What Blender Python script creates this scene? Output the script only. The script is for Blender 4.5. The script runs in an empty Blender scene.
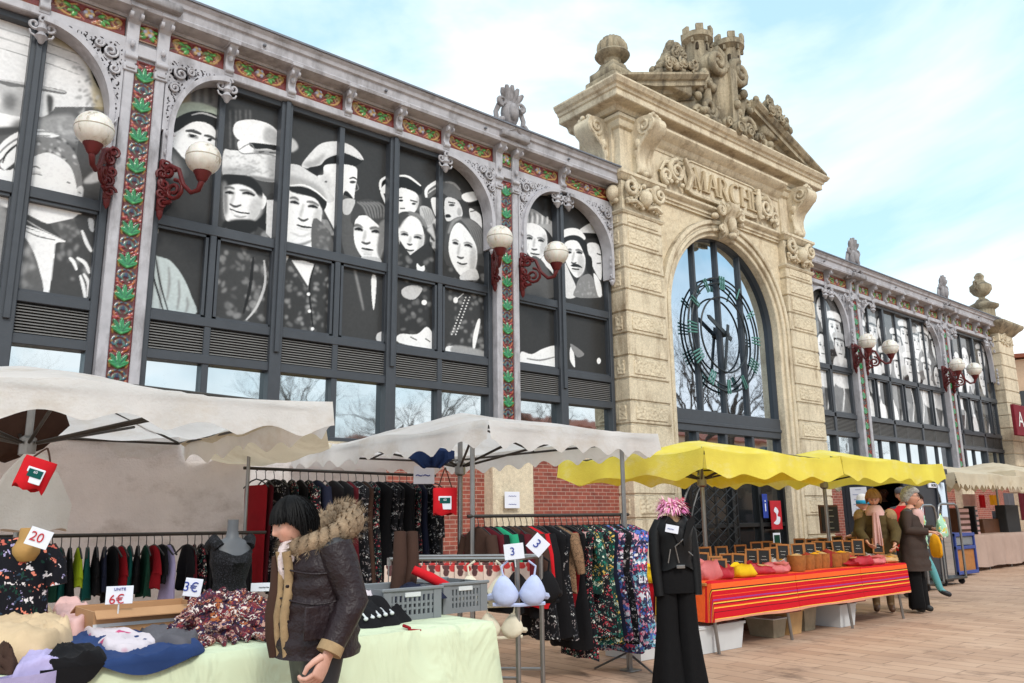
import bpy, bmesh, math, random
import numpy as np
from mathutils import Vector, Matrix
C = bpy.context.scene.collection
R = math.radians
RN = random.Random(7)
sin, cos, pi = math.sin, math.cos, math.pi
# ------------------------------------------------------------------ camera
CF, CP, CRO, CYA, CH = 815.0, R(12.19558), R(-0.72512), R(40.38067), 1.3
def cam_basis():
    f = Vector((sin(CYA)*cos(CP), cos(CYA)*cos(CP), sin(CP)))
    r = Vector((cos(CYA), -sin(CYA), 0)); u = r.cross(f)
    return cos(CRO)*r+sin(CRO)*u, -sin(CRO)*r+cos(CRO)*u, f
BR, BU, BF = cam_basis()
def wall_pt(x, y, Y=12.0):
    "photo pixel -> (X, Z) on the vertical plane at depth Y"
    d = (x-512)/CF*BR-(y-341.5)/CF*BU+BF
    t = Y/d.y
    return (d.x*t, d.z*t+CH)
cd = bpy.data.cameras.new('camera'); cam = bpy.data.objects.new('camera', cd); C.objects.link(cam)
cd.sensor_width = 36; cd.lens = CF/1024*36; cd.clip_end = 2000; cd.clip_start = .05
cam.matrix_world = Matrix(((BR.x, BU.x, -BF.x, 0), (BR.y, BU.y, -BF.y, 0), (BR.z, BU.z, -BF.z, CH), (0, 0, 0, 1)))
bpy.context.scene.camera = cam
# ------------------------------------------------------------------ materials
M = {}
def lin(c):
    return tuple(((v/255)/12.92 if v/255 < .04045 else ((v/255+.055)/1.055)**2.4) for v in c)
class NT:
    def __init__(s, name):
        s.m = bpy.data.materials.new(name); s.m.use_nodes = True
        s.t = s.m.node_tree; s.n = s.t.nodes; s.b = s.n['Principled BSDF']
    def nd(s, typ, **k):
        n = s.n.new(typ)
        for a, v in k.items():
            if a.startswith('i_'):
                n.inputs[a[2:].replace('_', ' ')].default_value = v
            else: setattr(n, a, v)
        return n
    def ln(s, a, b): s.t.links.new(a, b)
    def coord(s, scale=(1, 1, 1), kind='Object', rot=(0, 0, 0)):
        tc = s.nd('ShaderNodeTexCoord'); mp = s.nd('ShaderNodeMapping')
        mp.inputs['Scale'].default_value = scale; mp.inputs['Rotation'].default_value = rot
        s.ln(tc.outputs[kind], mp.inputs[0]); return mp.outputs[0]
    def noise(s, sc, det=4, co=None, rough=.6, dist=0):
        n = s.nd('ShaderNodeTexNoise'); n.inputs['Scale'].default_value = sc; n.inputs['Detail'].default_value = det
        n.inputs['Roughness'].default_value = rough; n.inputs['Distortion'].default_value = dist
        if co is not None: s.ln(co, n.inputs['Vector'])
        return n.outputs['Fac']
    def ramp(s, fac, stops, const=False):
        r = s.nd('ShaderNodeValToRGB'); e = r.color_ramp.elements
        if const: r.color_ramp.interpolation = 'CONSTANT'
        while len(e) < len(stops): e.new(.5)
        for q, (p, c) in zip(e, stops): q.position = p; q.color = (*c, 1)
        s.ln(fac, r.inputs[0]); return r.outputs[0]
    def mix(s, fac, a, b, mode='MIX'):
        n = s.nd('ShaderNodeMix', data_type='RGBA', blend_type=mode)
        for k, v in ((0, fac), (6, a), (7, b)):
            if hasattr(v, 'links') or hasattr(v, 'is_linked'): s.ln(v, n.inputs[k])
            elif isinstance(v, tuple): n.inputs[k].default_value = (*v[:3], 1)
            else: n.inputs[k].default_value = v
        return n.outputs[2]
    def bump(s, h, st=.3, d=.02):
        b = s.nd('ShaderNodeBump'); b.inputs['Strength'].default_value = st; b.inputs['Distance'].default_value = d
        s.ln(h, b.inputs['Height']); s.ln(b.outputs[0], s.b.inputs['Normal'])
    def col(s, c):
        if isinstance(c, tuple): s.b.inputs['Base Color'].default_value = (*c[:3], 1)
        else: s.ln(c, s.b.inputs['Base Color'])
    def set(s, rough=.6, metal=0, spec=.5):
        s.b.inputs['Roughness'].default_value = rough; s.b.inputs['Metallic'].default_value = metal
        s.b.inputs['Specular IOR Level'].default_value = spec; return s
def sc3(c, k): return tuple(min(1, v*k) for v in c)
def mat(name, c, rough=.6, var=.25, sc=6, metal=0, bump=.15, bsc=60, spec=.4, dirt=None, bd=.004):
    "plain material whose colour wanders a little"
    if name in M: return M[name]
    t = NT(name); t.set(rough, metal, spec); co = t.coord()
    n = t.noise(sc, 5, co)
    cc = t.ramp(n, [(.25, sc3(c, 1-var)), (.75, sc3(c, 1+var*.6))])
    if dirt:
        n2 = t.noise(sc*.5, 8, t.coord((1, 1, .35)), .7)
        f = t.ramp(n2, [(.5, (0, 0, 0)), (.72, (1, 1, 1))])
        cc = t.mix(f, cc, dirt)
    t.col(cc)
    if bump: t.bump(t.noise(bsc, 4, co), bump, bd)
    M[name] = t.m; return t.m
def sm(name, srgb, **k): return mat(name, lin(srgb), **k)
def pattern(name, base, cols, sc=30, kind='flower', th=.5, rough=.8):
    "printed cloth: base colour with irregular spots in several colours"
    if name in M: return M[name]
    t = NT(name); t.set(rough, 0, .2); co = t.coord((1, 1, 1))
    v = t.nd('ShaderNodeTexVoronoi'); v.inputs['Scale'].default_value = sc; v.inputs['Randomness'].default_value = 1
    nz = t.nd('ShaderNodeTexNoise'); nz.inputs['Scale'].default_value = sc*1.3
    t.ln(co, nz.inputs['Vector'])
    off = t.mix(.25 if kind == 'flower' else .6, (0, 0, 0), nz.outputs['Color'])
    va = t.nd('ShaderNodeVectorMath', operation='MULTIPLY_ADD'); t.ln(off, va.inputs[0])
    va.inputs[1].default_value = (.12, .12, .12) if kind == 'flower' else (.3, .3, .12); t.ln(co, va.inputs[2])
    t.ln(va.outputs[0], v.inputs['Vector'])
    sep = t.nd('ShaderNodeSeparateColor'); t.ln(v.outputs['Color'], sep.inputs[0])
    k = len(cols); pal = t.ramp(sep.outputs[0], [(i/k, lin(c)) for i, c in enumerate(cols)], True)
    f = t.ramp(v.outputs['Distance'], [(max(0, th-.08), (1, 1, 1)), (th, (0, 0, 0))])
    t.col(t.mix(f, lin(base), pal))
    t.bump(t.noise(25, 3, co), .3, .01)
    M[name] = t.m; return t.m
def vcol(name, rough=.7, spec=.3, bump=0, bsc=90, noise=.0, nsc=120, metal=0):
    "material that shows the print or glaze stored per vertex"
    if name in M: return M[name]
    t = NT(name); t.set(rough, metal, spec); a = t.nd('ShaderNodeVertexColor', layer_name='Col')
    c = a.outputs[0]
    if noise:
        n = t.noise(nsc, 3, t.coord()); f = t.ramp(n, [(.3, (1-noise,)*3), (.7, (1, 1, 1))])
        c = t.mix(1.0, c, f, 'MULTIPLY')
    t.col(c)
    if bump: t.bump(t.noise(bsc, 3, t.coord()), bump, .01)
    M[name] = t.m; return t.m
# ------------------------------------------------------------------ mesh builder
class MB:
    def __init__(s): s.v = []; s.f = []; s.c = None
    def add(s, vs, fs):
        o = len(s.v); s.v += [tuple(p) for p in vs]; s.f += [tuple(i+o for i in f) for f in fs]; return s
    def box(s, x0, x1, y0, y1, z0, z1):
        return s.add([(x0, y0, z0), (x1, y0, z0), (x1, y1, z0), (x0, y1, z0), (x0, y0, z1), (x1, y0, z1), (x1, y1, z1), (x0, y1, z1)],
                     [(0, 3, 2, 1), (4, 5, 6, 7), (0, 1, 5, 4), (1, 2, 6, 5), (2, 3, 7, 6), (3, 0, 4, 7)])
    def cbox(s, x0, x1, y0, y1, z0, z1, b=.012):
        "box with chamfered edges on all sides"
        p = []
        X, Y, Z = (x0, x0+b, x1-b, x1), (y0, y0+b, y1-b, y1), (z0, z0+b, z1-b, z1)
        bm = bmesh.new(); g = bmesh.ops.create_cube(bm, size=1)
        for v in bm.verts: v.co = Vector(((x0+x1)/2+v.co.x*(x1-x0), (y0+y1)/2+v.co.y*(y1-y0), (z0+z1)/2+v.co.z*(z1-z0)))
        bmesh.ops.bevel(bm, geom=list(bm.edges), offset=b, segments=1, affect='EDGES')
        s.bm(bm); return s
    def bm(s, bm):
        bm.verts.index_update()
        s.add([v.co[:] for v in bm.verts], [[v.index for v in f.verts] for f in bm.faces]); bm.free(); return s
    def ring(s, rings, close=True, caps=True, wrap=True):
        "skin a list of equally long rings"
        n = len(rings[0]); vs = [p for r in rings for p in r]; fs = []
        for i in range(len(rings)-1):
            for j in range(n if wrap else n-1):
                k = (j+1) % n; fs.append((i*n+j, i*n+k, (i+1)*n+k, (i+1)*n+j))
        if caps and wrap: fs.append(tuple(range(n-1, -1, -1))); fs.append(tuple((len(rings)-1)*n+j for j in range(n)))
        return s.add(vs, fs)
    def tube(s, pts, r, n=6, caps=True):
        pts = [Vector(p) for p in pts]; rr = r if isinstance(r, (list, tuple)) else [r]*len(pts)
        rings = []; u = None
        for i, p in enumerate(pts):
            d = (pts[min(i+1, len(pts)-1)]-pts[max(i-1, 0)])
            d = d.normalized() if d.length > 1e-9 else Vector((0, 0, 1))
            if u is None: u = d.orthogonal().normalized()
            else:
                u = u-d*u.dot(d); u = u.normalized() if u.length > 1e-6 else d.orthogonal().normalized()
            w = d.cross(u)
            rings.append([p+rr[i]*(cos(2*pi*k/n)*u+sin(2*pi*k/n)*w) for k in range(n)])
        return s.ring(rings, caps=caps)
    def lathe(s, prof, c=(0, 0, 0), n=20, rf=None, ax='z'):
        rings = []
        for (r, z) in prof:
            rg = []
            for k in range(n):
                a = 2*pi*k/n; q = r*(rf(a, z) if rf else 1)
                p = (q*cos(a), q*sin(a), z) if ax == 'z' else ((q*cos(a), z, q*sin(a)) if ax == 'y' else (z, q*cos(a), q*sin(a)))
                rg.append((c[0]+p[0], c[1]+p[1], c[2]+p[2]))
            rings.append(rg)
        return s.ring(rings)
    def prism(s, poly, d0, d1, ax='y'):
        "extrude polygon: ax y -> poly is (x,z); ax x -> (y,z); ax z -> (x,y)"
        f = {'y': lambda p, d: (p[0], d, p[1]), 'x': lambda p, d: (d, p[0], p[1]), 'z': lambda p, d: (p[0], p[1], d)}[ax]
        return s.ring([[f(p, d0) for p in poly], [f(p, d1) for p in poly]])
    def sheet(s, fn, nu, nv):
        vs = [fn(i/nu, j/nv) for j in range(nv+1) for i in range(nu+1)]; w = nu+1
        return s.add(vs, [(j*w+i, j*w+i+1, (j+1)*w+i+1, (j+1)*w+i) for j in range(nv) for i in range(nu)])
    def blob(s, c, r, n=8, m=6, sq=None):
        rx, ry, rz = r if isinstance(r, (tuple, list)) else (r, r, r)
        return s.ring([[(c[0]+rx*cos(2*pi*k/n)*sin(pi*j/m), c[1]+ry*sin(2*pi*k/n)*sin(pi*j/m), c[2]-rz*cos(pi*j/m)) for k in range(n)] for j in [.08]+list(range(1, m))+[m-.08]])
    def xf(s, mtx, start=0):
        for i in range(start, len(s.v)): s.v[i] = tuple(mtx @ Vector(s.v[i]))
        return s
    def build(s, name, material, parent=None, smooth=None, loc=None):
        me = bpy.data.meshes.new(name); o = bpy.data.objects.new(name, me); C.objects.link(o)
        off = LOC.get(parent, (0, 0, 0)) if parent else (loc or (0, 0, 0))
        if off != (0, 0, 0): vs = [(p[0]-off[0], p[1]-off[1], p[2]-off[2]) for p in s.v]
        else: vs = s.v
        me.from_pydata(vs, [], s.f)
        if material is not None: me.materials.append(M[material] if isinstance(material, str) else material)
        bm = bmesh.new(); bm.from_mesh(me); bmesh.ops.recalc_face_normals(bm, faces=bm.faces); bm.to_mesh(me); bm.free()
        if s.c is not None: setcol(me, s.c)
        if smooth: smooth_by(me, smooth)
        if parent: o.parent = parent; LOC[o] = off
        else:
            o.location = off; LOC[o] = off
        me.update(); return o
LOC = {}
def setcol(me, cols):
    a = me.color_attributes.new('Col', 'FLOAT_COLOR', 'POINT')
    c = np.ones((len(me.vertices), 4), np.float32); c[:, :3] = np.asarray(cols, np.float32)[:, :3]
    a.data.foreach_set('color', c.ravel())
def smooth_by(me, deg):
    me.polygons.foreach_set('use_smooth', [True]*len(me.polygons))
    bm = bmesh.new(); bm.from_mesh(me); lim = R(deg)
    for e in bm.edges:
        if len(e.link_faces) == 2 and e.calc_face_angle(0) > lim: e.smooth = False
    bm.to_mesh(me); bm.free()
def tag(o, label, cat, group=None, kind=None):
    if label: o['label'] = label
    if cat: o['category'] = cat
    if group: o['group'] = group
    if kind: o['kind'] = kind
    return o
def thing(name, label, cat, loc=(0, 0, 0), group=None, rz=0):
    o = bpy.data.objects.new(name, None); C.objects.link(o); o.location = loc; o.rotation_euler = (0, 0, rz)
    o.empty_display_size = .1; LOC[o] = tuple(loc); return tag(o, label, cat, group)
def lthing(*a, **k):
    "a thing whose parts are built in local coordinates"
    o = thing(*a, **k); LOC[o] = (0, 0, 0); return o
def copy_thing(o, loc, rz=0, label=None, parent=None, scale=None):
    c = o.copy(); C.objects.link(c)
    if parent is not None: c.parent = parent
    else:
        c.location = loc; c.rotation_euler = (0, 0, rz)
        if scale: c.scale = scale
    if label: c['label'] = label
    for ch in o.children: copy_thing(ch, None, parent=c)
    return c
def grid_mesh(name, X, Z, Yv, col, material, parent=None, keep=None, thick=0, smooth=True, place=None):
    "regular grid facing -Y: X[nx], Z[nz], Yv[nz,nx] depth, col[nz,nx,3]; keep = cell mask"
    nx, nz = len(X), len(Z)
    gx, gz = np.meshgrid(X, Z); P = np.stack([gx, Yv, gz], -1).reshape(-1, 3)
    if place is not None: P = place(P)
    idx = np.arange(nx*nz).reshape(nz, nx)
    q = np.stack([idx[:-1, :-1], idx[:-1, 1:], idx[1:, 1:], idx[1:, :-1]], -1)
    q = q[keep] if keep is not None else q.reshape(-1, 4)
    faces = q.tolist(); cols = col.reshape(-1, 3) if col is not None else None
    if thick and keep is not None:
        n0 = len(P); B = P.copy(); B[:, 1] += thick; P = np.concatenate([P, B])
        if cols is not None: cols = np.concatenate([cols, cols])
        K = np.pad(keep, 1); w = []
        for j, i in zip(*np.nonzero(keep)):
            a, b, c, d = idx[j, i], idx[j, i+1], idx[j+1, i+1], idx[j+1, i]
            if not K[j, i+1]: w.append((b, a, a+n0, b+n0))
            if not K[j+2, i+1]: w.append((d, c, c+n0, d+n0))
            if not K[j+1, i]: w.append((a, d, d+n0, a+n0))
            if not K[j+1, i+2]: w.append((c, b, b+n0, c+n0))
        faces += [tuple(int(k) for k in t) for t in w]
    used = np.unique(np.array([i for f in faces for i in f])) if keep is not None else None
    if used is not None:
        mp = -np.ones(len(P), int); mp[used] = np.arange(len(used)); P = P[used]
        if cols is not None: cols = cols[used]
        faces = [tuple(int(mp[i]) for i in f) for f in faces]
    off = np.array(LOC.get(parent, (0, 0, 0)) if parent else (0, 0, 0)); P = P-off
    me = bpy.data.meshes.new(name); me.from_pydata(P.tolist(), [], faces)
    me.materials.append(M[material]); o = bpy.data.objects.new(name, me); C.objects.link(o)
    if cols is not None: setcol(me, cols)
    if smooth: me.polygons.foreach_set('use_smooth', [True]*len(me.polygons))
    if parent: o.parent = parent
    LOC[o] = tuple(off); me.update(); return o
# ------------------------------------------------------------------ painter for flat printed or glazed surfaces
def spl(pts, k=4, closed=True):
    n = len(pts)
    if n < 3: return pts
    out = []
    for i in range(n if closed else n-1):
        g = (lambda j: pts[j % n]) if closed else (lambda j: pts[max(0, min(n-1, j))])
        p0, p1, p2, p3 = g(i-1), g(i), g(i+1), g(i+2)
        for s in range(k):
            t = s/k
            out.append(tuple(.5*(2*p1[a]+(p2[a]-p0[a])*t+(2*p0[a]-5*p1[a]+4*p2[a]-p3[a])*t*t+(3*p1[a]-p0[a]-3*p2[a]+p3[a])*t**3) for a in (0, 1)))
    if not closed: out.append(pts[-1])
    return out
def blur(a, s):
    if s < .3: return a
    r = int(3*s+1); k = np.exp(-np.arange(-r, r+1)**2/(2*s*s)); k /= k.sum()
    f = lambda m: np.convolve(m, k, 'full')[r:r+len(m)]
    return np.apply_along_axis(f, 1, np.apply_along_axis(f, 0, a))
class Cv:
    def __init__(s, x0, x1, z0, z1, res, bg=(.1, .1, .1), mp=None):
        s.nx, s.nz = int((x1-x0)/res)+1, int((z1-z0)/res)+1
        s.X = np.linspace(x0, x1, s.nx); s.Z = np.linspace(z0, z1, s.nz); s.res = res
        s.a = np.ones((s.nz, s.nx, 3))*np.array(bg); s.h = np.zeros((s.nz, s.nx)); s.mp = mp
    def poly(s, pts, c, soft=0, op=1, curve=True, h=None):
        if s.mp: pts = [s.mp(p) for p in pts]
        if curve: pts = spl(pts)
        P = np.array(pts); pad = (3*soft+2)*s.res
        i0, i1 = np.searchsorted(s.X, [P[:, 0].min()-pad, P[:, 0].max()+pad]); j0, j1 = np.searchsorted(s.Z, [P[:, 1].min()-pad, P[:, 1].max()+pad])
        if i1-i0 < 1 or j1-j0 < 1: return
        acc = 0
        for ox in (-.25, .25):
            for oz in (-.25, .25):
                gx, gz = np.meshgrid(s.X[i0:i1]+ox*s.res, s.Z[j0:j1]+oz*s.res); m = np.zeros(gx.shape, bool)
                for k in range(len(P)):
                    xa, za = P[k]; xb, zb = P[k-1]
                    if za == zb: continue
                    m ^= ((za > gz) != (zb > gz)) & (gx < (xb-xa)*(gz-za)/(zb-za)+xa)
                acc = acc+m*.25
        if soft: acc = blur(acc, soft)
        acc = acc*op
        if c is not None: s.a[j0:j1, i0:i1] = s.a[j0:j1, i0:i1]*(1-acc[..., None])+np.array(c)*acc[..., None]
        if h is not None: s.h[j0:j1, i0:i1] = s.h[j0:j1, i0:i1]*(1-acc)+h*acc
    def ell(s, cx, cz, rx, rz, c, rot=0, **k):
        s.poly([(cx+rx*cos(t)*cos(rot)-rz*sin(t)*sin(rot), cz+rx*cos(t)*sin(rot)+rz*sin(t)*cos(rot)) for t in [2*pi*i/14 for i in range(14)]], c, **k)
    def stroke(s, pts, w, c, **k):
        q = spl(pts, 4, False) if len(pts) > 2 else pts
        L, Rr = [], []
        for i, p in enumerate(q):
            a, b = q[max(i-1, 0)], q[min(i+1, len(q)-1)]; dx, dz = b[0]-a[0], b[1]-a[1]; l = math.hypot(dx, dz) or 1
            tw = w*(.45+.55*sin(pi*(i+.5)/len(q)))/2
            L.append((p[0]-dz/l*tw, p[1]+dx/l*tw)); Rr.append((p[0]+dz/l*tw, p[1]-dx/l*tw))
        s.poly(L+Rr[::-1], c, curve=False, **k)
def g(v): return (v, v*.995, v*1.0)
def npnoise(nz, nx, cell, seed=0):
    r = np.random.RandomState(seed); a = r.rand(int(nz/cell)+3, int(nx/cell)+3)
    y, x = np.arange(nz)/cell, np.arange(nx)/cell; j, i = y.astype(int), x.astype(int); fy, fx = (y-j)[:, None], (x-i)[None]
    fy, fx = fy*fy*(3-2*fy), fx*fx*(3-2*fx)
    return (a[np.ix_(j, i)]*(1-fy)*(1-fx)+a[np.ix_(j, i+1)]*(1-fy)*fx+a[np.ix_(j+1, i)]*fy*(1-fx)+a[np.ix_(j+1, i+1)]*fy*fx)
def stone_mat(name, c, dark, bsc=30, bst=.35, bd=.015, grime=.5, vor=0, topw=.8):
    t = NT(name); t.set(.85, 0, .2); co = t.coord()
    a = t.ramp(t.noise(1.6, 6, co, .65), [(.25, sc3(c, .74)), (.5, c), (.75, sc3(c, 1.2))])
    a = t.mix(.35, a, t.ramp(t.noise(14, 5, co), [(.3, sc3(c, .6)), (.7, sc3(c, 1.25))]))
    st = t.ramp(t.noise(2.2, 9, t.coord((1.4, 1.4, .3)), .72), [(grime, (0, 0, 0)), (grime+.2, (.75, .75, .75))])
    a = t.mix(st, a, dark)
    gm = t.nd('ShaderNodeNewGeometry'); sx = t.nd('ShaderNodeSeparateXYZ'); t.ln(gm.outputs['Normal'], sx.inputs[0])
    up = t.ramp(sx.outputs[2], [(.35, (0, 0, 0)), (.75, (1, 1, 1))]); blo = t.ramp(t.noise(3.2, 7, co, .7), [(.4, (0, 0, 0)), (.6, (1, 1, 1))])
    lich = t.mix(1.0, up, t.mix(.75, (1, 1, 1), blo), 'MULTIPLY'); a = t.mix(t.mix(topw, (0, 0, 0), lich), a, lin((84, 78, 70)))
    sp = t.ramp(t.noise(55, 6, co, .75), [(.4, (.62, .6, .58)), (.55, (1, 1, 1))]); a = t.mix(.6, a, t.mix(1.0, a, sp, 'MULTIPLY')); t.col(a)
    h = t.noise(bsc, 6, co, .7)
    if vor:
        v = t.nd('ShaderNodeTexVoronoi', feature='SMOOTH_F1'); v.inputs['Scale'].default_value = vor; t.ln(co, v.inputs['Vector']); h = v.outputs['Distance']
    t.bump(h, bst, bd); M[name] = t.m
stone_mat('stone', lin((224, 210, 184)), lin((136, 112, 84)), 24, .6, .025, .5)
stone_mat('stone_dark', lin((70,60,48)), lin((40,34,28)))
stone_mat('stone_letter', lin((196, 178, 148)), lin((120, 98, 70)), 24, .3, .02, .5)
stone_mat('stone_top', lin((186, 172, 146)), lin((84, 76, 66)), 20, .8, .035, .42, topw=.95)
stone_mat('stone_rough', lin((219, 204, 177)), lin((140, 116, 88)), 30, .9, .03, .56, 16)
stone_mat('stone_stud', lin((219, 203, 175)), lin((150, 120, 88)), 30, .8, .04, .58, 7)
# ------------------------------------------------------------------ market hall: iron wings
sm('iron', (180, 178, 183), rough=.5, var=.2, sc=5, bump=.12, bsc=40, dirt=lin((120, 116, 118)))
sm('iron_old', (150, 146, 148), rough=.7, var=.3, sc=8, bump=.3, bsc=40, dirt=lin((84, 80, 80)))
sm('frame_metal', (66, 70, 76), rough=.4, var=.12, bump=.05)
sm('louver_metal', (128, 126, 124), rough=.5, var=.1, bump=.05)
sm('zinc', (112, 114, 122), rough=.45, var=.25, metal=.3)
sm('lamp_red', (92, 22, 24), rough=.45, var=.3, bump=.2, bsc=50)
sm('black_metal', (28, 28, 30), rough=.4, var=.2)
vcol('glaze', rough=.22, spec=.6, bump=.25, bsc=45, noise=.25, nsc=30)
vcol('print_gloss', rough=.04, spec=1.0, noise=.07, nsc=70)
vcol('print', rough=.3, spec=.25, noise=.07, nsc=70)
# (reflective glass)
t = NT('mirror_glass'); t.set(.03, 1, .5); n = t.noise(1.3, 2, t.coord()); t.col(t.ramp(n, [(.3, (.52, .58, .6)), (.7, (.62, .68, .7))])); t.bump(n, .06, .05); M['mirror_glass'] = t.m
t = NT('arch_glass'); t.set(.02, 1, .5); n = t.noise(1.1, 2, t.coord()); t.col(t.ramp(n, [(.3, (.5, .57, .64)), (.7, (.58, .65, .72))])); t.bump(n, .05, .05); M['arch_glass'] = t.m
t = NT('brick'); t.set(.8)
bk = t.nd('ShaderNodeTexBrick'); bk.inputs['Scale'].default_value = 1; bk.inputs['Brick Width'].default_value = .24; bk.inputs['Row Height'].default_value = .075
bk.inputs['Mortar Size'].default_value = .006; bk.inputs['Color1'].default_value = (*lin((150, 74, 58)), 1); bk.inputs['Color2'].default_value = (*lin((116, 52, 44)), 1); bk.inputs['Mortar'].default_value = (*lin((180, 160, 145)), 1)
t.ln(t.coord(rot=(R(90), 0, 0)), bk.inputs['Vector'])
t.col(t.mix(.3, bk.outputs[0], t.ramp(t.noise(8, 5, t.coord()), [(.3, lin((90, 50, 44))), (.7, lin((190, 110, 90)))]))); t.bump(bk.outputs['Fac'], -.6, .01); M['brick'] = t.m
hall = thing('market_hall', 'ornate iron and glass market hall with carved stone portal and photo-covered windows', 'market hall', (17.3, 12, 0))

XR0 = 21.4
def zz(x, z): return z if x < 18 else 1.3+(z-1.3)*.972
# --- glazed tile strip
def tile_canvas(w, z0, z1):
    c = Cv(-w/2, w/2, z0, z1, .0125, lin((88, 32, 30)))
    red, gr, gr2, teal, yel, ber = lin((112, 28, 30)), lin((44, 138, 88)), lin((14, 74, 50)), lin((50, 106, 124)), lin((170, 132, 66)), lin((140, 36, 48))
    n = round((z1-z0)/.5); p = (z1-z0)/n; r = random.Random(3)
    for i in range(n):
        z = z0+p*(i+.38)
        for s in (-1, 1):
            c.stroke([(s*.01, z-.05), (s*.08, z-.08), (s*.11, z-.14), (s*.07, z-.18), (s*.03, z-.14)], .026, teal, h=.012); c.stroke([(s*.02, z-.1), (s*.06, z-.16), (s*.02, z-.22)], .018, lin((90, 130, 110)), h=.01)
            c.stroke([(s*.1, z-.02), (s*.125, z+.06), (s*.08, z+.14)], .026, yel, h=.008); c.stroke([(s*.03, z+.2), (s*.1, z+.24), (s*.12, z+.3)], .022, lin((196, 110, 60)), h=.008)
            c.ell(s*.06, z-.07, .014, .014, yel, h=.014); c.ell(s*.11, z-.13, .014, .016, yel, h=.012)
            for k in range(5): c.ell(s*r.uniform(.03, .12), z+r.uniform(.16, .27), .018, .018, ber if k % 3 else lin((180, 80, 80)), h=.014)
        c.ell(0, z-.13, .022, .035, lin((36, 66, 96)), h=.01)
        for a in (-62, -32, 0, 32, 62):
            a = R(a); L = .21 if abs(a) < .9 else .155; d = (sin(a), cos(a)); q = (d[1], -d[0])
            c.poly([(0, z-.03), (d[0]*L*.6+q[0]*.03, z+d[1]*L*.6+q[1]*.03), (d[0]*L, z+d[1]*L), (d[0]*L*.6-q[0]*.03, z+d[1]*L*.6-q[1]*.03)], gr if int(a*10) % 2 else lin((58, 160, 96)), h=.03)
            c.stroke([(0, z), (d[0]*L*.5, z+d[1]*L*.5), (d[0]*L*.9, z+d[1]*L*.9)], .012, gr2, h=.024)
        c.ell(0, z-.01, .02, .02, lin((90, 180, 110)), h=.03)
    for s in (-1, 1): c.poly([(s*w/2, z0), (s*w/2, z1), (s*(w/2-.022), z1), (s*(w/2-.022), z0)], red, curve=False, h=.022)
    for z in (z0, z1-.025): c.poly([(-w/2, z), (w/2, z), (w/2, z+.025), (-w/2, z+.025)], red, curve=False, h=.022)
    return c
def frieze_canvas(w, h):
    c = Cv(-w/2, w/2, 0, h, .0125, lin((116, 38, 30)))
    och, gr = lin((196, 150, 88)), lin((60, 140, 60))
    for s in (-1, 1):
        c.stroke([(s*.1, .06), (s*.25, .05), (s*(w/2-.12), .1), (s*(w/2-.06), .2), (s*(w/2-.13), .25), (s*(w/2-.17), .17)], .035, och, h=.012)
        c.stroke([(s*.16, .26), (s*.28, .2), (s*(w/2-.1), .08)], .025, och, h=.01)
        c.stroke([(s*.05, .05), (s*.15, .12), (s*.3, .1)], .02, lin((210, 120, 90)), h=.01)
        c.ell(s*(w/2-.1), h*.62, .035, .035, lin((150, 130, 70)), h=.02)
        for dx, dz, a in ((.17, .19, .5), (.24, .13, -.4), (.19, .09, -.9), (.29, .2, .3)):
            c.ell(s*dx*w, dz*h/.31, .055, .03, gr, rot=s*a, h=.022); c.ell(s*(dx*w+.02), dz*h/.31, .025, .012, lin((120, 180, 80)), rot=s*a, h=.024)
    rr = random.Random(int(w*1000))
    for q in range(16):
        x, z = rr.uniform(-w/2+.05, w/2-.05), rr.uniform(.05, h-.05)
        if abs(x) > .07: c.stroke([(x-.04, z-.02), (x, z+.03*rr.choice((-1, 1))), (x+.04, z+.02)], .014, rr.choice([och, lin((170, 120, 70)), lin((90, 120, 60)), lin((120, 60, 44))]), h=.012)
    for k in range(6): c.ell(.05*cos(k*pi/3), h*.55+.05*sin(k*pi/3), .03, .03, lin((170, 170, 190)) if k % 2 else lin((200, 170, 120)), h=.028)
    c.ell(0, h*.55, .024, .024, lin((190, 140, 60)), h=.034)
    for z in (0, h-.016): c.poly([(-w/2, z), (w/2, z), (w/2, z+.016), (-w/2, z+.016)], lin((190, 170, 140)), curve=False, h=.014)
    return c
TC = tile_canvas(.3, 2.75, 8.05)
FC = {}
def frieze(x0, x1, parent):
    w = x1-x0; k = round(w, 2)
    if k not in FC: FC[k] = frieze_canvas(w, .31)
    c = FC[k]
    return grid_mesh('frieze_tile', c.X+(x0+x1)/2, np.array([zz(x0, 8.37+v) for v in c.Z]), 12.0-c.h, c.a, 'glaze', parent)
def spiral(c, r, turns=1.4, a0=0, s=1, n=16, squash=1):
    return [(c[0]+r*(1-.8*i/n)*cos(a0+s*2*pi*turns*i/n), c[1]+squash*r*(1-.8*i/n)*sin(a0+s*2*pi*turns*i/n)) for i in range(n+1)]
def sp3(pts, y): return [(p[0], y, p[1]) for p in pts]
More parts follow.
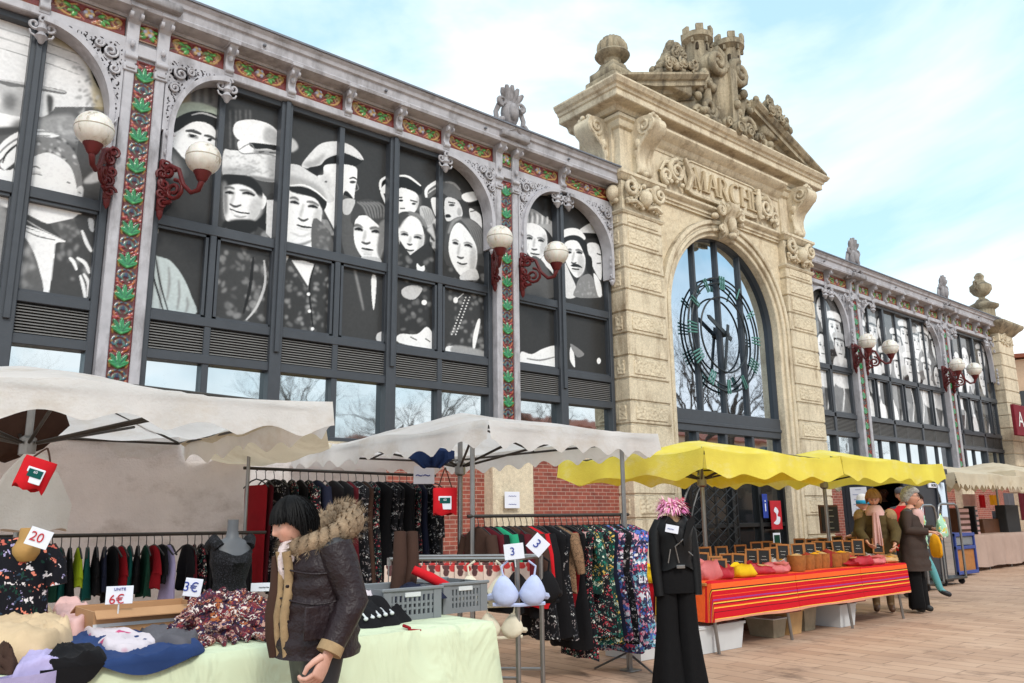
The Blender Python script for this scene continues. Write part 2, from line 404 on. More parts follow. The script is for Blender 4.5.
def corbel(x, parent, big=False, z=None):
    m = MB(); w = (.065 if not big else .085)*(1 if x < 18 else .7); zb, zt = (8.26, 8.78) if not big else (7.95, 8.8)
    S = lambda v: zz(x, v)
    prof = [(12.02, S(zb)), (11.93, S(zb+.02)), (11.9, S(zb+.12)), (11.93, S(zb+.2)), (11.9, S(zt-.22)), (11.8, S(zt-.14)), (11.74, S(zt-.05)), (12.02, S(zt-.05))]
    m.prism(prof, x-w, x+w, 'x')
    m.cbox(x-w-.03, x+w+.03, 11.7, 12.03, S(zt-.05), S(zt+.02), .01)
    for s in (-1, 1): m.lathe([(.001, s*(w+.012)), (.05, s*(w+.012)), (.055, s*w*.6), (.001, s*w*.6)], (x, 11.8, S(zt-.14)), 10, ax='x')
    m.lathe([(.001, -w-.01), (.045, -w), (.045, w), (.001, w+.01)], (x, 11.92, S(zb+.1)), 10, ax='x')
    m.blob((x, 11.88, S(zb+.3)), (.04, .03, .06))
    if big:
        m.cbox(x-w-.015, x+w+.015, 11.9, 12.02, S(zb-.14), S(zb-.02), .01); m.cbox(x-w*.7, x+w*.7, 11.88, 12.02, S(zb-.1), S(zb-.06), .006)
    return m.build('corbel', 'iron', parent, 40)
def pendant(x, z, parent):
    m = MB(); y = 11.95
    m.lathe([(.001, z-.3), (.03, z-.28), (.06, z-.22), (.09, z-.19), (.06, z-.15), (.04, z-.12), (.075, z-.08), (.05, z-.02), (.06, z+.05), (.001, z+.06)], (x, y, 0), 10)
    for s in (-1, 1):
        m.tube(sp3(spiral((x+s*.1, z-.02), .08, 1.2, 0 if s < 0 else pi, s), y), .022, 6)
        m.tube([(x+s*.05, y, z-.2), (x+s*.13, y, z-.17), (x+s*.15, y, z-.12)], .016, 5)
    m.tube(sp3(spiral((x, z+.06), .07, 1.2), y-.04), .02, 6)
    m.build('pendant', 'iron', parent, 50)
def spandrel(xp, xm, parent):
    "pierced iron spandrel from the pilaster edge xp to the mullion xm"
    s = 1 if xm > xp else -1; rx = abs(xm-xp)-.13; S = lambda v: zz(xp, v); zc, rz = 7.05, 1.1; x_c = xm
    res = .0125; nx = int(abs(xm-xp)/res)+1; X = np.linspace(xp, xm, nx); Z = np.arange(6.45, 8.25+res, res)
    gx, gz = np.meshgrid((X[:-1]+X[1:])/2, (Z[:-1]+Z[1:])/2)
    u = (gx-x_c)*-s/rx; v = (gz-zc)/rz          # u grows towards the pilaster
    rad = np.where(v > 0, np.sqrt(u*u+v*v), u); keep = rad > 1.0
    keep &= ~((v < 0) & (rad > 1.0+.13*(1-abs(v)*.0)))
    d = (abs(gx-xp))                             # distance from the pilaster
    holes = np.zeros(gx.shape, bool); top = 8.25-gz; rim = (rad > 1.07) & (d > .035) & (top > .035)
    zmid = [(.2, 8.02, .13), (.36, 8.1, .08), (.13, 7.76, .09), (.5, 8.14, .05), (.1, 7.57, .06), (.09, 7.4, .045), (.62, 8.17, .035)]
    inside = np.zeros(gx.shape, bool)
    for dx, z, r in zmid:
        q = np.hypot(d-dx, gz-z); inside |= q < r; ang = np.arctan2(gz-z, d-dx)
        holes |= (q < r) & (q > r*.62) & (np.sin(ang*2+1) > -.2)
    nn = (np.sin(gx*61+2*np.sin(gz*23))*np.sin(gz*57+1.5*np.sin(gx*31))) > .45
    holes |= nn & ~inside
    keep &= ~(holes & rim & (v > 0))
    fy = .0 if xp < 18 else .1; Yv = np.full((len(Z), nx), 11.93+fy)
    o = grid_mesh('spandrel', X, np.array([S(z) for z in Z]), Yv, None, 'iron', parent, keep, .07, smooth=False)
    m = MB(); arc = [(xm-s*-0+(-s)*rx*sin(a)*1.0, S(zc+rz*cos(a))) for a in [i/20*pi/2 for i in range(21)]]
    arc = [(x_c-s*rx*sin(a), S(zc+rz*cos(a))) for a in [i/20*pi/2 for i in range(21)]]+[(x_c-s*rx, S(6.75)), (x_c-s*rx, S(6.5))]
    rings = []
    for i, (x, z) in enumerate(arc):
        a = arc[max(0, i-1)]; b = arc[min(len(arc)-1, i+1)]; tx, tz = b[0]-a[0], b[1]-a[1]; l = math.hypot(tx, tz); nxn, nzn = -tz/l*-s, tx/l*-s
        w = .055; rings.append([(x+nxn*w, 11.86+fy*1.4, z+nzn*w), (x-nxn*.02, 11.86+fy*1.4, z-nzn*.02), (x-nxn*.02, 12.16, z-nzn*.02), (x+nxn*w, 12.16, z+nzn*w)])
    m.ring(rings)
    for dx, z, r in zmid[:3]: m.tube(sp3(spiral((xp+s*dx, S(z)), r*.85, 1.5, 1, s), 11.9), .02, 6)
    xx = x_c-s*(rx+.02)
    for k, z in enumerate((6.98, 6.82, 6.68, 6.55)): m.tube(sp3(spiral((xx+s*.02*(k % 2), S(z)), .07-.008*k, 1.2, k, s), 11.9), .02, 6)
    m.lathe([(.001, S(6.34)), (.04, S(6.38)), (.055, S(6.44)), (.02, S(6.5))], (xx, 11.92, 0), 8)
    m.build('arch_rib', 'iron', o, 40); return o
def crest(x, parent, z0=8.84, k=1.16):
    m = MB(); y = 11.82; S = lambda v: zz(x, z0+v*k)
    m.cbox(x-.3, x+.3, 11.6, 12.05, S(0), S(.12), .02)
    m.blob((x, y, S(.55)), (.17, .16, .3), 12, 8); m.blob((x, y-.12, S(.55)), (.1, .1, .2), 10, 8)
    for s in (-1, 1):
        m.tube(sp3(spiral((x+s*.2, S(.25)), .13, 1.5, pi/2, -s), y-.1), [.05*(1-.04*i) for i in range(17)], 7)
        m.tube(sp3(spiral((x+s*.19, S(.72)), .1, 1.5, -pi/2, s), y-.06), [.045*(1-.04*i) for i in range(17)], 7)
        m.tube([(x+s*.27, y, S(.3)), (x+s*.3, y, S(.5)), (x+s*.22, y, S(.68))], [.05, .045, .05], 7)
        m.tube([(x+s*.3, y, S(.12)), (x+s*.36, y, S(.05)), (x+s*.4, y, S(-.02))], [.05, .05, .03], 7)
    for i in range(5):
        a = (i-2)*.42; m.tube([(x+.1*sin(a), y, S(.72)), (x+.24*sin(a), y-.07, S(.72+.27*cos(a))), (x+.3*sin(a), y-.1, S(.72+.36*cos(a)))], [.05, .06, .03], 7)
    m.tube([(x-.12, y-.14, S(.15)), (x, y-.2, S(.22)), (x+.12, y-.14, S(.15))], .04, 7)
    m.xf(Matrix.Translation((x, 0, 0)) @ Matrix.Scale(1.25, 4, (1, 0, 0)) @ Matrix.Translation((-x, 0, 0))); m.build('crest', 'iron_old', parent, 50)
def pilaster(x, part=hall):
    m = MB(); S = lambda v: zz(x, v)
    for s in (-1, 1): m.cbox(x+s*.15+(0 if s > 0 else -.14), x+s*.15+(.14 if s > 0 else 0), 11.93, 12.3, S(2.6), S(8.8), .012)
    m.box(x-.16, x+.16, 12.0, 12.25, S(2.6), S(8.7)); m.cbox(x-.151, x+.151, 11.94, 12.1, S(8.1), S(8.3), .01)
    p = m.build('pilaster', 'iron', part, 30)
    grid_mesh('tile_strip', TC.X+x, np.array([S(z) for z in TC.Z]), 11.985-TC.h, TC.a, 'glaze', p)
    if .29 not in FC: FC[.29] = frieze_canvas(.29, .31)
    c = FC[.29]; grid_mesh('frieze_tile', c.X+x, np.array([S(8.37+v) for v in c.Z]), 11.97-c.h, c.a, 'glaze', p)
    corbel(x-.22, p, True); corbel(x+.22, p, True); crest(x, p) if x < 18 else crest(x-.1, p, 8.7, 1.3)
    b = MB(); b.cbox(x-.5, x+.5, 11.82, 12.2, 0, S(2.45), .03); b.cbox(x-.56, x+.56, 11.78, 12.2, 0, .5, .03); b.cbox(x-.55, x+.55, 11.76, 12.2, S(2.45), S(2.62), .03)
    b.build('pedestal', 'stone', p, 30)
def bay(x0, x1, mull, thick, arches, cv, lead=None, notop=()):
    "one glazed bay between two pilasters: frame, prints, louvres, low glass, frieze and ledge"
    S = lambda v: zz(x0, v); ed = [x0]+mull+[x1]
    f = MB(); y = 12.14
    for i, x in enumerate(ed):
        w, yy = (.1, 12.06) if i in (0, len(ed)-1) else ((.1, 12.03) if i in thick else (.05, 12.09))
        top = 8.22
        if x0 > 18: w *= .6; yy += .05
        f.cbox(x-w if i else x, x+w if i < len(ed)-1 else x, yy, 12.34, S(2.55), S(top), .01)
        if i in thick and x0 < 18: f.cbox(x-.04, x+.04, 11.985, 12.05, S(3.9), S(top), .008)
    for (a, b, yy) in ((8.12, 8.22, 12.07), (5.62, 5.78, 12.08), (4.17, 4.31, 12.08), (3.6, 3.74, 12.07), (2.5, 2.62, 12.07)): f.cbox(x0, x1, yy, 12.33, S(a), S(b), .008)
    for i in range(len(ed)-1):
        a, b = ed[i]+.07, ed[i+1]-.07
        for z0, z1 in ((4.31, 5.62),):
            for q in ((a, a+.045, z0, z1), (b-.045, b, z0, z1), (a, b, z0, z0+.04), (a, b, z1-.045, z1)): f.box(q[0], q[1], 12.11, 12.3, S(q[2])+.003, S(q[3])-.003)
    w = f.build('window', 'frame_metal', hall, 30)
    lv = MB()
    for i in range(10):
        z = 3.76+i*.041; lv.prism([(12.12, S(z)), (12.12, S(z+.006)), (12.15, S(z+.026)), (12.16, S(z+.02))], x0, x1, 'x')
    lo = lv.build('louver', 'louver_metal', w); MB().box(x0, x1, 12.18, 12.25, S(3.7), S(4.2)).build('backing', 'black_metal', lo)
    for i in range(len(ed)-1):
        MB().box(ed[i], ed[i+1], 12.2, 12.22, S(2.6), S(3.62)).build('pane', 'mirror_glass', w)
    Z = np.array([S(v) for v in cv.Z]); grid_mesh('photo_print', cv.X, Z, np.full(cv.h.shape, 12.2), cv.a, 'print' if x0 < 18 else 'print_gloss', w)
    MB().cbox(x0-.02, x1+.02, 11.94, 12.25, S(8.225), S(8.36), .015).build('ledge', 'iron', hall, 30)
    for (xp, xm) in arches: spandrel(xp, xm, hall); pendant(xm+(.0), S(8.1), hall)
    for i in range(len(ed)-1):
        frieze(ed[i]+(.07 if i else .02), ed[i+1]-(.07 if i < len(ed)-2 else .02), hall)
        if i: corbel(ed[i], hall)
def cornice(x0, x1):
    S = lambda v: zz(x0, v); m = MB()
    m.prism([(12.4, S(8.7)), (12.0, S(8.7)), (11.98, S(8.74)), (11.72, S(8.75)), (11.7, S(8.8)), (11.72, S(8.83)), (11.7, S(8.95)), (11.66, S(8.97)), (11.64, S(9.03)), (11.6, S(9.07)), (11.6, S(9.1)), (12.4, S(9.2))], x0, x1, 'x')
    o = m.build('cornice', 'iron', hall, 25)
    m = MB(); m.prism([(11.57, S(9.09)), (11.57, S(9.125)), (12.3, S(9.26)), (16.5, S(9.5)), (16.5, S(9.4)), (12.3, S(9.2)), (11.6, S(9.103))], x0, x1, 'x')
    x = x0+.8
    while x < x1: m.cbox(x, x+.05, 11.66, 11.71, S(8.86), S(8.9), .008); x += 2.3
    m.build('gutter', 'zinc', o, 30)
# ------------------------------------------------------------------ the black and white photographs printed on the windows
W_, LT, MD, DK, BK, BG = g(.92), g(.58), g(.24), g(.06), g(.012), g(.04)
def prt(cv, ox, oy, s):
    "drawing functions in the coordinates of an enlarged view"
    mp = lambda p: (ox+p[0]/s, oy+p[1]/s)
    P = lambda pts, c, **k: cv.poly([mp(p) for p in pts], c, **k)
    S = lambda pts, w, c, **k: cv.stroke([wall_pt(*mp(p), 12.2) for p in pts], w, c, nomap=1, **k) if 0 else stroke_px(cv, [mp(p) for p in pts], w/s, c, **k)
    E = lambda x, y, rx, ry, c, rot=0, **k: cv.poly([mp((x+rx*cos(t)*cos(rot)-ry*sin(t)*sin(rot), y+rx*cos(t)*sin(rot)+ry*sin(t)*cos(rot))) for t in [2*pi*i/14 for i in range(14)]], c, **k)
    return P, S, E
def stroke_px(cv, pts, w, c, **k):
    q = spl(pts, 4, False) if len(pts) > 2 else pts; L, Rr = [], []
    for i, p in enumerate(q):
        a, b = q[max(i-1, 0)], q[min(i+1, len(q)-1)]; dx, dy = b[0]-a[0], b[1]-a[1]; l = math.hypot(dx, dy) or 1
        tw = w*(.45+.55*sin(pi*(i+.5)/len(q)))/2; L.append((p[0]-dy/l*tw, p[1]+dx/l*tw)); Rr.append((p[0]+dy/l*tw, p[1]-dx/l*tw))
    cv.poly(L+Rr[::-1], c, curve=False, **k)
def feats(S, E, P, cx, cy, w, h, rot=0, gz=0, mouth=0, brow=1, mous=0, side=1):
    "eyes, brows, nose, mouth of a printed face; w,h half sizes"
    def L(u, v): return (cx+u*w*cos(rot)-v*h*sin(rot), cy+u*w*sin(rot)+v*h*cos(rot))
    E(*L(side*.8, .1), w*.45, h*1.0, g(.25), rot, soft=3, op=.8); E(*L(-side*.95, .1), w*.22, h*.9, g(.5), rot, soft=2.5, op=.5)
    E(*L(0, .9), w*.6, h*.2, g(.3), rot, soft=2.5, op=.6); E(*L(0, -.85), w*.8, h*.2, g(.4), rot, soft=2.5, op=.5)
    for s in (-1, 1):
        E(*L(s*.42+gz, -.17), w*.27, h*.13, g(.12), rot, soft=1.3, op=.8); E(*L(s*.55+gz, .3), w*.2, h*.2, g(.5), rot, soft=2, op=.35)
        E(*L(s*.42+gz*1.3, -.13), w*.13, h*.065, BK, rot, soft=.4, op=1)
        if brow: S([L(s*.72+gz, -.27), L(s*.45+gz, -.34), L(s*.16+gz, -.26)], h*.14*brow, g(.03), soft=.7, op=.95)
    S([L(.04+gz, -.2), L(.12*side+gz, .1), L(.18*side+gz, .22)], h*.13, g(.3), soft=1.1, op=.85)
    S([L(-.16+gz, .28), L(.02+gz, .32), L(.2+gz, .27)], h*.11, g(.05), soft=.6, op=.95)
    S([L(-.3+gz, .56), L(0+gz, .54+mouth*.06), L(.32+gz, .55)], h*.11, g(.03), soft=.5, op=1); S([L(-.22+gz, .63), L(.22+gz, .63)], h*.1, g(.45), soft=1, op=.6); S([L(-.16+gz, .74), L(.16+gz, .74)], h*.08, g(.35), soft=1, op=.5)
    if mous: S([L(-.46+gz, .5), L(-.1+gz, .41), L(.1+gz, .41), L(.48+gz, .5)], h*.2*mous, BK, soft=.5)
def fx(S, E, brows, eyes, nose, mouth, w, brow=1):
    for b in brows: S(b, w*1.7*brow, DK, soft=.6, op=.9)
    for e in eyes: S(e, w*2.6, LT, soft=1.2, op=.6); S(e, w*2.2, MD, soft=.8, op=.85); S(e, w*1.5, BK); E(e[1][0], e[1][1]+w*.25, w*.9, w*.95, BK)
    S(nose[0], w*1.8, MD, soft=1.3, op=.6); S(nose[1], w*1.5, DK, soft=.4)
    S(mouth, w*1.35, BK); m_ = [(x, y+w*1.6) for x, y in mouth]; S(m_, w*1.3, LT, soft=1, op=.7)
def grain(cv, amt, seed, region=None, cells=(3, 7, 16)):
    n = sum(npnoise(cv.nz, cv.nx, c, seed+i) for i, c in enumerate(cells))/len(cells)-.5
    cv.a = np.clip(cv.a*(1+amt*n[..., None]*2), .01, .92)
def mottle(cv, P, pts, c0, c1, seed, n=60, r=(4, 12), E=None):
    P(pts, c0, curve=False)
    xs, ys = [p[0] for p in pts], [p[1] for p in pts]; rr = random.Random(seed)
    for _ in range(n):
        x, y = rr.uniform(min(xs), max(xs)), rr.uniform(min(ys), max(ys)); ins = False
        for k in range(len(pts)):
            (xa, ya), (xb, yb) = pts[k], pts[k-1]
            if (ya > y) != (yb > y) and x < (xb-xa)*(y-ya)/(yb-ya)+xa: ins = not ins
        if ins: E(x, y, rr.uniform(*r), rr.uniform(*r)*.8, c1, rr.uniform(0, 3), soft=1, op=rr.uniform(.1, .5))
def mural2():
    cv = Cv(3.3, 9.78, 4.22, 8.22, .0125, BG, lambda p: wall_pt(*p, 12.2))
    P, S, E = prt(cv, 128, 60, 5.99)
    P([(180, 140), (560, 140), (560, 400), (180, 400)], g(.2), soft=4, curve=False); P([(290, 150), (360, 150), (360, 260), (250, 320)], lin((150, 135, 110)), soft=3)
    for x in (380, 430, 480): P([(x, 160), (x+26, 160), (x+26, 260), (x, 260)], g(.1), soft=1, curve=False)
    P([(225, 350), (255, 300), (330, 258), (420, 255), (520, 285), (552, 320), (548, 360), (400, 340), (235, 420)], lin((176, 186, 172)), soft=.8)
    P([(235, 395), (310, 335), (400, 305), (500, 318), (550, 350), (550, 430), (470, 385), (390, 372), (310, 420), (235, 470)], BK)
    S([(380, 330), (450, 318), (540, 350)], 9, LT); 
    P([(232, 470), (300, 425), (390, 372), (470, 378), (522, 420), (538, 520), (500, 640), (420, 660), (350, 600), (300, 560), (245, 510)], W_)
    S([(345, 425), (390, 425), (440, 445)], 20, DK); S([(455, 452), (490, 458), (525, 478)], 18, DK); S([(360, 452), (420, 465)], 22, MD, soft=1); E(385, 455, 16, 10, BK); E(490, 478, 14, 9, BK); S([(365, 445), (410, 455)], 8, BK)
    P([(228, 500), (330, 590), (360, 700), (228, 700)], DK); P([(228, 540), (300, 600), (320, 690), (228, 690)], MD, soft=3)
    P2, S2, E2 = prt(cv, 0, 200, 2.996)
    P2([(450, 0), (505, 0), (512, 20), (470, 55), (450, 60)], BK); P2([(445, 25), (470, 40), (476, 80), (462, 130), (442, 150)], W_)
    P2([(438, 165), (475, 170), (510, 182), (545, 225), (572, 285), (582, 345), (435, 326)], lin((190, 200, 200)))
    for a, b in (((470, 180), (480, 330)), ((505, 200), (500, 300)), ((535, 240), (530, 330)), ((560, 290), (555, 340)), ((455, 200), (450, 320))): S2([a, ((a[0]+b[0])/2+5, (a[1]+b[1])/2), b], 8, MD, soft=.8, op=.8)
    S2([(440, 170), (462, 240), (490, 335)], 6, BK); S2([(465, 165), (480, 250), (505, 338)], 5, BK)
    # two men with hats, second pane
    P, S, E = prt(cv, 200, 100, 5.99)
    for x in (180, 215, 240, 275, 300): S([(x, 60), (x+2, 290)], 9, g(.16), soft=1)
    P([(232, 245), (300, 255), (470, 270), (470, 480), (300, 480), (232, 300)], W_)
    P([(200, 165), (228, 128), (320, 118), (420, 148), (472, 205), (470, 272), (400, 268), (300, 258), (240, 242), (206, 210)], W_)
    P([(400, 160), (472, 200), (472, 270), (380, 240)], g(.35), soft=2, op=.8); P([(540, 230), (575, 250), (585, 290), (540, 310)], LT, soft=1)
    P([(295, 256), (400, 264), (470, 276), (468, 304), (400, 292), (325, 292)], BK); P([(330, 296), (466, 304), (460, 325), (340, 325)], DK, soft=1.5, op=.75); S([(350, 312), (385, 310)], 9, BK); S([(415, 314), (455, 318)], 9, BK)
    P([(143, 305), (185, 300), (235, 305), (260, 320), (330, 318), (420, 325), (465, 345), (465, 480), (330, 478), (290, 448), (140, 452)], g(.8))
    S([(232, 306), (260, 322), (330, 319), (420, 327), (468, 348)], 8, MD); P([(400, 335), (468, 350), (468, 480), (420, 480)], MD, soft=3, op=.6); S([(230, 300), (300, 262), (330, 300)], 7, MD); P([(140, 400), (300, 410), (300, 450), (140, 455)], MD, soft=2.5, op=.6)
    for i in range(46):
        rr = random.Random(i); E(rr.uniform(160, 450), rr.uniform(320, 460), rr.uniform(6, 22), 5, MD, rr.uniform(-.6, .6), soft=.7, op=.5)
    P([(300, 450), (460, 478), (465, 490), (330, 490)], MD, soft=1)
    P([(130, 450), (220, 448), (295, 455), (345, 480), (400, 490), (465, 500), (465, 560), (420, 560), (380, 600), (350, 540), (290, 500), (210, 480), (130, 520)], DK)
    P([(362, 550), (385, 570), (400, 600), (380, 650), (362, 640)], W_)
    P([(143, 520), (180, 488), (250, 490), (320, 520), (358, 565), (365, 640), (340, 700), (270, 750), (190, 740), (145, 690)], W_)
    P([(140, 500), (160, 490), (155, 700), (140, 700)], MD, soft=2)
    P, S, E = prt(cv, 180, 80, 4.27)
    P([(186, 405), (300, 415), (350, 465), (346, 510), (310, 468), (250, 445), (188, 452)], BK, soft=.6); P([(184, 440), (200, 450), (204, 560), (190, 560)], MD, soft=1.5); P([(300, 520), (350, 500), (345, 570), (300, 610)], LT, soft=2)
    fx(S, E, [[(190, 462), (212, 458), (234, 466)], [(254, 470), (290, 474), (322, 492)]], [[(192, 482), (212, 479), (230, 485)], [(266, 484), (292, 482), (318, 494)]], [[(232, 475), (226, 505), (216, 530)], [(212, 528), (235, 541), (262, 533)]], [(212, 550), (250, 566), (298, 570)], 7)
    P([(222, 556), (250, 568), (290, 573), (270, 580), (235, 572)], W_); S([(228, 578), (255, 586), (282, 582)], 6, MD, soft=.5)
    P([(186, 606), (230, 612), (290, 622), (345, 585), (378, 555), (385, 690), (186, 700)], BK, soft=.6)
    P([(400, 560), (462, 560), (462, 760), (420, 760)], g(.8)); S([(380, 640), (400, 680)], 18, BK)
    P, S, E = prt(cv, 200, 100, 5.99)
    mottle(cv, P2, [(652, 95), (690, 75), (740, 60), (800, 95), (822, 130), (822, 400), (650, 360)], g(.05), g(.45), 5, 90, (4, 14), E2)
    P2([(690, 60), (760, 60), (770, 90), (720, 110), (680, 90)], BK, soft=1)
    P6, S6, E6 = prt(cv, 230, 200, 2.996)
    S6([(102, 180), (105, 250), (80, 320), (48, 360)], 8, LT); S6([(70, 170), (60, 260), (40, 340)], 10, BK); P6([(110, 0), (135, 0), (132, 125), (108, 100)], g(.75), curve=False)
    # man in the middle, third pane
    P, S, E = prt(cv, 270, 120, 5.99)
    P([(310, 500), (360, 490), (405, 515), (405, 690), (345, 580)], W_); P([(310, 560), (350, 590), (400, 690), (400, 720), (290, 720)], DK); mottle(cv, P, [(300, 590), (345, 600), (390, 690), (280, 700)], MD, LT, 4, 20, (5, 10), E)
    P([(190, 270), (250, 190), (310, 140), (400, 128), (480, 150), (532, 192), (560, 240), (500, 212), (450, 195), (400, 205), (335, 235), (300, 275), (230, 290)], g(.78))
    P([(200, 260), (260, 240), (330, 200), (300, 260), (240, 290)], MD, soft=2, op=.7)
    P([(225, 290), (300, 270), (335, 235), (400, 205), (450, 195), (500, 212), (556, 240), (515, 275), (470, 268), (400, 270), (335, 275), (325, 325), (280, 330)], BK); S([(330, 225), (400, 203), (450, 193), (550, 238)], 10, g(.7))
    P([(328, 272), (420, 264), (512, 282), (522, 340), (512, 400), (506, 450), (490, 545), (440, 560), (400, 525), (335, 470), (305, 380), (285, 335), (320, 325)], W_)
    E(330, 400, 40, 90, MD, soft=3, op=.4); P([(440, 440), (460, 425), (500, 470), (508, 492), (445, 475)], BK); E(495, 372, 18, 9, DK); S([(475, 352), (500, 345), (522, 358)], 10, BK); S([(515, 370), (530, 410), (512, 425)], 6, MD); S([(440, 505), (485, 500)], 10, DK); E(335, 370, 8, 6, DK)
    P([(100, 275), (170, 270), (235, 310), (290, 345), (350, 415), (385, 470), (372, 490), (320, 492), (255, 425), (100, 385)], g(.72)); P([(100, 330), (200, 350), (300, 400), (340, 480), (250, 420), (100, 385)], MD, soft=2, op=.6)
    P([(100, 405), (200, 400), (290, 440), (340, 490), (320, 545), (300, 500), (240, 445), (150, 430), (100, 440)], BK); S([(105, 395), (200, 390), (280, 430), (340, 485)], 11, W_)
    P([(100, 440), (200, 432), (300, 500), (308, 590), (285, 660), (230, 760), (170, 790), (100, 760)], W_)
    P, S, E = prt(cv, 180, 80, 4.27); P([(466, 455), (560, 472), (610, 515), (606, 550), (575, 505), (480, 480)], BK, soft=.5); P([(575, 560), (606, 560), (585, 640), (560, 665)], LT, soft=2)
    fx(S, E, [[(468, 506), (488, 502), (508, 514)], [(540, 520), (566, 522), (594, 538)]], [[(470, 522), (490, 521), (508, 530)], [(546, 540), (568, 538), (588, 547)]], [[(528, 528), (520, 560), (512, 585)], [(504, 588), (526, 601), (548, 592)]], [(498, 618), (528, 627), (562, 630)], 7); S([(470, 650), (520, 668), (560, 650)], 8, LT, soft=1); P, S, E = prt(cv, 270, 120, 5.99)
    P6([(165, 118), (240, 118), (246, 160), (165, 150)], W_); S6([(165, 125), (205, 135), (245, 122)], 9, MD, soft=1)
    P6([(250, 55), (300, 100), (315, 180), (250, 165)], g(.12)); mottle(cv, P6, [(265, 60), (300, 95), (315, 180), (260, 165)], g(.12), g(.4), 8, 40, (3, 7), E6)
    mottle(cv, P6, [(168, 180), (312, 205), (305, 400), (165, 385)], g(.04), g(.5), 9, 100, (3, 9), E6)
    P6([(184, 180), (222, 182), (252, 192), (234, 258)], W_, curve=False); S6([(180, 185), (232, 262)], 7, DK); S6([(255, 190), (238, 262), (250, 395)], 6, BK)
    for x, y in ((235, 282), (238, 333), (247, 386)): E6(x, y, 5, 5, W_)
    # boy, fourth pane
    P6([(345, 150), (380, 160), (420, 200), (470, 170), (470, 420), (335, 410)], g(.05)); S6([(360, 150), (385, 260), (400, 330)], 7, MD, soft=1)
    P6([(325, 0), (365, 0), (365, 60), (390, 180), (345, 170)], g(.1)); P6([(338, 0), (375, 0), (360, 40), (340, 40)], LT)
    P6([(372, 80), (385, 48), (430, 52), (460, 80), (462, 125), (450, 172), (425, 192), (395, 170), (374, 130)], W_)
    P6([(452, 70), (464, 120), (452, 175), (440, 150), (446, 100)], MD, soft=1.2); fx(S6, E6, [[(368, 79), (382, 76), (397, 84)], [(418, 86), (436, 84), (454, 94)]], [[(373, 88), (386, 86), (398, 92)], [(424, 95), (438, 93), (451, 99)]], [[(406, 92), (403, 108), (399, 122)], [(394, 125), (408, 131), (421, 127)]], [(394, 144), (410, 148), (429, 150)], 5.2, 1.2); S6([(400, 162), (425, 164)], 6, LT, soft=.8)
    P([(485, 565), (520, 492), (590, 473), (655, 508), (695, 580), (690, 660), (640, 622), (560, 560), (520, 590), (490, 620)], DK); 
    for k in range(7): S([(520+k*20, 490), (560+k*20, 520), (590+k*15, 590)], 8, LT, soft=.8, op=.4)
    P6([(395, 170), (450, 175), (445, 205), (400, 195)], LT); P6([(425, 228), (438, 232), (436, 290), (430, 330), (424, 280)], W_); P6([(442, 400), (466, 395), (466, 430), (440, 422)], g(.7))
    P6([(445, 80), (470, 60), (472, 140), (462, 150)], MD, soft=1)
    # man and girl, fifth pane
    P, S, E = prt(cv, 370, 150, 5.99)
    P([(55, 210), (75, 165), (120, 152), (180, 150), (240, 165), (308, 218), (295, 270), (170, 235), (110, 200), (75, 260)], BK); S([(62, 240), (66, 185), (110, 155)], 16, W_); S([(170, 155), (230, 160), (305, 215)], 13, W_)
    P([(62, 240), (105, 195), (115, 190), (115, 355), (85, 310)], W_); S([(85, 260), (95, 290)], 10, BK)
    P([(168, 235), (260, 248), (292, 285), (288, 335), (255, 380), (170, 390)], W_); S([(170, 285), (195, 285)], 12, DK); S([(240, 300), (285, 312)], 11, DK); E(185, 303, 14, 7, BK); E(262, 322, 13, 7, BK); S([(180, 350), (210, 350)], 9, DK); E(290, 320, 16, 50, MD, soft=2, op=.5)
    P([(300, 340), (360, 350), (388, 420), (345, 465), (310, 430)], LT); 
    for k in range(5): S([(310+k*14, 345), (330+k*12, 400), (320+k*10, 450)], 7, DK, soft=.7, op=.6)
    P([(165, 395), (230, 368), (295, 390), (345, 465), (330, 520), (340, 620), (370, 700), (160, 700), (165, 560)], g(.05)); S([(230, 372), (300, 400), (338, 465)], 22, MD, soft=1); S([(215, 385), (280, 405), (318, 455)], 6, LT, op=.6)
    P([(172, 450), (210, 412), (250, 395), (300, 430), (325, 515), (312, 590), (272, 632), (220, 625), (180, 575)], W_); P([(300, 520), (325, 510), (312, 590), (280, 622)], LT, soft=2); fx(S, E, [[(182, 492), (205, 490), (228, 499)], [(264, 511), (290, 508), (312, 516)]], [[(186, 506), (207, 503), (229, 511)], [(262, 523), (285, 521), (308, 531)]], [[(245, 515), (240, 540), (232, 556)], [(222, 560), (238, 568), (254, 564)]], [(214, 594), (238, 603), (264, 600)], 8, .55)
    P([(165, 390), (230, 385), (200, 430), (170, 470)], DK, soft=1)
    mottle(cv, P6, [(508, 120), (540, 165), (600, 120), (628, 150), (628, 450), (508, 440)], g(.03), g(.3), 11, 60, (4, 10), E6)
    P6([(560, 190), (572, 200), (582, 196), (582, 212), (562, 212)], W_); P6([(515, 268), (545, 255), (575, 262), (570, 280), (550, 298), (520, 290)], LT); E6(582, 307, 8, 8, W_)
    P6([(508, 402), (560, 402), (590, 380), (612, 410), (625, 448), (508, 428)], W_); S6([(540, 410), (560, 420)], 4, DK); S6([(585, 415), (600, 425)], 4, DK)
    P6([(600, 110), (628, 60), (628, 160), (605, 140)], g(.5)); 
    for k in range(12):
        rr = random.Random(k+40); E6(rr.uniform(600, 628), rr.uniform(60, 165), 6, 8, rr.choice([BK, W_]), soft=.5, op=.8)
    # man and girl, sixth pane
    P([(365, 295), (400, 285), (420, 300), (418, 420), (385, 380)], W_); P([(345, 470), (418, 420), (418, 560), (360, 500)], LT, soft=1); S([(380, 440), (400, 520)], 20, DK, soft=1)
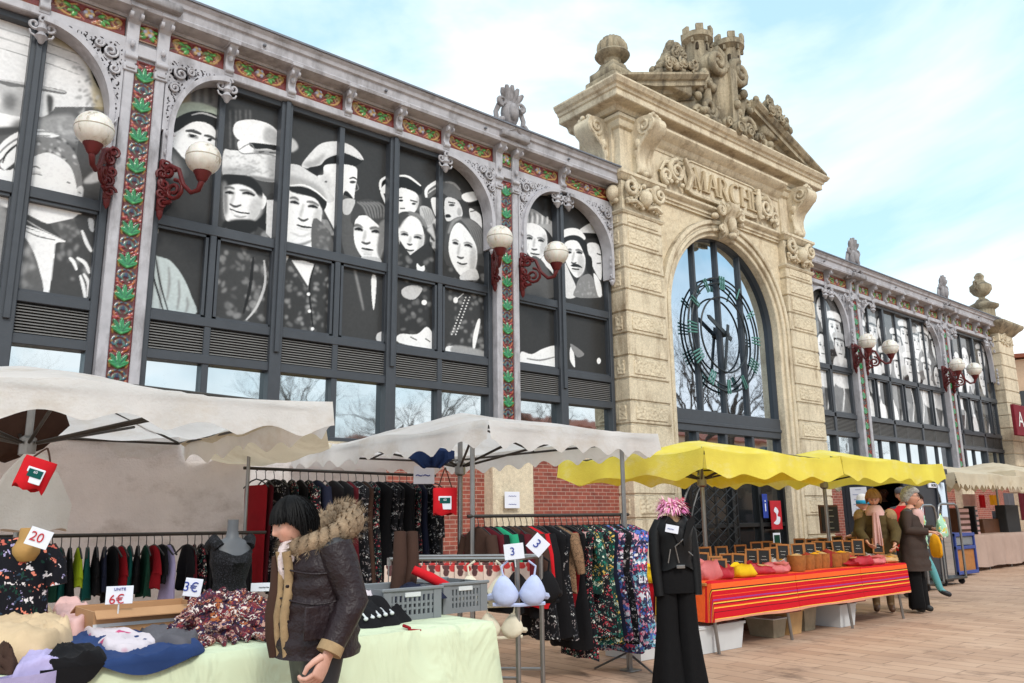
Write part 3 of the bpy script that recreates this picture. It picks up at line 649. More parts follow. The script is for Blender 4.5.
    P([(335, 255), (345, 215), (400, 188), (450, 190), (520, 222), (555, 275), (540, 300), (470, 280), (415, 250), (350, 290)], g(.12)); S([(338, 285), (340, 235), (400, 192), (418, 200)], 22, W_); S([(345, 262), (390, 230), (415, 232)], 9, LT); S([(450, 192), (500, 200), (540, 240)], 14, MD)
    P([(452, 290), (520, 300), (552, 360), (545, 410), (490, 425), (452, 412)], g(.75)); E(490, 330, 18, 8, DK); S([(468, 312), (510, 318)], 9, BK); P([(452, 388), (475, 385), (485, 402), (455, 405)], BK); E(535, 370, 14, 25, MD, soft=1, op=.6)
    P([(550, 270), (590, 253), (655, 250), (668, 285), (600, 312), (560, 300)], W_); P([(590, 325), (668, 302), (668, 330), (605, 340)], BK); P([(595, 350), (640, 370), (665, 400), (668, 490), (610, 430)], g(.75)); S([(600, 370), (640, 360)], 8, DK)
    P([(455, 480), (490, 420), (560, 398), (645, 440), (690, 520), (700, 690), (650, 690), (460, 690)], g(.07))
    for k in range(6): S([(540+k*10, 410), (600+k*13, 480), (640+k*10, 620)], 8, g(.28), soft=.8, op=.7)
    S([(470, 500), (500, 430), (550, 405)], 20, g(.3), soft=1)
    P6([(655, 140), (664, 90), (685, 68), (712, 92), (738, 140), (738, 195), (715, 238), (685, 220), (662, 180)], W_); P, S, E = prt(cv, 400, 220, 4.879); P([(345, 140), (372, 150), (365, 250), (340, 255)], LT, soft=2); fx(S, E, [[(254, 101), (270, 97), (287, 105)], [(310, 113), (332, 110), (354, 121)]], [[(257, 113), (270, 111), (284, 119)], [(314, 124), (333, 122), (352, 134)]], [[(292, 115), (286, 150), (282, 172)], [(278, 177), (296, 186), (312, 182)]], [(278, 205), (303, 216), (328, 212)], 7, .6); P, S, E = prt(cv, 370, 150, 5.99)
    P6([(690, 225), (735, 205), (745, 250), (700, 250)], g(.7)); mottle(cv, P6, [(650, 195), (690, 240), (740, 240), (768, 215), (768, 480), (648, 465)], g(.04), g(.4), 15, 80, (4, 9), E6)
    for k in range(14):
        for dx in (0, 12): E6(712-k*3.2+dx-6, 292+k*8.5, 2.2, 2, W_)
    E6(676, 300, 7, 9, W_); S6([(676, 300), (700, 280)], 3, W_); P6([(742, 360), (750, 365), (735, 440), (728, 450), (728, 410)], W_); P6([(648, 440), (672, 440), (672, 465), (648, 462)], W_); P6([(672, 435), (768, 455), (768, 480), (672, 466)], g(.35), soft=1)
    grain(cv, .12, 1, cells=(2, 3)); return cv
def mural3():
    cv = Cv(10.4, 13.2, 4.22, 8.22, .0125, g(.035), lambda p: wall_pt(*p, 12.2)); P, S, E = prt(cv, 510, 180, 5.99); P7, S7, E7 = prt(cv, 460, 200, 2.996)
    P([(60, 255), (80, 198), (130, 172), (200, 215), (268, 270), (270, 360), (220, 300), (140, 262), (65, 262)], g(.4))
    for k in range(12): S([(70+k*15, 190+abs(k-4)*6), (75+k*15, 225), (72+k*15, 265)], 9, (W_, DK)[k % 2], soft=.6, op=.6)
    P([(62, 270), (100, 258), (160, 265), (215, 312), (220, 400), (185, 470), (130, 465), (90, 415), (64, 385)], W_); P([(195, 330), (222, 350), (205, 430), (180, 450)], LT, soft=2); fx(S, E, [[(92, 336), (115, 332), (138, 346)], [(162, 348), (185, 348), (208, 362)]], [[(98, 350), (116, 347), (134, 354)], [(168, 362), (185, 361), (202, 370)]], [[(148, 350), (144, 380), (140, 402)], [(128, 411), (146, 418), (164, 414)]], [(122, 437), (148, 444), (178, 446)], 7.5, .9); S([(110, 380), (105, 420)], 5, LT, soft=.8); S([(180, 395), (190, 430)], 5, LT, soft=.8)
    P([(185, 480), (225, 450), (268, 520), (270, 570), (240, 540)], W_); P([(120, 470), (190, 480), (240, 560), (270, 600), (270, 700), (60, 700)], g(.1))
    P([(405, 310), (500, 255), (532, 335), (455, 345)], g(.72)); P([(420, 318), (525, 322), (525, 345), (450, 350)], BK); P([(465, 380), (530, 388), (548, 480), (545, 600), (500, 530), (470, 440)], g(.8)); S([(520, 440), (545, 450)], 9, BK); S([(520, 500), (546, 498)], 9, DK)
    P([(318, 305), (360, 288), (410, 295), (448, 335), (440, 360), (330, 352)], W_); P([(315, 350), (370, 330), (420, 340), (458, 380), (462, 440), (440, 440), (410, 380), (330, 372)], BK)
    P([(328, 378), (400, 365), (442, 440), (452, 490), (440, 550), (400, 585), (362, 545), (330, 475)], W_); P([(410, 450), (446, 470), (440, 550), (405, 575)], LT, soft=2); fx(S, E, [[(346, 420), (358, 416), (370, 420)], [(392, 420), (412, 420), (438, 434)]], [[(346, 434), (357, 432), (368, 436)], [(398, 434), (414, 433), (432, 441)]], [[(385, 430), (378, 462), (372, 488)], [(366, 492), (380, 500), (398, 494)]], [(370, 530), (392, 534), (415, 536)], 7.5, 1); P([(362, 512), (385, 502), (410, 506), (434, 526), (405, 522), (380, 520)], BK)
    P([(325, 500), (360, 560), (395, 640), (395, 700), (325, 690)], g(.75)); P([(395, 640), (420, 585), (480, 565), (520, 640), (550, 700), (390, 700)], MD); mottle(cv, P, [(400, 620), (450, 580), (500, 640), (520, 690), (395, 690)], MD, LT, 3, 30, (4, 9), E)
    P([(500, 560), (540, 610), (550, 690), (525, 690)], W_); P([(455, 450), (490, 470), (490, 560), (460, 540)], BK)
    P7([(183, 455), (215, 462), (250, 445), (290, 440), (296, 500), (250, 505), (185, 495)], W_); S7([(200, 475), (240, 480), (285, 470)], 5, MD); P7([(330, 445), (338, 440), (345, 500), (330, 480)], W_); P7([(330, 430), (372, 460), (350, 470)], MD); E7(416, 482, 6, 9, W_); P7([(178, 0), (186, 0), (186, 80), (178, 70)], g(.3))
    grain(cv, .12, 4, cells=(2, 3)); return cv
def mural1():
    cv = Cv(.2, 2.7, 4.22, 8.22, .0125, g(.12), lambda p: wall_pt(*p, 12.2)); P, S, E = prt(cv, 0, 0, 5.99)
    P([(-200, -100), (640, 60), (640, 640), (-200, 640)], g(.8), curve=False)
    for y in (180, 235, 300): S([(-60, y-30), (230, y+60), (480, y+150)], 5, MD)
    P([(300, 190), (380, 190), (480, 270), (560, 380), (620, 470), (640, 640), (560, 640), (540, 460), (480, 330), (330, 260)], lin((180, 165, 125)), soft=2, op=.8)
    P([(540, 395), (575, 380), (625, 470), (640, 560), (600, 540), (560, 470)], BK); 
    for k in range(40):
        rr = random.Random(k); E(rr.uniform(440, 600), rr.uniform(370, 680), rr.uniform(6, 18), rr.uniform(5, 12), rr.choice([MD, LT, DK]), rr.uniform(0, 3), soft=.7, op=.6)
    P([(-40, 470), (0, 480), (180, 505), (280, 520), (390, 545), (380, 565), (250, 545), (160, 545), (-40, 505)], g(.16)); S([(0, 475), (180, 508), (390, 552)], 14, LT)
    P([(-60, 500), (60, 520), (170, 540), (170, 700), (-60, 700)], g(.55)); E(60, 610, 45, 55, BK, soft=3, op=.7); E(-30, 600, 30, 50, W_, soft=2); P([(230, 560), (310, 570), (330, 640), (280, 690), (230, 690)], g(.75)); P([(280, 570), (320, 590), (310, 680), (290, 690)], DK, soft=1)
    P, S, E = prt(cv, 0, 110, 5.99)
    P([(-80, 10), (60, 30), (170, 60), (150, 140), (60, 120), (-80, 110)], W_); P([(100, 60), (160, 70), (150, 110), (60, 115)], MD, soft=2); P([(-80, 110), (150, 100), (130, 130), (-80, 160)], DK, soft=1)
    P([(210, 60), (430, 30), (470, 160), (460, 200), (330, 150), (200, 130)], g(.35), soft=2); mottle(cv, P, [(300, 60), (430, 40), (460, 190), (330, 140)], g(.3), g(.7), 12, 40, (6, 18), E)
    P([(480, 160), (560, 200), (600, 260), (600, 380), (500, 440), (460, 330)], g(.08)); P([(500, 430), (560, 370), (600, 365), (600, 640), (480, 600)], g(.1)); P([(500, 430), (560, 372), (600, 365), (600, 420), (540, 440)], LT, soft=1)
    P([(-60, 330), (-20, 240), (40, 170), (140, 120), (260, 118), (360, 150), (280, 170), (190, 165), (130, 185), (60, 230), (10, 290)], W_); S([(-40, 300), (40, 215), (140, 160), (300, 155)], 12, MD); S([(200, 130), (300, 130), (370, 155)], 14, MD, op=.8)
    P([(0, 330), (30, 280), (130, 185), (135, 260), (60, 360), (30, 360)], W_); S([(15, 320), (40, 260), (120, 195)], 13, BK); P([(30, 365), (80, 320), (135, 260), (130, 350)], DK)
    P([(190, 170), (330, 170), (440, 240), (490, 400), (480, 480), (450, 440), (400, 330), (290, 260), (180, 280)], MD)
    for k in range(40):
        rr = random.Random(k+9); E(rr.uniform(210, 470), rr.uniform(170, 330)+0, rr.uniform(5, 16), rr.uniform(4, 9), rr.choice([BK, W_, LT]), rr.uniform(.3, 1.2), soft=.6, op=.7)
    P([(-60, 360), (60, 360), (180, 290), (280, 255), (360, 285), (425, 345), (455, 440), (470, 560), (470, 640), (-60, 560)], W_)
    S([(185, 345), (215, 338), (240, 352)], 8, DK); S([(190, 385), (220, 383), (252, 392)], 8, DK); S([(190, 372), (245, 378)], 14, LT, soft=1); S([(400, 430), (420, 440)], 9, BK); P([(462, 470), (490, 455), (500, 490), (480, 560), (465, 530)], g(.75)); S([(470, 490), (485, 500)], 7, DK)
    P, S, E = prt(cv, 0, 200, 5.99)
    P([(-60, 0), (140, 20), (440, 90), (560, 100), (560, 620), (-60, 560)], g(.06)); P([(-60, -40), (450, 40), (445, 105), (380, 130), (280, 140), (140, 75), (0, 40), (20, 110), (-60, 100)], W_); mottle(cv, P, [(300, 140), (440, 110), (480, 200), (400, 260), (320, 180)], g(.1), g(.4), 6, 30, (6, 16), E)
    P([(135, 170), (180, 175), (390, 245), (335, 260), (325, 340), (290, 570), (255, 560), (230, 400), (180, 270), (130, 215)], W_); S([(140, 150), (250, 190), (390, 250)], 12, W_); S([(135, 175), (220, 215), (330, 240)], 7, DK); S([(140, 110), (240, 170), (380, 240)], 6, LT)
    P([(130, 215), (180, 270), (230, 400), (255, 560), (105, 545), (125, 330)], g(.12)); 
    for k in range(26):
        rr = random.Random(k+77); E(rr.uniform(110, 210), rr.uniform(260, 540), rr.uniform(5, 16), rr.uniform(10, 30), LT, rr.uniform(-.5, .5), soft=1.5, op=.4); E(rr.uniform(340, 560), rr.uniform(120, 560), rr.uniform(5, 14), rr.uniform(8, 26), rr.choice([MD, LT, DK]), rr.uniform(-.5, .5), soft=1.2, op=.4)
    for a in ([(415, 345), (440, 370), (460, 420)], [(460, 345), (510, 380), (535, 440)], [(480, 450), (500, 520), (512, 600)], [(500, 440), (530, 500), (525, 580)], [(490, 180), (520, 260), (550, 310)]): S(a, 22, W_)
    P([(530, 110), (560, 120), (560, 190), (535, 170)], g(.7)); P([(-60, 30), (40, 60), (60, 200), (40, 520), (-60, 500)], g(.3), soft=2)
    grain(cv, .12, 8, cells=(2, 3)); return cv
def mural_r(x0, x1, seed, dense=1.0):
    "crowd prints of the far wing"
    cv = Cv(x0, x1, 4.22, 8.22, .03, g(.1)); r = random.Random(seed); x = x0+.4; i = 0
    P = lambda pts, c, **k: cv.poly(pts, c, **k); E = lambda a, b, rx, rz, c, rot=0, **k: cv.ell(a, b, rx, rz, c, rot, **k); S = lambda pts, w, c, **k: cv.stroke(pts, w, c, **k)
    while x < x1:
        for zc in (7.25+r.uniform(-.25, .25), 6.35+r.uniform(-.2, .2)):
            xx = x+r.uniform(-.15, .15); w = r.uniform(.27, .36); h = w*1.4; hat = r.random()
            P([(xx-w*1.7, zc-h*3), (xx-w*1.6, zc-h*1.2), (xx-w*.5, zc-h*.75), (xx+w*.5, zc-h*.75), (xx+w*1.6, zc-h*1.2), (xx+w*1.7, zc-h*3)], r.choice([g(.05), g(.2), g(.6), g(.75)]))
            E(xx, zc-h*1.0, w*.45, h*.4, W_); E(xx, zc+h*.25, w*1.15, h*.95, BK); E(xx, zc, w, h, W_)
            if hat < .6: E(xx, zc+h*.8, w*1.4, h*.38, W_ if hat < .4 else LT); S([(xx-w*1.2, zc+h*.55), (xx, zc+h*.62), (xx+w*1.2, zc+h*.5)], h*.16, BK)
            E(xx+w*.6, zc, w*.4, h*.8, MD, soft=2, op=.5)
            for s in (-1, 1): E(xx+s*w*.42, zc+h*.12, w*.2, h*.09, BK); S([(xx+s*w*.7, zc+h*.28), (xx+s*w*.2, zc+h*.3)], h*.08, DK)
            S([(xx, zc+h*.1), (xx+w*.1, zc-h*.25)], h*.1, MD); S([(xx-w*.35, zc-h*.55), (xx+w*.35, zc-h*.55)], h*.1, BK)
        P([(x-.2, 4.3), (x+.1, 5.0), (x+.3, 4.9), (x+.4, 4.3)], r.choice([g(.4), W_, g(.2)])); S([(x, 5.6), (x+.1, 5), (x-.1, 4.4)], .08, W_, op=.8)
        x += .78/dense
    grain(cv, .2, seed, cells=(2, 4)); return cv
PX2 = 10.07; PX1 = 3.02
bay(3.32, 9.77, [4.26, 5.33, 6.4, 7.46, 8.54], (2, 4), [(3.32, 4.26), (9.77, 8.54)], mural2())
bay(10.37, 13.22, [11.66], (1,), [(10.37, 11.5), (13.22, 11.83)], mural3())
bay(-1.2, 2.72, [-.55, .6, 1.64], (3,), [(2.72, 1.64)], mural1())
bay(21.38, 24.05, [22.75], (1,), [(24.05, 22.93), (21.38, 22.57)], mural_r(21.4, 24.05, 3, .9))
bay(24.66, 30.7, [25.55, 26.5, 27.5, 28.55, 29.65], (2, 4), [(24.66, 25.55), (30.7, 29.65)], mural_r(24.7, 30.7, 8))
bay(31.3, 35.6, [31.9, 32.85, 33.9, 34.9], (1, 3), [(31.3, 31.9), (35.6, 34.9)], mural_r(31.3, 35.6, 21))
for x in (PX1, PX2, 24.36, 31.0): pilaster(x)
cornice(-3, 13.2); cornice(21.4, 36)
b = MB(); b.box(-3, 13.3, 12.1, 12.5, 0, 2.52); b.box(21.3, 36, 12.1, 12.5, 0, 2.47); b.box(-3, 36, 12.45, 12.5, 2.5, 8.6); b.build('base_wall', 'brick', hall)
b = MB()
for x0, x1 in ((-1.5, 2.5), (3.58, 9.5), (10.6, 13.2), (21.4, 23.8), (24.9, 30.4), (31.6, 35.5)): b.cbox(x0, x1, 12.05, 12.3, 2.44, 2.56, .02); b.cbox(x0, x1, 12.04, 12.3, 0, .35, .02)
b.build('sill_course', 'stone', hall, 30)
t = NT('globe'); t.set(.35, 0, .5); co = t.coord((1, 1, .4)); t.col(t.ramp(t.noise(7, 6, co, .7), [(.36, lin((160, 146, 126))), (.46, lin((216, 210, 200))), (.7, lin((232, 229, 222)))])); t.b.inputs['Subsurface Weight'].default_value = .15; M['globe'] = t.m; sm('globe_seam', (170, 158, 142))
# wall lamps
def wall_lamp(px, s, label):
    z0 = zz(px, 6.47); x0 = px+s*.36; gx, gy = px+s*.73, 11.3
    o = thing('wall_lamp', label, 'wall lamp', (x0, 11.93, z0-.3), 'red iron globe lamps on the pilasters')
    m = MB(); m.blob((gx, gy, z0), (.25, .25, .245), 28, 18)
    m.build('globe', 'globe', o, 60); rg_ = MB().lathe([(.249, z0-.01), (.2525, z0), (.249, z0+.01)], (gx, gy, 0), 28); rg_.build('seam', 'globe_seam', o)
    m = MB(); m.lathe([(.05, z0-.36), (.075, z0-.33), (.1, z0-.27), (.125, z0-.225), (.13, z0-.205), (.1, z0-.2)], (gx, gy, 0), 18); m.build('globe_cup', 'lamp_red', o, 40)
    d = Vector((gx-x0, gy-11.93, 0)); L = d.length; d.normalize()
    PT = lambda u, v: (x0+d.x*u, 11.93+d.y*u, z0+v)
    m = MB(); m.tube([PT(*p) for p in ((.02, -.1), (.15, -.02), (.3, -.1), (.4, -.35), (.55, -.5), (.68, -.48), (L, -.36), (L, -.3))], [.04, .04, .034, .034, .034, .038, .045, .045], 8)
    m.tube([PT(*p) for p in spiral((.24, -.42), .17, 1.6, pi/2, -1)], .03, 7); m.tube([PT(*p) for p in spiral((.13, -.12), .11, 1.5, 0, 1)], .03, 7); m.tube([PT(*p) for p in ((.0, -.55), (.1, -.6), (.2, -.58))], .03, 6)
    m.tube([PT(*p) for p in spiral((.1, -.42), .08, 1.3, 0, -1)], .025, 6)
    m.build('arm', 'lamp_red', o, 50)
    m = MB(); m.cbox(x0-.05, x0+.05, 11.88, 11.98, z0-.72, z0+.1, .02)
    for k in range(5): m.tube(sp3(spiral((x0+.02*(-1)**k, z0-.6+k*.15), .085, 1.3, k*1.3, (-1)**k), 11.87), .022, 6)
    m.lathe([(.001, z0-.86), (.04, z0-.8), (.05, z0-.72), (.02, z0-.7)], (x0, 11.91, 0), 8); m.build('wall_plate', 'lamp_red', o, 50)
for px, w in ((PX1, 'leftmost tiled pilaster'), (PX2, 'tiled pilaster just before the portal'), (24.3, 'first pilaster beyond the portal'), (30.75, 'farthest tiled pilaster')):
    for s, v in ((-1, 'left'), (1, 'right')): wall_lamp(px, s, f'globe lamp on red bracket, {v} of the {w}')
# ------------------------------------------------------------------ stone portal
XC, YF = 17.3, 11.65
port = MB(); N_ = {}
# rear mass that carries everything
def cut_pier(x0, x1, nm):
    m = MB(); rg = MB(); z = 0.0; hs = [.75]+[.5]*14+[.38]; i = 0
    for h in hs:
        if z+h > 8.14: h = 8.14-z
        m.cbox(x0, x1, YF, 13.0, z+.012, z+h-.012, .022)
        if i % 2 == 0 or i > 12:
            rg.cbox(x0+.16, x1-.16, YF-.022, YF+.05, z+.09, z+h-.09, .012)
            if x0 < 15: rg.cbox(x0-.02, x0+.03, YF+.14, 12.0, z+.09, z+h-.09, .01)
        z += h; i += 1
    m.box(x0+.03, x1-.03, YF+.03, 12.98, 0, 8.14)
    m.cbox(x0-.08, x1+.08, YF-.1, 13.0, 0, .7, .03)
    p = m.build('pier', 'stone', hall, 30); rg.build('rustication', 'stone_rough', p, 30); return p
PL = cut_pier(13.25, 14.62, 'l'); PR = cut_pier(19.98, 21.35, 'r')
def moulding_u(prof, xl, xr, yf, yb, nm, material='stone', parent=hall):
    m = MB(); m.ring([[(xl-o, yb, z), (xl-o, yf-o, z), (xr+o, yf-o, z), (xr+o, yb, z)] for o, z in prof], wrap=False, caps=False)
    z0, z1 = prof[0][1], prof[-1][1]
    return m.build(nm, material, parent, 25)
def scrolls(m, x0, x1, z0, z1, y, seed, n=9, axis='y', rad=(.08, .17)):
    r = random.Random(seed); f = (lambda x, z, d: (x, y-d, z)) if axis == 'y' else (lambda x, z, d: (y-d, x, z))
    for k in range(n):
        x, z, q = r.uniform(x0+.1, x1-.1), r.uniform(z0+.1, z1-.1), r.uniform(*rad); d = r.uniform(0, .05)
        m.tube([f(a, b, d+.05*i/16) for i, (a, b) in enumerate(spiral((x, z), q, 1.5, r.uniform(0, 6), r.choice((-1, 1))))], [q*.3*(1-.03*i) for i in range(17)], 7)
    for k in range(n*2):
        x, z, q = r.uniform(x0+.05, x1-.05), r.uniform(z0+.05, z1-.05), r.uniform(.03, .07); p = f(x, z, .04); m.blob(p, (q, q, q), 8, 6)
def capital(x0, x1, p):
    m = MB(); m.box(x0+.02, x1-.02, YF+.02, 13, 8.1, 8.95); scrolls(m, x0+.05, x1-.05, 8.18, 8.88, YF-.02, int(x0*10), 22, rad=(.05, .12))
    xc = (x0+x1)/2; m.blob((xc, YF-.12, 8.5), (.17, .16, .22), 12, 8)
    for s in (-1, 1):
        m.tube([(a, YF-.08-.1*(i/16), b) for i, (a, b) in enumerate(spiral((xc+s*.5, 8.68), .22, 1.6, pi/2, s))], [.075*(1-.035*i) for i in range(17)], 8)
        m.tube([(xc+s*.1, YF-.08, 8.3), (xc+s*.35, YF-.12, 8.36), (xc+s*.6, YF-.08, 8.3)], .05, 7)
    if x0 < 15:
        scrolls(m, YF+.05, 12.6, 8.2, 8.9, x0-.02, 5, 6, 'x'); m.blob((x0-.1, 11.85, 8.55), (.14, .16, .2), 10, 8)
    m.build('capital', 'stone', p, 50)
    moulding_u([(0, 8.04), (.03, 8.05), (.06, 8.1), (.03, 8.14), (0, 8.15)], x0, x1, YF, 13, 'capital_band', parent=p)
    moulding_u([(0, 8.86), (.05, 8.9), (.1, 8.97), (.12, 8.98), (.12, 9.05), (0, 9.08)], x0, x1, YF, 13, 'abacus', parent=p)
    m = MB(); m.box(x0+.12, x1-.12, YF+.1, 13.0, 9.0, 10.5); m.build('attic_block', 'stone', p, 30)
    moulding_u([(0, 10.2), (.06, 10.24), (.1, 10.33), (.1, 10.38), (.16, 10.42), (.16, 10.5)], x0+.12, x1-.12, YF+.1, 13, 'attic_band', parent=p)
def console(xc, yb, p, face='y', w=.24):
    "S-shaped bracket, built facing -Y at x=0 then moved"
    m = MB(); prof = []
    front = [(.1, 0), (.2, .03), (.24, .14), (.2, .3), (.2, .48), (.3, .68), (.52, .86), (.68, 1.04), (.7, 1.2), (.6, 1.33), (.42, 1.38)]
    q = spl([(-a, b) for a, b in front], 4, False)
    m.prism([(0.02, 0)]+q+[(.02, 1.38)], -w, w, 'x')
    for s in (-1, 1):
        m.tube([(s*(w-.02+.05*(i/16)), a, b) for i, (a, b) in enumerate(spiral((-.44, 1.12), .22, 1.6, pi, 1))], [.06*(1-.03*i) for i in range(17)], 7)
        m.tube([(s*w, -a*.9, b) for a, b in front[1:9]], .035, 6); m.blob((s*w, -.2, .75), (.06, .09, .14), 8, 6); m.blob((s*w, -.15, .5), (.05, .07, .12), 8, 6)
    m.lathe([(.001, -w*1.05), (.13, -w*1.02), (.13, w*1.02), (.001, w*1.05)], (0, -.53, 1.2), 14, ax='x')
    for k in range(6): m.blob((.16*cos(k), -.56+.02*sin(k*2), 1.33+.07*sin(k)), (.07, .06, .07), 8, 6)
    m.blob((0, -.18, .04), (.1, .12, .09), 10, 6)
    mt = Matrix.Translation((xc, yb, 9.1)) if face == 'y' else (Matrix.Translation((xc, yb, 9.1)) @ Matrix.Rotation(-pi/2, 4, 'Z'))
    m.xf(mt); m.build('console', 'stone', p, 40)
for x0, x1, p in ((13.25, 14.62, PL), (19.98, 21.35, PR)):
    capital(x0, x1, p); console((x0+x1)/2+.08, YF+.12, p)
console(13.37, 12.3, PL, 'x')
# wall with the arched opening
RG, ZS = 2.3, 6.06
m = MB(); n = 40
def arch_pts(r, z0=0.0): return [(XC-r, z0)]+[(XC-r*cos(pi*i/n), ZS+r*sin(pi*i/n)) for i in range(n+1)]+[(XC+r, z0)]
A = arch_pts(RG+.1); B = [(14.5, 0)]+[(max(14.5, min(20.1, XC-4*cos(pi*i/n))), min(9.1, ZS+4*sin(pi*i/n)) if abs(4*cos(pi*i/n)) < 2.8 else min(9.1, ZS+4*sin(pi*i/n))) for i in range(n+1)]+[(20.1, 0)]
m.ring([[(x, y, z) for (x, z) in L for _ in (0,)] for L, y in ((A, 12.6), (A, 11.86), (B, 11.86))], wrap=False, caps=False)
m.build('arch_wall', 'stone_stud', hall)
m = MB()
for r0, r1, y0 in ((2.28, 2.42, 11.8), (2.4, 2.5, 11.72), (2.49, 2.6, 11.75), (2.58, 2.7, 11.69)):
    m.ring([[(x, y0+.02 if L in (0, 3) else y0, z) for L, (x, z) in enumerate((a, a2, b2, b))]+[(b[0], 12.0, b[1]), (a[0], 12.2, a[1])] for a, a2, b2, b in zip(arch_pts(r0), arch_pts(r0+.02), arch_pts(r1-.02), arch_pts(r1))])
m.build('archivolt', 'stone', hall, 35)
m = MB()  # keystone with volutes
m.prism([(11.8, 8.25), (11.62, 8.3), (11.55, 8.45), (11.6, 8.7), (11.45, 8.95), (11.36, 9.05), (11.36, 9.16), (11.8, 9.16)], XC-.2, XC+.2, 'x')
for s in (-1, 1):
    m.tube([(XC+s*.22, a, b) for a, b in spiral((11.5, 9.02), .15, 1.5, pi, 1)], .05, 7); m.tube([(a, 11.5, b) for a, b in spiral((XC+s*.42, 8.95), .17, 1.5, pi/2, s)], .055, 7)
    m.tube([(a, 11.6, b) for a, b in spiral((XC+s*.3, 8.5), .11, 1.5, -pi/2, -s)], .045, 7); m.blob((XC+s*.55, 11.62, 8.78), (.12, .1, .09))
m.blob((XC, 11.5, 8.62), (.13, .12, .24), 10, 8); m.blob((XC, 11.52, 8.33), (.12, .12, .1), 10, 6); m.build('keystone', 'stone', hall, 50)
# entablature
def hm(prof, x0, x1, nm, mt='stone', parent=hall): return MB().prism(prof, x0, x1, 'x').build(nm, mt, parent, 25)
hm([(12, 8.78), (11.8, 8.78), (11.8, 8.84), (11.76, 8.85), (11.76, 8.92), (11.7, 8.95), (11.66, 9.0), (11.66, 9.05), (12, 9.05)], 14.6, 20.0, 'architrave')
hm([(12.2, 9.05), (11.8, 9.05), (11.8, 10.28), (12.2, 10.28)], 14.5, 20.1, 'frieze_wall')
hm([(12.2, 10.05), (11.78, 10.05), (11.76, 10.12), (11.66, 10.2), (11.62, 10.28), (11.5, 10.36), (11.44, 10.44), (11.44, 10.5), (12.2, 10.5)], 14.5, 20.1, 'bed_moulding')
tb = MB(); tw, tz0, tz1 = 1.62, 9.2, 10.08
pl = [(XC-tw+.3, tz0), (XC+tw-.3, tz0)]+[(XC+tw-.3+.32*sin(a), (tz0+tz1)/2-.44*cos(a)) for a in [i*pi/8 for i in range(1, 8)]]+[(XC+tw-.3, tz1), (XC-tw+.3, tz1)]+[(XC-tw+.3-.32*sin(a), (tz0+tz1)/2+.44*cos(a)) for a in [i*pi/8 for i in range(1, 8)]]
tb.prism(pl, 11.7, 11.82, 'y'); tb.tube([(x, 11.7, z) for x, z in pl+[pl[0]]], .035, 6)
for s in (-1, 1):
    tb.tube([(a, 11.68, b) for a, b in spiral((XC+s*1.95, 9.62), .3, 1.6, pi/2, -s)], [.085*(1-.03*i) for i in range(17)], 8); tb.tube([(a, 11.68, b) for a, b in spiral((XC+s*2.35, 9.4), .2, 1.5, -pi/2, s)], [.07*(1-.03*i) for i in range(17)], 8)
    tb.tube([(XC+s*1.6, 11.66, 9.2), (XC+s*1.45, 11.6, 9.6), (XC+s*1.62, 11.66, 10.05)], [.06, .1, .06], 8); tb.tube([(XC+s*2.1, 11.7, 9.85), (XC+s*2.4, 11.7, 9.75), (XC+s*2.55, 11.72, 9.5)], .05, 7)
    for k in range(4): tb.blob((XC+s*(1.75+.22*k), 11.68, 9.3+.05*(k % 2)), (.07, .06, .07))
tab = tb.build('name_tablet', 'stone', hall, 45)
# raised letters M A R C H É
lm = MB(); LZ, LH = 9.36, .56
def bar(p, q, w0, w1=None):
    w1 = w1 or w0; d = Vector((q[0]-p[0], q[1]-p[1])).normalized(); nn = (-d.y, d.x)
    pts = [(p[0]+nn[0]*w0/2, p[1]+nn[1]*w0/2), (q[0]+nn[0]*w1/2, q[1]+nn[1]*w1/2), (q[0]-nn[0]*w1/2, q[1]-nn[1]*w1/2), (p[0]-nn[0]*w0/2, p[1]-nn[1]*w0/2)]
    bar.k += 1; e = .0007*(bar.k % 9); lm.prism(pts, 11.635+e, 11.705, 'y')
bar.k = 0
def arcb(c, rx, rz, a0, a1, w0, w1, n=12):
    rings = []
    for i in range(n+1):
        a = a0+(a1-a0)*i/n; w = w0+(w1-w0)*sin(pi*i/n); x, z = c[0]+rx*cos(a), c[1]+rz*sin(a); x2, z2 = c[0]+(rx-w)*cos(a), c[1]+(rz-w*.7)*sin(a)
        rings.append([(x, 11.637, z), (x2, 11.637, z2), (x2, 11.705, z2), (x, 11.705, z)])
    lm.ring(rings)
T_, t_ = .1, .045; zt = LZ+LH
def serif(x, z, w=.1): bar((x-w, z), (x+w, z), .03)
x = XC-1.25; bar((x, LZ), (x, zt), t_); bar((x, zt), (x+.2, LZ), T_); bar((x+.2, LZ), (x+.4, zt), t_); bar((x+.4, LZ), (x+.4, zt), T_); serif(x, LZ+.014, .07); serif(x+.4, LZ+.014)
x = XC-.7; bar((x, LZ), (x+.19, zt), t_); bar((x+.19, zt), (x+.38, LZ), T_); bar((x+.08, LZ+.2), (x+.31, LZ+.2), .04); serif(x, LZ+.014, .07); serif(x+.38, LZ+.014, .08)
x = XC-.19; bar((x, LZ), (x, zt), T_); arcb((x+.06, LZ+.42), .24, .15, pi/2, -pi/2, .03, .1); bar((x+.1, LZ+.29), (x+.31, LZ), T_*.9); bar((x, zt-.017), (x+.09, zt-.017), .034); serif(x, LZ+.014, .08); serif(x+.32, LZ+.014, .06)
x = XC+.48; arcb((x, LZ+.28), .25, .29, R(50), R(310), .04, .12); 
x = XC+.79; bar((x, LZ), (x, zt), T_); bar((x+.34, LZ), (x+.34, zt), T_); bar((x, LZ+.29), (x+.34, LZ+.29), .045); [serif(a, b) for a in (x, x+.34) for b in (LZ+.014, zt-.014)]
x = XC+1.28; bar((x, LZ), (x, zt), T_)
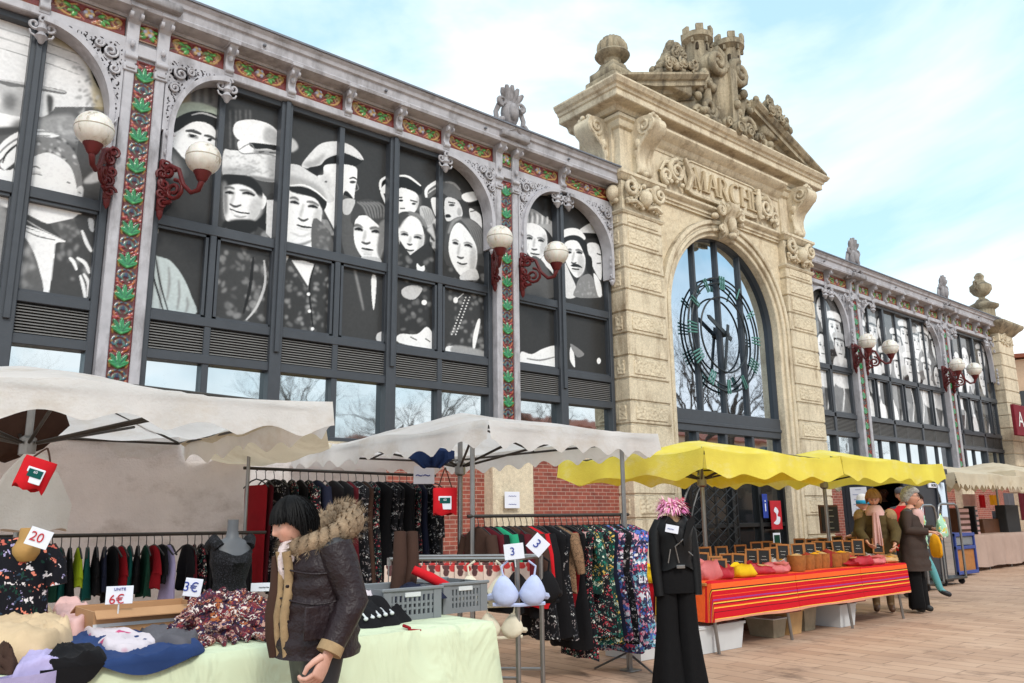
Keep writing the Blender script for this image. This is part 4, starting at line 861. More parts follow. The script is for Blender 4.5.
for z, l in ((LZ+.02, .28), (LZ+.29, .22), (zt-.02, .27)): bar((x, z), (x+l, z), .045)
bar((x+.1, zt+.05), (x+.22, zt+.13), .03, .05)
lm.build('lettering', 'stone_letter', tab, 30) if 'stone_letter' in M else lm.build('lettering', 'stone', tab, 30)
# cornice with returns and the broken pediment
ZC = 10.5
moulding_u([(-.5, ZC+.02), (0, ZC+.04), (.05, ZC+.06), (.1, ZC+.15), (.14, ZC+.17), (.36, ZC+.18), (.38, ZC+.2), (.38, ZC+.34), (.42, ZC+.36), (.44, ZC+.42), (.5, ZC+.45), (.56, ZC+.54), (.56, ZC+.58), (-.4, ZC+.66)], 13.2, 21.4, 11.68, 13.2, 'cornice_return', 'stone')
def rake(s):
    "one half of the broken pediment, rising towards the middle"
    e0, e1 = XC+s*4.5, XC+s*1.1; z0, z1 = 11.08, 12.34; m = MB()
    prof = [(11.12, .06), (11.12, .0), (11.2, -.1), (11.26, -.12), (11.26, -.25), (11.44, -.28), (11.48, -.38), (11.58, -.41), (11.6, -.52), (12.9, -.52), (12.9, .1)]
    m.ring([[(e0, y, z0+max(v, -.0) if v < 0 else z0+v) for y, v in prof], [(e0-s*.35, y, z0+.13+max(v, -.14)) for y, v in prof], [(e0-s*1.4, y, z0+.52+v) for y, v in prof], [(e1, y, z1+v) for y, v in prof]])
    m.build('raking_cornice', 'stone_top', hall, 25)
    m = MB(); m.prism([(e0-s*.2, 10.95), (e1-s*.1, 10.95), (e1-s*.1, 12.0), (e0-s*1.4, 11.15)], 11.68, 12.85, 'y'); m.build('tympanum', 'stone', hall, 25)
    # basket of fruit on the slope
    m = MB(); r = random.Random(5+s); xc = XC+s*2.2; zb = 12.0
    m.cbox(xc-.6, xc+.6, 11.3, 12.3, zb-.4, zb+.02, .04)
    for k in range(260):
        u = max(-.9, min(.9, r.gauss(0, .5))); v = r.random()**.8; w = (1-v)*.95+.1; y = 11.5+r.uniform(-.42, .45)*w; x = xc+u*.72*w; z = zb-.02-s*u*.72*w*.32+v*.95*(1-.35*abs(u)); q = r.uniform(.05, .115)
        m.blob((x, y, z), (q, q, q*r.uniform(.8, 1.2)), 8, 6)
    for k in range(22):
        u, v = r.uniform(-.65, .65), r.random(); w = 1-.75*v
        m.tube([(a, 11.5-.42*w-.04*i/16, b) for i, (a, b) in enumerate(spiral((xc+u*w, zb+.05-s*u*w*.32+v*.85), r.uniform(.08, .16), 1.4, r.uniform(0, 6)))], .035, 6)
    m.build('fruit_basket', 'stone_top', hall, 55)
rake(-1); rake(1)
m = MB(); m.prism([(XC-1.2, 10.95), (XC+1.2, 10.95), (XC+1.15, 12.0), (XC-1.15, 12.0)], 11.75, 12.6, 'y'); m.build('pediment_back', 'stone', hall)
# cartouche with scrolls and flowers
m = MB(); r = random.Random(9)
m.cbox(XC-.62, XC+.62, 11.6, 12.4, 11.0, 13.2, .05)
m.ring([[(XC+.58*w*cos(a), 11.55-.36*w*max(0, sin(a)), 11.2+v*1.95) for a in [i*pi/12 for i in range(13)]] for v, w in ((0, .25), (.1, .62), (.3, .9), (.55, 1.0), (.8, .95), (1, .8))], wrap=False, caps=False)
m.prism([(11.15, 11.35), (11.12, 11.8), (11.12, 12.9), (11.5, 12.95), (11.5, 11.3)], XC-.14, XC+.14, 'x')
for s in (-1, 1):
    m.tube([(a, 11.3-.1*i/16, b) for i, (a, b) in enumerate(spiral((XC+s*.5, 12.98), .38, 1.7, pi/2, s))], [.13*(1-.03*i) for i in range(17)], 9)
    m.lathe([(.001, 11.2), (.12, 11.22), (.3, 11.3), (.34, 11.4), (.34, 12.2), (.001, 12.22)], (XC+s*.5, 0, 12.98), 16, ax='y')
    m.tube([(XC+s*.6, 11.55, 12.9), (XC+s*.85, 11.5, 12.4), (XC+s*.72, 11.5, 11.9), (XC+s*1.0, 11.45, 11.5)], [.14, .17, .13, .1], 9)
    m.tube([(a, 11.35, b) for a, b in spiral((XC+s*.85, 11.55), .3, 1.5, 0, s)], [.1*(1-.03*i) for i in range(17)], 8)
    m.tube([(a, 11.3, b) for a, b in spiral((XC+s*1.4, 11.22), .2, 1.5, pi, s)], [.08*(1-.03*i) for i in range(17)], 8)
    m.tube([(a, 11.4, b) for a, b in spiral((XC+s*1.0, 12.3), .22, 1.5, 1, -s)], [.08*(1-.03*i) for i in range(17)], 8)
    for k in range(26):
        q = r.uniform(.06, .15); m.blob((XC+s*r.uniform(.5, 1.35), 11.45+r.uniform(-.15, .1), 11.05+r.random()**1.5*1.5), (q, q*.8, q), 9, 6)
for k in range(30):
    q = r.uniform(.06, .13); m.blob((XC+r.uniform(-1.5, 1.8), 11.28+r.uniform(-.08, .1), 11.05+r.random()*.3), (q, q, q), 9, 6)
for k, (dx, q) in enumerate(((.05, .2), (.5, .17), (-.45, .15), (1.0, .13))): 
    m.blob((XC+dx, 11.16, 11.2), (q, q*.7, q), 12, 8); m.tube([(a, 11.04, b) for a, b in spiral((XC+dx, 11.2), q*.9, 1.6)], .03, 6)
m.blob((XC, 11.08, 11.85), (.1, .1, .14), 10, 8)
cart = m.build('cartouche', 'stone_top', hall, 55)
# mural crown: little castle on top
m = MB()
def turret(x, y, r_, z0, z1):
    m.lathe([(r_*.7, z0), (r_*.66, z0+.1), (r_*.78, z1-.36), (r_*.84, z1-.34), (r_*1.02, z1-.26), (r_*1.06, z1-.25), (r_*1.06, z1-.1), (r_*.8, z1-.1), (r_*.8, z1-.3)], (x, y, 0), 18)
    for k in range(6):
        a = k*pi/3+.3; c, s = cos(a), sin(a); q = len(m.v); m.cbox(-.1, .1, -r_*1.06, -r_*.82, z1-.12, z1+.08, .012); m.xf(Matrix.Translation((x, y, 0)) @ Matrix.Rotation(a, 4, 'Z'), q)
        q = len(m.v); m.cbox(-.035, .035, -r_*.98, -r_*.8, z1-.42, z1-.26, .01); m.xf(Matrix.Translation((x, y, 0)) @ Matrix.Rotation(a+.5, 4, 'Z'), q)
for dx, dy, zt_ in ((-.75, 11.75, 13.98), (.4, 11.55, 14.12), (-.1, 12.25, 14.0)): turret(XC+.12+dx, dy, .4, 13.0, zt_)
m.box(XC-.6, XC+.5, 11.62, 12.3, 13.0, 13.75)
cr = m.build('mural_crown', 'stone_top', cart, 40)
m = MB()
for dx, dy in ((-.63, 11.75), (.52, 11.55)): m.cbox(XC+dx-.05, XC+dx+.05, dy-.3, dy-.22, 13.36, 13.58, .02); m.cbox(XC+dx-.27, XC+dx-.2, dy-.2, dy-.1, 13.36, 13.58, .02)
m.build('arrow_slit', 'stone_dark', cr)
# acorn finials on the corners
for x in (13.8, 20.8):
    m = MB(); y = 12.25
    m.cbox(x-.62, x+.62, y-.55, y+.6, 11.0, 11.5, .03); m.cbox(x-.52, x+.52, y-.5, y+.5, 11.5, 11.72, .05); m.cbox(x-.44, x+.44, y-.42, y+.42, 11.72, 11.95, .04); m.ring([[(x+a*q, y+b*q, z) for a, b in ((-1, -1), (1, -1), (1, 1), (-1, 1))] for z, q in ((11.95, .36), (12.1, .25), (12.2, .22))])
    m.lathe([(.24, 12.18), (.2, 12.24), (.22, 12.32), (.4, 12.39), (.44, 12.45), (.41, 12.5)], (x, y, 0), 24)
    m.lathe([(.34, 12.48), (.365, 12.58), (.345, 12.72), (.27, 12.86), (.16, 12.96), (.02, 13.01)], (x, y, 0), 72, lambda a, z: 1+.1*cos(12*a))
    m.build('acorn_finial', 'stone_top', hall, 45)
MB().box(13.3, 21.3, 11.95, 13.0, 8.9, 10.52).build('attic_core', 'stone', hall)
MB().box(13.3, 21.3, 11.75, 12.95, 10.95, 11.05).build('roof_slab', 'stone_top', hall)
# arched window, clock, doors
w = MB()
for x in (-.98, .0, 1.0): w.cbox(XC+x-.03, XC+x+.03, 12.03, 12.2, 3.7, ZS+math.sqrt(2.3**2-x*x)-.02, .01)
for z0, z1 in ((3.25, 3.78), (2.5, 2.62)): w.cbox(XC-2.3, XC+2.3, 11.98, 12.24, z0, z1, .015)
w.cbox(XC-2.3, XC+2.3, 11.95, 12.0, 3.42, 3.5, .01)
w.ring([[(x, 12.0, z), (x2, 12.0, z2), (x2, 12.25, z2), (x, 12.25, z)] for (x, z), (x2, z2) in zip(arch_pts(2.3, 2.5), arch_pts(2.25, 2.5))])
for x in (-1.3, -.15, 1.0): w.cbox(XC+x-.05, XC+x+.05, 12.0, 12.2, 2.6, 3.3, .008)
aw = w.build('arched_window', 'frame_metal', hall, 30)
gl = MB(); pts = arch_pts(2.27, 3.7); gl.prism(pts, 12.12, 12.14, 'y'); gl.build('pane', 'arch_glass', aw)
MB().box(XC-2.27, XC+2.27, 12.12, 12.14, 2.6, 3.3).build('pane', 'arch_glass', aw)
sm('clock_metal', (40, 46, 50), rough=.4); sm('clock_green', (84, 134, 126), rough=.5, var=.15)
ck = MB(); cx_, cz_, rc = 17.36, 5.82, 1.48
print('clock', wall_pt(679, 324, 12), wall_pt(758.7, 347, 12), wall_pt(713.3, 274, 12), wall_pt(727, 403, 12), wall_pt(719, 338, 12))
def ringt(r_, w_, y=12.0): ck.tube([(cx_+r_*cos(a), y, cz_+r_*sin(a)) for a in [2*pi*i/56 for i in range(57)]], w_, 6, caps=False)
ringt(rc, .026); ringt(rc-.13, .022); ringt(rc-.5, .024)
def hand(a, L, w0, back=.25):
    d = (sin(a), cos(a)); nn = (d[1], -d[0]); pts = [(cx_-d[0]*back+nn[0]*w0, cz_-d[1]*back+nn[1]*w0), (cx_+d[0]*L*.9+nn[0]*w0*.9, cz_+d[1]*L*.9+nn[1]*w0*.9), (cx_+d[0]*L, cz_+d[1]*L), (cx_+d[0]*L*.9-nn[0]*w0*.9, cz_+d[1]*L*.9-nn[1]*w0*.9), (cx_-d[0]*back-nn[0]*w0, cz_-d[1]*back-nn[1]*w0)]
    return pts
ck.prism(hand(R(-62), .85, .06), 11.94, 11.97, 'y'); ck.prism(hand(R(192), 1.0, .045), 11.90, 11.93, 'y'); ck.lathe([(.001, 11.88), (.07, 11.89), (.07, 12.1), (.001, 12.1)], (cx_, 0, cz_), 14, ax='y')
clk = ck.build('clock', 'clock_metal', aw, 40)
nm = MB()
for k, nb in enumerate((3, 1, 2, 3, 4, 2, 2, 3, 4, 4, 2, 2)):
    for j in range(nb):
        a = k*pi/6+(j-(nb-1)/2)*.06; d = (sin(a), cos(a)); nm.tube([(cx_+d[0]*(rc-.3), 11.97, cz_+d[1]*(rc-.3)), (cx_+d[0]*(rc+.06), 11.97, cz_+d[1]*(rc+.06))], .022, 6)
nm.build('dial_marking', 'clock_green', clk, 40)
# entrance
d = MB(); sm('door_metal', (30, 32, 34), rough=.35)
for x in (-2.3, -1.2, -.08, 1.05, 2.2): d.cbox(XC+x, XC+x+.12, 12.0, 12.2, 0, 2.5, .01)
for z in (.05, 1.0, 2.1): d.cbox(XC-2.3, XC+2.3, 12.02, 12.2, z, z+.1, .008)
dr = d.build('entrance_door', 'door_metal', hall, 30)
t = NT('dark_glass'); t.set(.05, 0, .6); t.col((.012, .014, .016)); M['dark_glass'] = t.m
MB().box(XC-2.3, XC+2.3, 12.1, 12.12, 0, 2.5).build('pane', 'dark_glass', dr)
# corner pier at the far end, with an urn
def endpier(x0, x1):
    m = MB(); z = 0; i = 0
    while z < 7.7:
        m.cbox(x0, x1, 11.72, 13.2, z+.012, z+.488, .022); z += .5; i += 1
    m.box(x0+.03, x1-.03, 11.75, 13.1, 0, 8.1); p = m.build('corner_pier', 'stone', hall, 30)
    m = MB(); scrolls(m, x0+.1, x1-.1, 7.85, 8.35, 11.72, 4, 6); scrolls(m, 11.8, 13.0, 7.85, 8.35, x0-.02, 7, 5, 'x'); m.box(x0-.012, x1+.012, 11.705, 13.2, 8.003, 8.35); m.build('capital', 'stone', p, 50)
    moulding_u([(0, 8.3), (.08, 8.36), (.2, 8.5), (.34, 8.62), (.38, 8.7), (.38, 8.78), (0, 8.85)], x0, x1, 11.72, 13.2, 'pier_cornice', 'stone_top', p)
    x, y = (x0+x1)/2+.35, 12.5
    m = MB(); q0 = len(m.v); m.cbox(x-.65, x+.65, 11.9, 13.1, 8.75, 9.0, .03); m.lathe([(.62, 9.0), (.6, 9.1), (.42, 9.2), (.42, 9.45), (.58, 9.55), (.6, 9.62), (.3, 9.75), (.2, 9.86)], (x, y, 0), 20)
    m.lathe([(.14, 9.84), (.12, 9.95), (.3, 10.05), (.42, 10.2), (.42, 10.36), (.3, 10.44), (.22, 10.5), (.16, 10.6), (.2, 10.72), (.1, 10.84), (.01, 10.86)], (x, y, 0), 20)
    for s in (-1, 1): m.tube([(x+s*.38, y, 10.15), (x+s*.62, y, 10.22), (x+s*.66, y, 10.42), (x+s*.5, y, 10.48), (x+s*.4, y, 10.4)], .05, 8)
    m.xf(Matrix.Translation((0, 0, 8.75)) @ Matrix.Scale(1.17, 4, (0, 0, 1)) @ Matrix.Translation((0, 0, -8.75)), q0); m.build('urn', 'stone_top', p, 45)
endpier(35.6, 37.1)
CLO = (.36, .62); CLOUD = (7.6, 7.75, 7.9)
t = NT('paving'); t.set(.75, 0, .3)
bk = t.nd('ShaderNodeTexBrick'); bk.inputs['Scale'].default_value = 1; bk.inputs['Brick Width'].default_value = .62; bk.inputs['Row Height'].default_value = .2; bk.inputs['Mortar Size'].default_value = .006; bk.inputs['Bias'].default_value = 0
bk.inputs['Color1'].default_value = (*lin((196, 164, 142)), 1); bk.inputs['Color2'].default_value = (*lin((174, 141, 120)), 1); bk.inputs['Mortar'].default_value = (*lin((110, 88, 76)), 1)
co = t.coord(rot=(0, 0, R(90))); t.ln(co, bk.inputs['Vector'])
a = t.mix(.3, bk.outputs[0], t.ramp(t.noise(.9, 7, t.coord(), .65), [(.3, lin((134, 104, 84))), (.5, lin((186, 152, 124))), (.7, lin((214, 184, 158)))]))
st = t.ramp(t.noise(2.6, 9, t.coord((1, .6, 1)), .7), [(.55, (0, 0, 0)), (.68, (1, 1, 1))]); a = t.mix(t.mix(.8, (0, 0, 0), st), a, lin((112, 88, 74)))
t.col(a); t.bump(bk.outputs['Fac'], -.4, .006); M['paving'] = t.m
MB().sheet(lambda u, v: (-150+400*u, -150+400*v, 0), 4, 4).build('ground', 'paving').__setitem__('kind', 'structure')
# ------------------------------------------------------------------ stalls: awnings, poles, tables
def cloth_mat(name, c, tr=.35, rough=.85, var=.12, stain=None, bst=.35, folds=False):
    t = NT(name); t.set(rough, 0, .15); co = t.coord()
    a = t.ramp(t.noise(2.2, 6, co, .6), [(.3, sc3(c, 1-var)), (.7, sc3(c, 1+var*.5))])
    if stain:
        f = t.ramp(t.noise(1.4, 9, t.coord((1, 1, 1.6)), .72), [(.52, (0, 0, 0)), (.72, (.7, .7, .7))]); a = t.mix(f, a, stain)
    t.col(a); h = t.mix(.5, t.noise(5, 5, co, .6, 1.2), t.noise(60, 2, co)) if not folds else t.noise(3.2, 3, t.coord((1, 1, .45), rot=(0, .5, 0)), .5, 1.8); t.bump(h, bst, .03 if not folds else .1)
    if tr:
        tb = t.nd('ShaderNodeBsdfTranslucent'); t.ln(a, tb.inputs[0]) if not isinstance(a, tuple) else None
        mx = t.nd('ShaderNodeMixShader'); mx.inputs[0].default_value = tr; out = t.n['Material Output']
        t.ln(t.b.outputs[0], mx.inputs[1]); t.ln(tb.outputs[0], mx.inputs[2]); t.ln(mx.outputs[0], out.inputs[0])
    M[name] = t.m; return t.m
cloth_mat('canvas_white', lin((246, 244, 242)), .52, stain=lin((214, 202, 186)))
cloth_mat('canvas_cream', lin((226, 214, 190)), .35, stain=lin((190, 168, 130)))
cloth_mat('canvas_yellow', lin((254, 236, 104)), .36, stain=lin((252, 246, 206)), var=.12)
cloth_mat('tarp', lin((242, 236, 234)), .3, stain=lin((178, 166, 158)), bst=.6)
cloth_mat('pale_cloth', lin((206, 215, 184)), 0, var=.06, bst=.55, folds=True)
cloth_mat('taupe_cloth', lin((176, 152, 140)), 0)
cloth_mat('linen_white', lin((225, 220, 215)), .1)
sm('steel', (150, 150, 150), rough=.35, metal=.9, var=.2, bump=0)
sm('dark_steel', (70, 66, 62), rough=.45, metal=.6, var=.3, bump=0)
sm('black_cloth', (13, 12, 14), rough=.85, spec=.2, bump=.4, bsc=25, bd=.01)
sm('black_leather', (12, 12, 14), rough=.5, spec=.25, bump=.3, bsc=30, bd=.006)
sm('white_plastic', (205, 208, 210), rough=.35, bump=0, var=.06)
sm('grey_plastic', (120, 124, 128), rough=.45, bump=.05, var=.1)
sm('clear_plastic', (150, 140, 120), rough=.25, bump=0, var=.3)
sm('card', (176, 134, 96), rough=.85, var=.12)
sm('paper', (226, 228, 238), rough=.7, var=.04, bump=0)
sm('ink_blue', (36, 60, 150), bump=0); sm('ink_red', (190, 30, 44), bump=0); sm('ink_black', (20, 20, 24), bump=0); sm('chalk', (226, 226, 222), bump=0)
sm('wood_pale', (170, 112, 58), rough=.6, var=.25, sc=12); sm('wood_dark', (92, 56, 34), rough=.6, var=.3)
sm('slate', (34, 34, 36), rough=.7, var=.25)
pattern('p_multi', (60, 58, 84), [(236, 236, 244), (200, 70, 100), (80, 110, 190), (40, 40, 70), (230, 170, 190), (120, 180, 200)], 23, 'x', .62)
pattern('p_black_white', (20, 20, 24), [(200, 200, 200), (90, 90, 96), (30, 30, 34), (150, 140, 140)], 24, 'x', .4)
pattern('p_floral', (16, 16, 24), [(16, 16, 24), (220, 130, 110), (220, 212, 216), (40, 60, 80), (16, 16, 24), (180, 90, 76), (26, 60, 50), (160, 150, 190)], 24, 'x', .42)
pattern('p_small', (22, 22, 28), [(190, 70, 80), (220, 210, 200), (60, 120, 110), (30, 30, 36)], 30, 'x', .42)
pattern('p_green', (30, 60, 56), [(210, 220, 200), (30, 120, 100), (220, 180, 90), (20, 30, 30)], 26, 'x', .5)
pattern('p_heap', (74, 36, 48), [(180, 140, 126), (120, 44, 54), (50, 44, 76), (214, 200, 192), (160, 92, 54), (34, 26, 34)], 34, 'x', .6)
pattern('p_leopard', (140, 110, 84), [(50, 36, 28), (90, 66, 50)], 40, 'x', .45)
pattern('p_pinkgrey', (206, 196, 202), [(190, 80, 120), (110, 100, 110)], 7, 'flower', .3)
for n_, c in dict(c_black=(20, 19, 22), c_navy=(28, 32, 52), c_red=(140, 20, 30), c_wine=(84, 20, 30), c_teal=(14, 78, 74), c_green=(20, 60, 46), c_lime=(170, 190, 40), c_brown=(66, 46, 38), c_grey=(92, 90, 96), c_lilac=(176, 166, 206), c_pink=(216, 176, 172), c_beige=(206, 180, 146), c_blue=(40, 62, 108), c_cream=(220, 212, 190), c_bright=(196, 26, 36), c_mint=(40, 150, 110), c_orange=(226, 160, 30), c_skin=(190, 140, 116), c_paleblue=(186, 196, 230), c_yellow=(228, 186, 30)).items(): sm(n_, c, rough=.85, spec=.2, bump=.35, bsc=22, bd=.01, var=.2)
def text(s, size, material, parent, loc, rot=(R(90), 0, 0), ext=.0015, name='lettering'):
    c = bpy.data.curves.new(name, 'FONT'); c.body = s; c.size = size; c.align_x = 'CENTER'; c.align_y = 'CENTER'; c.extrude = ext; c.materials.append(M[material])
    t_ = bpy.data.objects.new('tmp', c); C.objects.link(t_); bpy.context.view_layer.update(); me = bpy.data.meshes.new_from_object(t_.evaluated_get(bpy.context.evaluated_depsgraph_get())); bpy.data.objects.remove(t_)
    o = bpy.data.objects.new(name, me); C.objects.link(o); o.parent = parent; o.location = loc; o.rotation_euler = rot; return o
def face_cam(x, y): return -math.atan2(x, y)
def awning(x0, x1, y0, y1, zt, hv, name, label, material, sw=.42, rise=.3, pole=True, seed=0, amp=.07, sag=.05, post=()):
    o = thing('market_awning', label, 'awning', ((x0+x1)/2, (y0+y1)/2, 0), name); r = random.Random(seed); cx, cy = (x0+x1)/2, (y0+y1)/2
    def edge(x, y):
        u = min(abs(x-x0), abs(x-x1))/(x1-x0); v = min(abs(y-y0), abs(y-y1))/(y1-y0); return u, v
    def top(u, v):
        x, y = x0+(x1-x0)*u, y0+(y1-y0)*v; a, b = 1-abs(2*u-1), 1-abs(2*v-1)
        z = zt+rise*min(a, b)-sag*sin(pi*min(1, max(a, b)))*(.35 if min(a, b) < .02 else 1)*(1-min(a, b))+.012*sin(7*x+seed)*sin(5*y)
        return (x, y, z)
    m = MB(); m.sheet(top, 28, 24); 
    m.build('canopy', material, o, 60)
    v = MB()
    for (ax, ay, bx, by) in ((x0, y0, x1, y0), (x1, y0, x1, y1), (x1, y1, x0, y1), (x0, y1, x0, y0)):
        L = math.hypot(bx-ax, by-ay); nn = ((by-ay)/L, -(bx-ax)/L); ns = max(2, round(L/sw)); ph = r.uniform(0, 6)
        def fn(u, w, ax=ax, ay=ay, bx=bx, by=by, L=L, nn=nn, ns=ns, ph=ph):
            s = u*L; hh = hv-amp*abs(cos(pi*u*ns))**1.3
            x, y = ax+(bx-ax)*u, ay+(by-ay)*u; e = edge(x, y); uu = abs(2*((x-x0)/(x1-x0))-1) if abs(y-y0) < .01 or abs(y-y1) < .01 else abs(2*((y-y0)/(y1-y0))-1)
            z = zt-sag*sin(pi*(1-uu))*.35+.012*sin(7*x+seed)*sin(5*y)
            off = (.015*sin(s*4.2+ph)+.02*sin(s*9.1+ph*2)+.02)*w
            return (x+nn[0]*off, y+nn[1]*off, z-hh*w)
        v.sheet(fn, int(L/.035), 5)
    v.build('valance', material, o, 60)
    f = MB(); zh = zt-.24
    if pole: f.tube([(cx, cy, 0), (cx, cy, zt+rise-.02)], .026, 10); f.lathe([(.03, zh-.1), (.055, zh-.08), (.055, zh+.03), (.03, zh+.05)], (cx, cy, 0), 12); f.cbox(cx-.2, cx+.2, cy-.2, cy+.2, 0, .03, .008)
    f.build('pole', 'steel', o, 40)
    for (ex, ey) in ((x0, y0), (x1, y0), (x1, y1), (x0, y1), (cx, y0), (x1, cy), (cx, y1), (x0, cy)):
        rb = MB(); ex2, ey2 = cx+(ex-cx)*.985, cy+(ey-cy)*.985; rb.tube([(cx+(ex-cx)*.03, cy+(ey-cy)*.03, zt+rise-.06), (ex2, ey2, zt-.05)], .011, 6); rb.tube([(cx+(ex-cx)*.03, cy+(ey-cy)*.03, zh), (cx+(ex-cx)*.62, cy+(ey-cy)*.62, zt+rise*.38-.1)], .012, 6); rb.build('rib', 'dark_steel', o)
    fr = MB()
    pr = [(x0+.02, y0+.02), (x1-.02, y0+.02), (x1-.02, y1-.02), (x0+.02, y1-.02)]
    for i in range(4): fr.tube([(*pr[i], zt-.06), (*pr[(i+1) % 4], zt-.06)], .012, 6)
    fr.build('edge_rail', 'dark_steel', o)
    for (px, py) in post:
        p = MB(); p.tube([(px, py, 0), (px, py, zt-.03)], .02, 8); p.cbox(px-.07, px+.07, py-.07, py+.07, 0, .012, .004); p.build('post', 'steel', o, 40)
    return o
G_AW = 'market awnings in the row'
awning(-.42, 2.64, 5.0, 8.05, 2.09, .235, G_AW, 'off-white awning at far left over the table of folded clothes', 'canvas_white', .44, seed=2, sag=.1)
awning(4.0, 6.05, 5.0, 8.5, 2.06, .225, G_AW, 'off-white awning over the clothes rails in front of the brick wall', 'canvas_white', .31, seed=5, sag=.05, post=((5.58, 5.04), (4.1, 5.34)))
awning(6.75, 9.42, 5.0, 7.1, 1.965, .28, G_AW, 'yellow awning over the left part of the spice table', 'canvas_yellow', .6, seed=7, amp=.065, sag=.1, rise=.22)
awning(9.46, 12.3, 5.0, 7.1, 1.98, .28, G_AW, 'yellow awning above the women at the right end of the spice table', 'canvas_yellow', .6, seed=11, amp=.065, sag=.1, rise=.2)
awning(17.75, 21.6, 7.0, 9.6, 2.1, .33, G_AW, 'off-white awning with zigzag edge beyond the black kiosk', 'canvas_cream', .2, seed=4, amp=.1, rise=.3)
awning(21.7, 26.5, 7.2, 9.8, 2.25, .33, G_AW, 'farthest off-white awning at the right edge', 'canvas_cream', .2, seed=9, amp=.1, rise=.35)
def flap(pts_a, pts_b, sagz, material, name, label, cat):
    m = MB(); m.sheet(lambda u, v: tuple((1-v)*((1-u)*pts_a[0][k]+u*pts_a[1][k])+v*((1-u)*pts_b[0][k]+u*pts_b[1][k])-(sagz*sin(pi*v)*(.6+.4*sin(3*u)) if k == 2 else 0)+(.012*sin(u*23+v*5)) for k in range(3)), 24, 12)
    return tag(m.build(name, material, smooth=60), label, cat)
flap(((2.6, 5.05, 2.03), (2.6, 7.9, 2.03)), ((3.5, 6.6, 1.97), (3.6, 8.3, 2.02)), .22, 'canvas_cream', 'gutter_cloth', 'cream cloth sagging between the two off-white awnings', 'gutter cloth')
def tarp(x0, x1, y, z0, z1, label, seed, dy=0):
    m = MB(); m.sheet(lambda u, v: (x0+(x1-x0)*u, y+dy*u+.025*sin(u*9+seed)*(1-v*.5)+.02*sin(u*17+v*6+seed)+.05*max(0, sin(u*3.1+v*1.5+seed))**4, z0+(z1-z0)*v-.03*sin(u*5+seed)*v), 60, 24)
    return tag(m.build('back_tarp', 'tarp', smooth=70), label, 'tarp', 'tarps closing the backs of the stalls')
tarp(-1.2, 3.35, 8.05, .1, 2.05, 'greyish white tarp behind the low lingerie rail', 1)
tarp(2.9, 5.32, 8.6, .1, 2.2, 'white tarp behind the long rail of black dresses', 4)
# tables
def loop_cloth(x0, x1, y0, y1, z, drops, amp, seed, material, name, parent=None, k=3.1, sag=.0, rows=12, flare=.1, uv=None):
    "cloth over a table: drops = (front, right, back, left)"
    pts = []; r = random.Random(seed); ph = r.uniform(0, 6)
    def seg(a, b, nrm, d):
        n = max(3, int(math.hypot(b[0]-a[0], b[1]-a[1])/.045))
        for i in range(n): u = i/n; pts.append((a[0]+(b[0]-a[0])*u, a[1]+(b[1]-a[1])*u, nrm, d, min(u, 1-u)))
    seg((x0, y0), (x1, y0), (0, -1), drops[0]); seg((x1, y0), (x1, y1), (1, 0), drops[1]); seg((x1, y1), (x0, y1), (0, 1), drops[2]); seg((x0, y1), (x0, y0), (-1, 0), drops[3])
    n = len(pts); rings = []; cx, cy = (x0+x1)/2, (y0+y1)/2
    for f in (.0, .5, .97): rings.append([(cx+(p[0]-cx)*f, cy+(p[1]-cy)*f, z+.004*sin(p[0]*5)*f) for p in pts])
    for j in range(rows+1):
        t_ = j/rows; rg = []
        for i, p in enumerate(pts):
            a, b = pts[i-3][2], pts[(i+3) % n][2]; nx, ny = a[0]+b[0]+p[2][0], a[1]+b[1]+p[2][1]; l = math.hypot(nx, ny) or 1; nx, ny = nx/l, ny/l
            d0, d1 = pts[i-4][3], pts[(i+4) % n][3]; d = (p[3]+d0+d1)/3; s = i*.045*k
            o = t_*flare+amp*t_*(sin(s*2.1+ph)+.6*sin(s*3.7+2*ph+t_)+.35*sin(s*7.3+t_*2)); o += .012 if j else 0
            rg.append((p[0]+nx*o, p[1]+ny*o, z-d*t_+.012*sin(s*1.3)*t_))
        rings.append(rg)
    m = MB(); m.ring(rings, caps=False)
    if uv: m.c = [uv(*v) for v in m.v]
    return m.build(name, material, parent, 70)
def table(x0, x1, y0, y1, z, label, legs=True):
    o = thing('trestle_table', label, 'table', ((x0+x1)/2, (y0+y1)/2, 0), 'trestle tables'); MB().cbox(x0, x1, y0, y1, z-.035, z-.006, .006).build('tabletop', 'wood_pale', o)
    n = max(2, round((x1-x0)/1.35)+1)
    for i in range(n):
        x = x0+.1+(x1-x0-.2)*i/(n-1)
        for s, y in ((-1, y0+.03), (1, y1-.08)):
            m = MB(); m.tube([(x, y+.1*-s*0, z-.04), (x+.05, y+s*.03, 0)], .017, 8); m.tube([(x+.02, y, z*.45), (x+.02, (y0+y1)/2, z*.45)], .009, 6); m.build('leg', 'steel', o)
    return o
table(-.7, 2.8, 3.52, 4.5, .765, 'table under the pale green cloth at the left stall')
tag(loop_cloth(-.72, 2.82, 3.5, 4.52, .77, (.7, .7, .5, .7), .03, 3, 'pale_cloth', 'tablecloth', flare=.13, rows=18), 'pale green tablecloth hanging to the ground at the left stall', 'tablecloth')
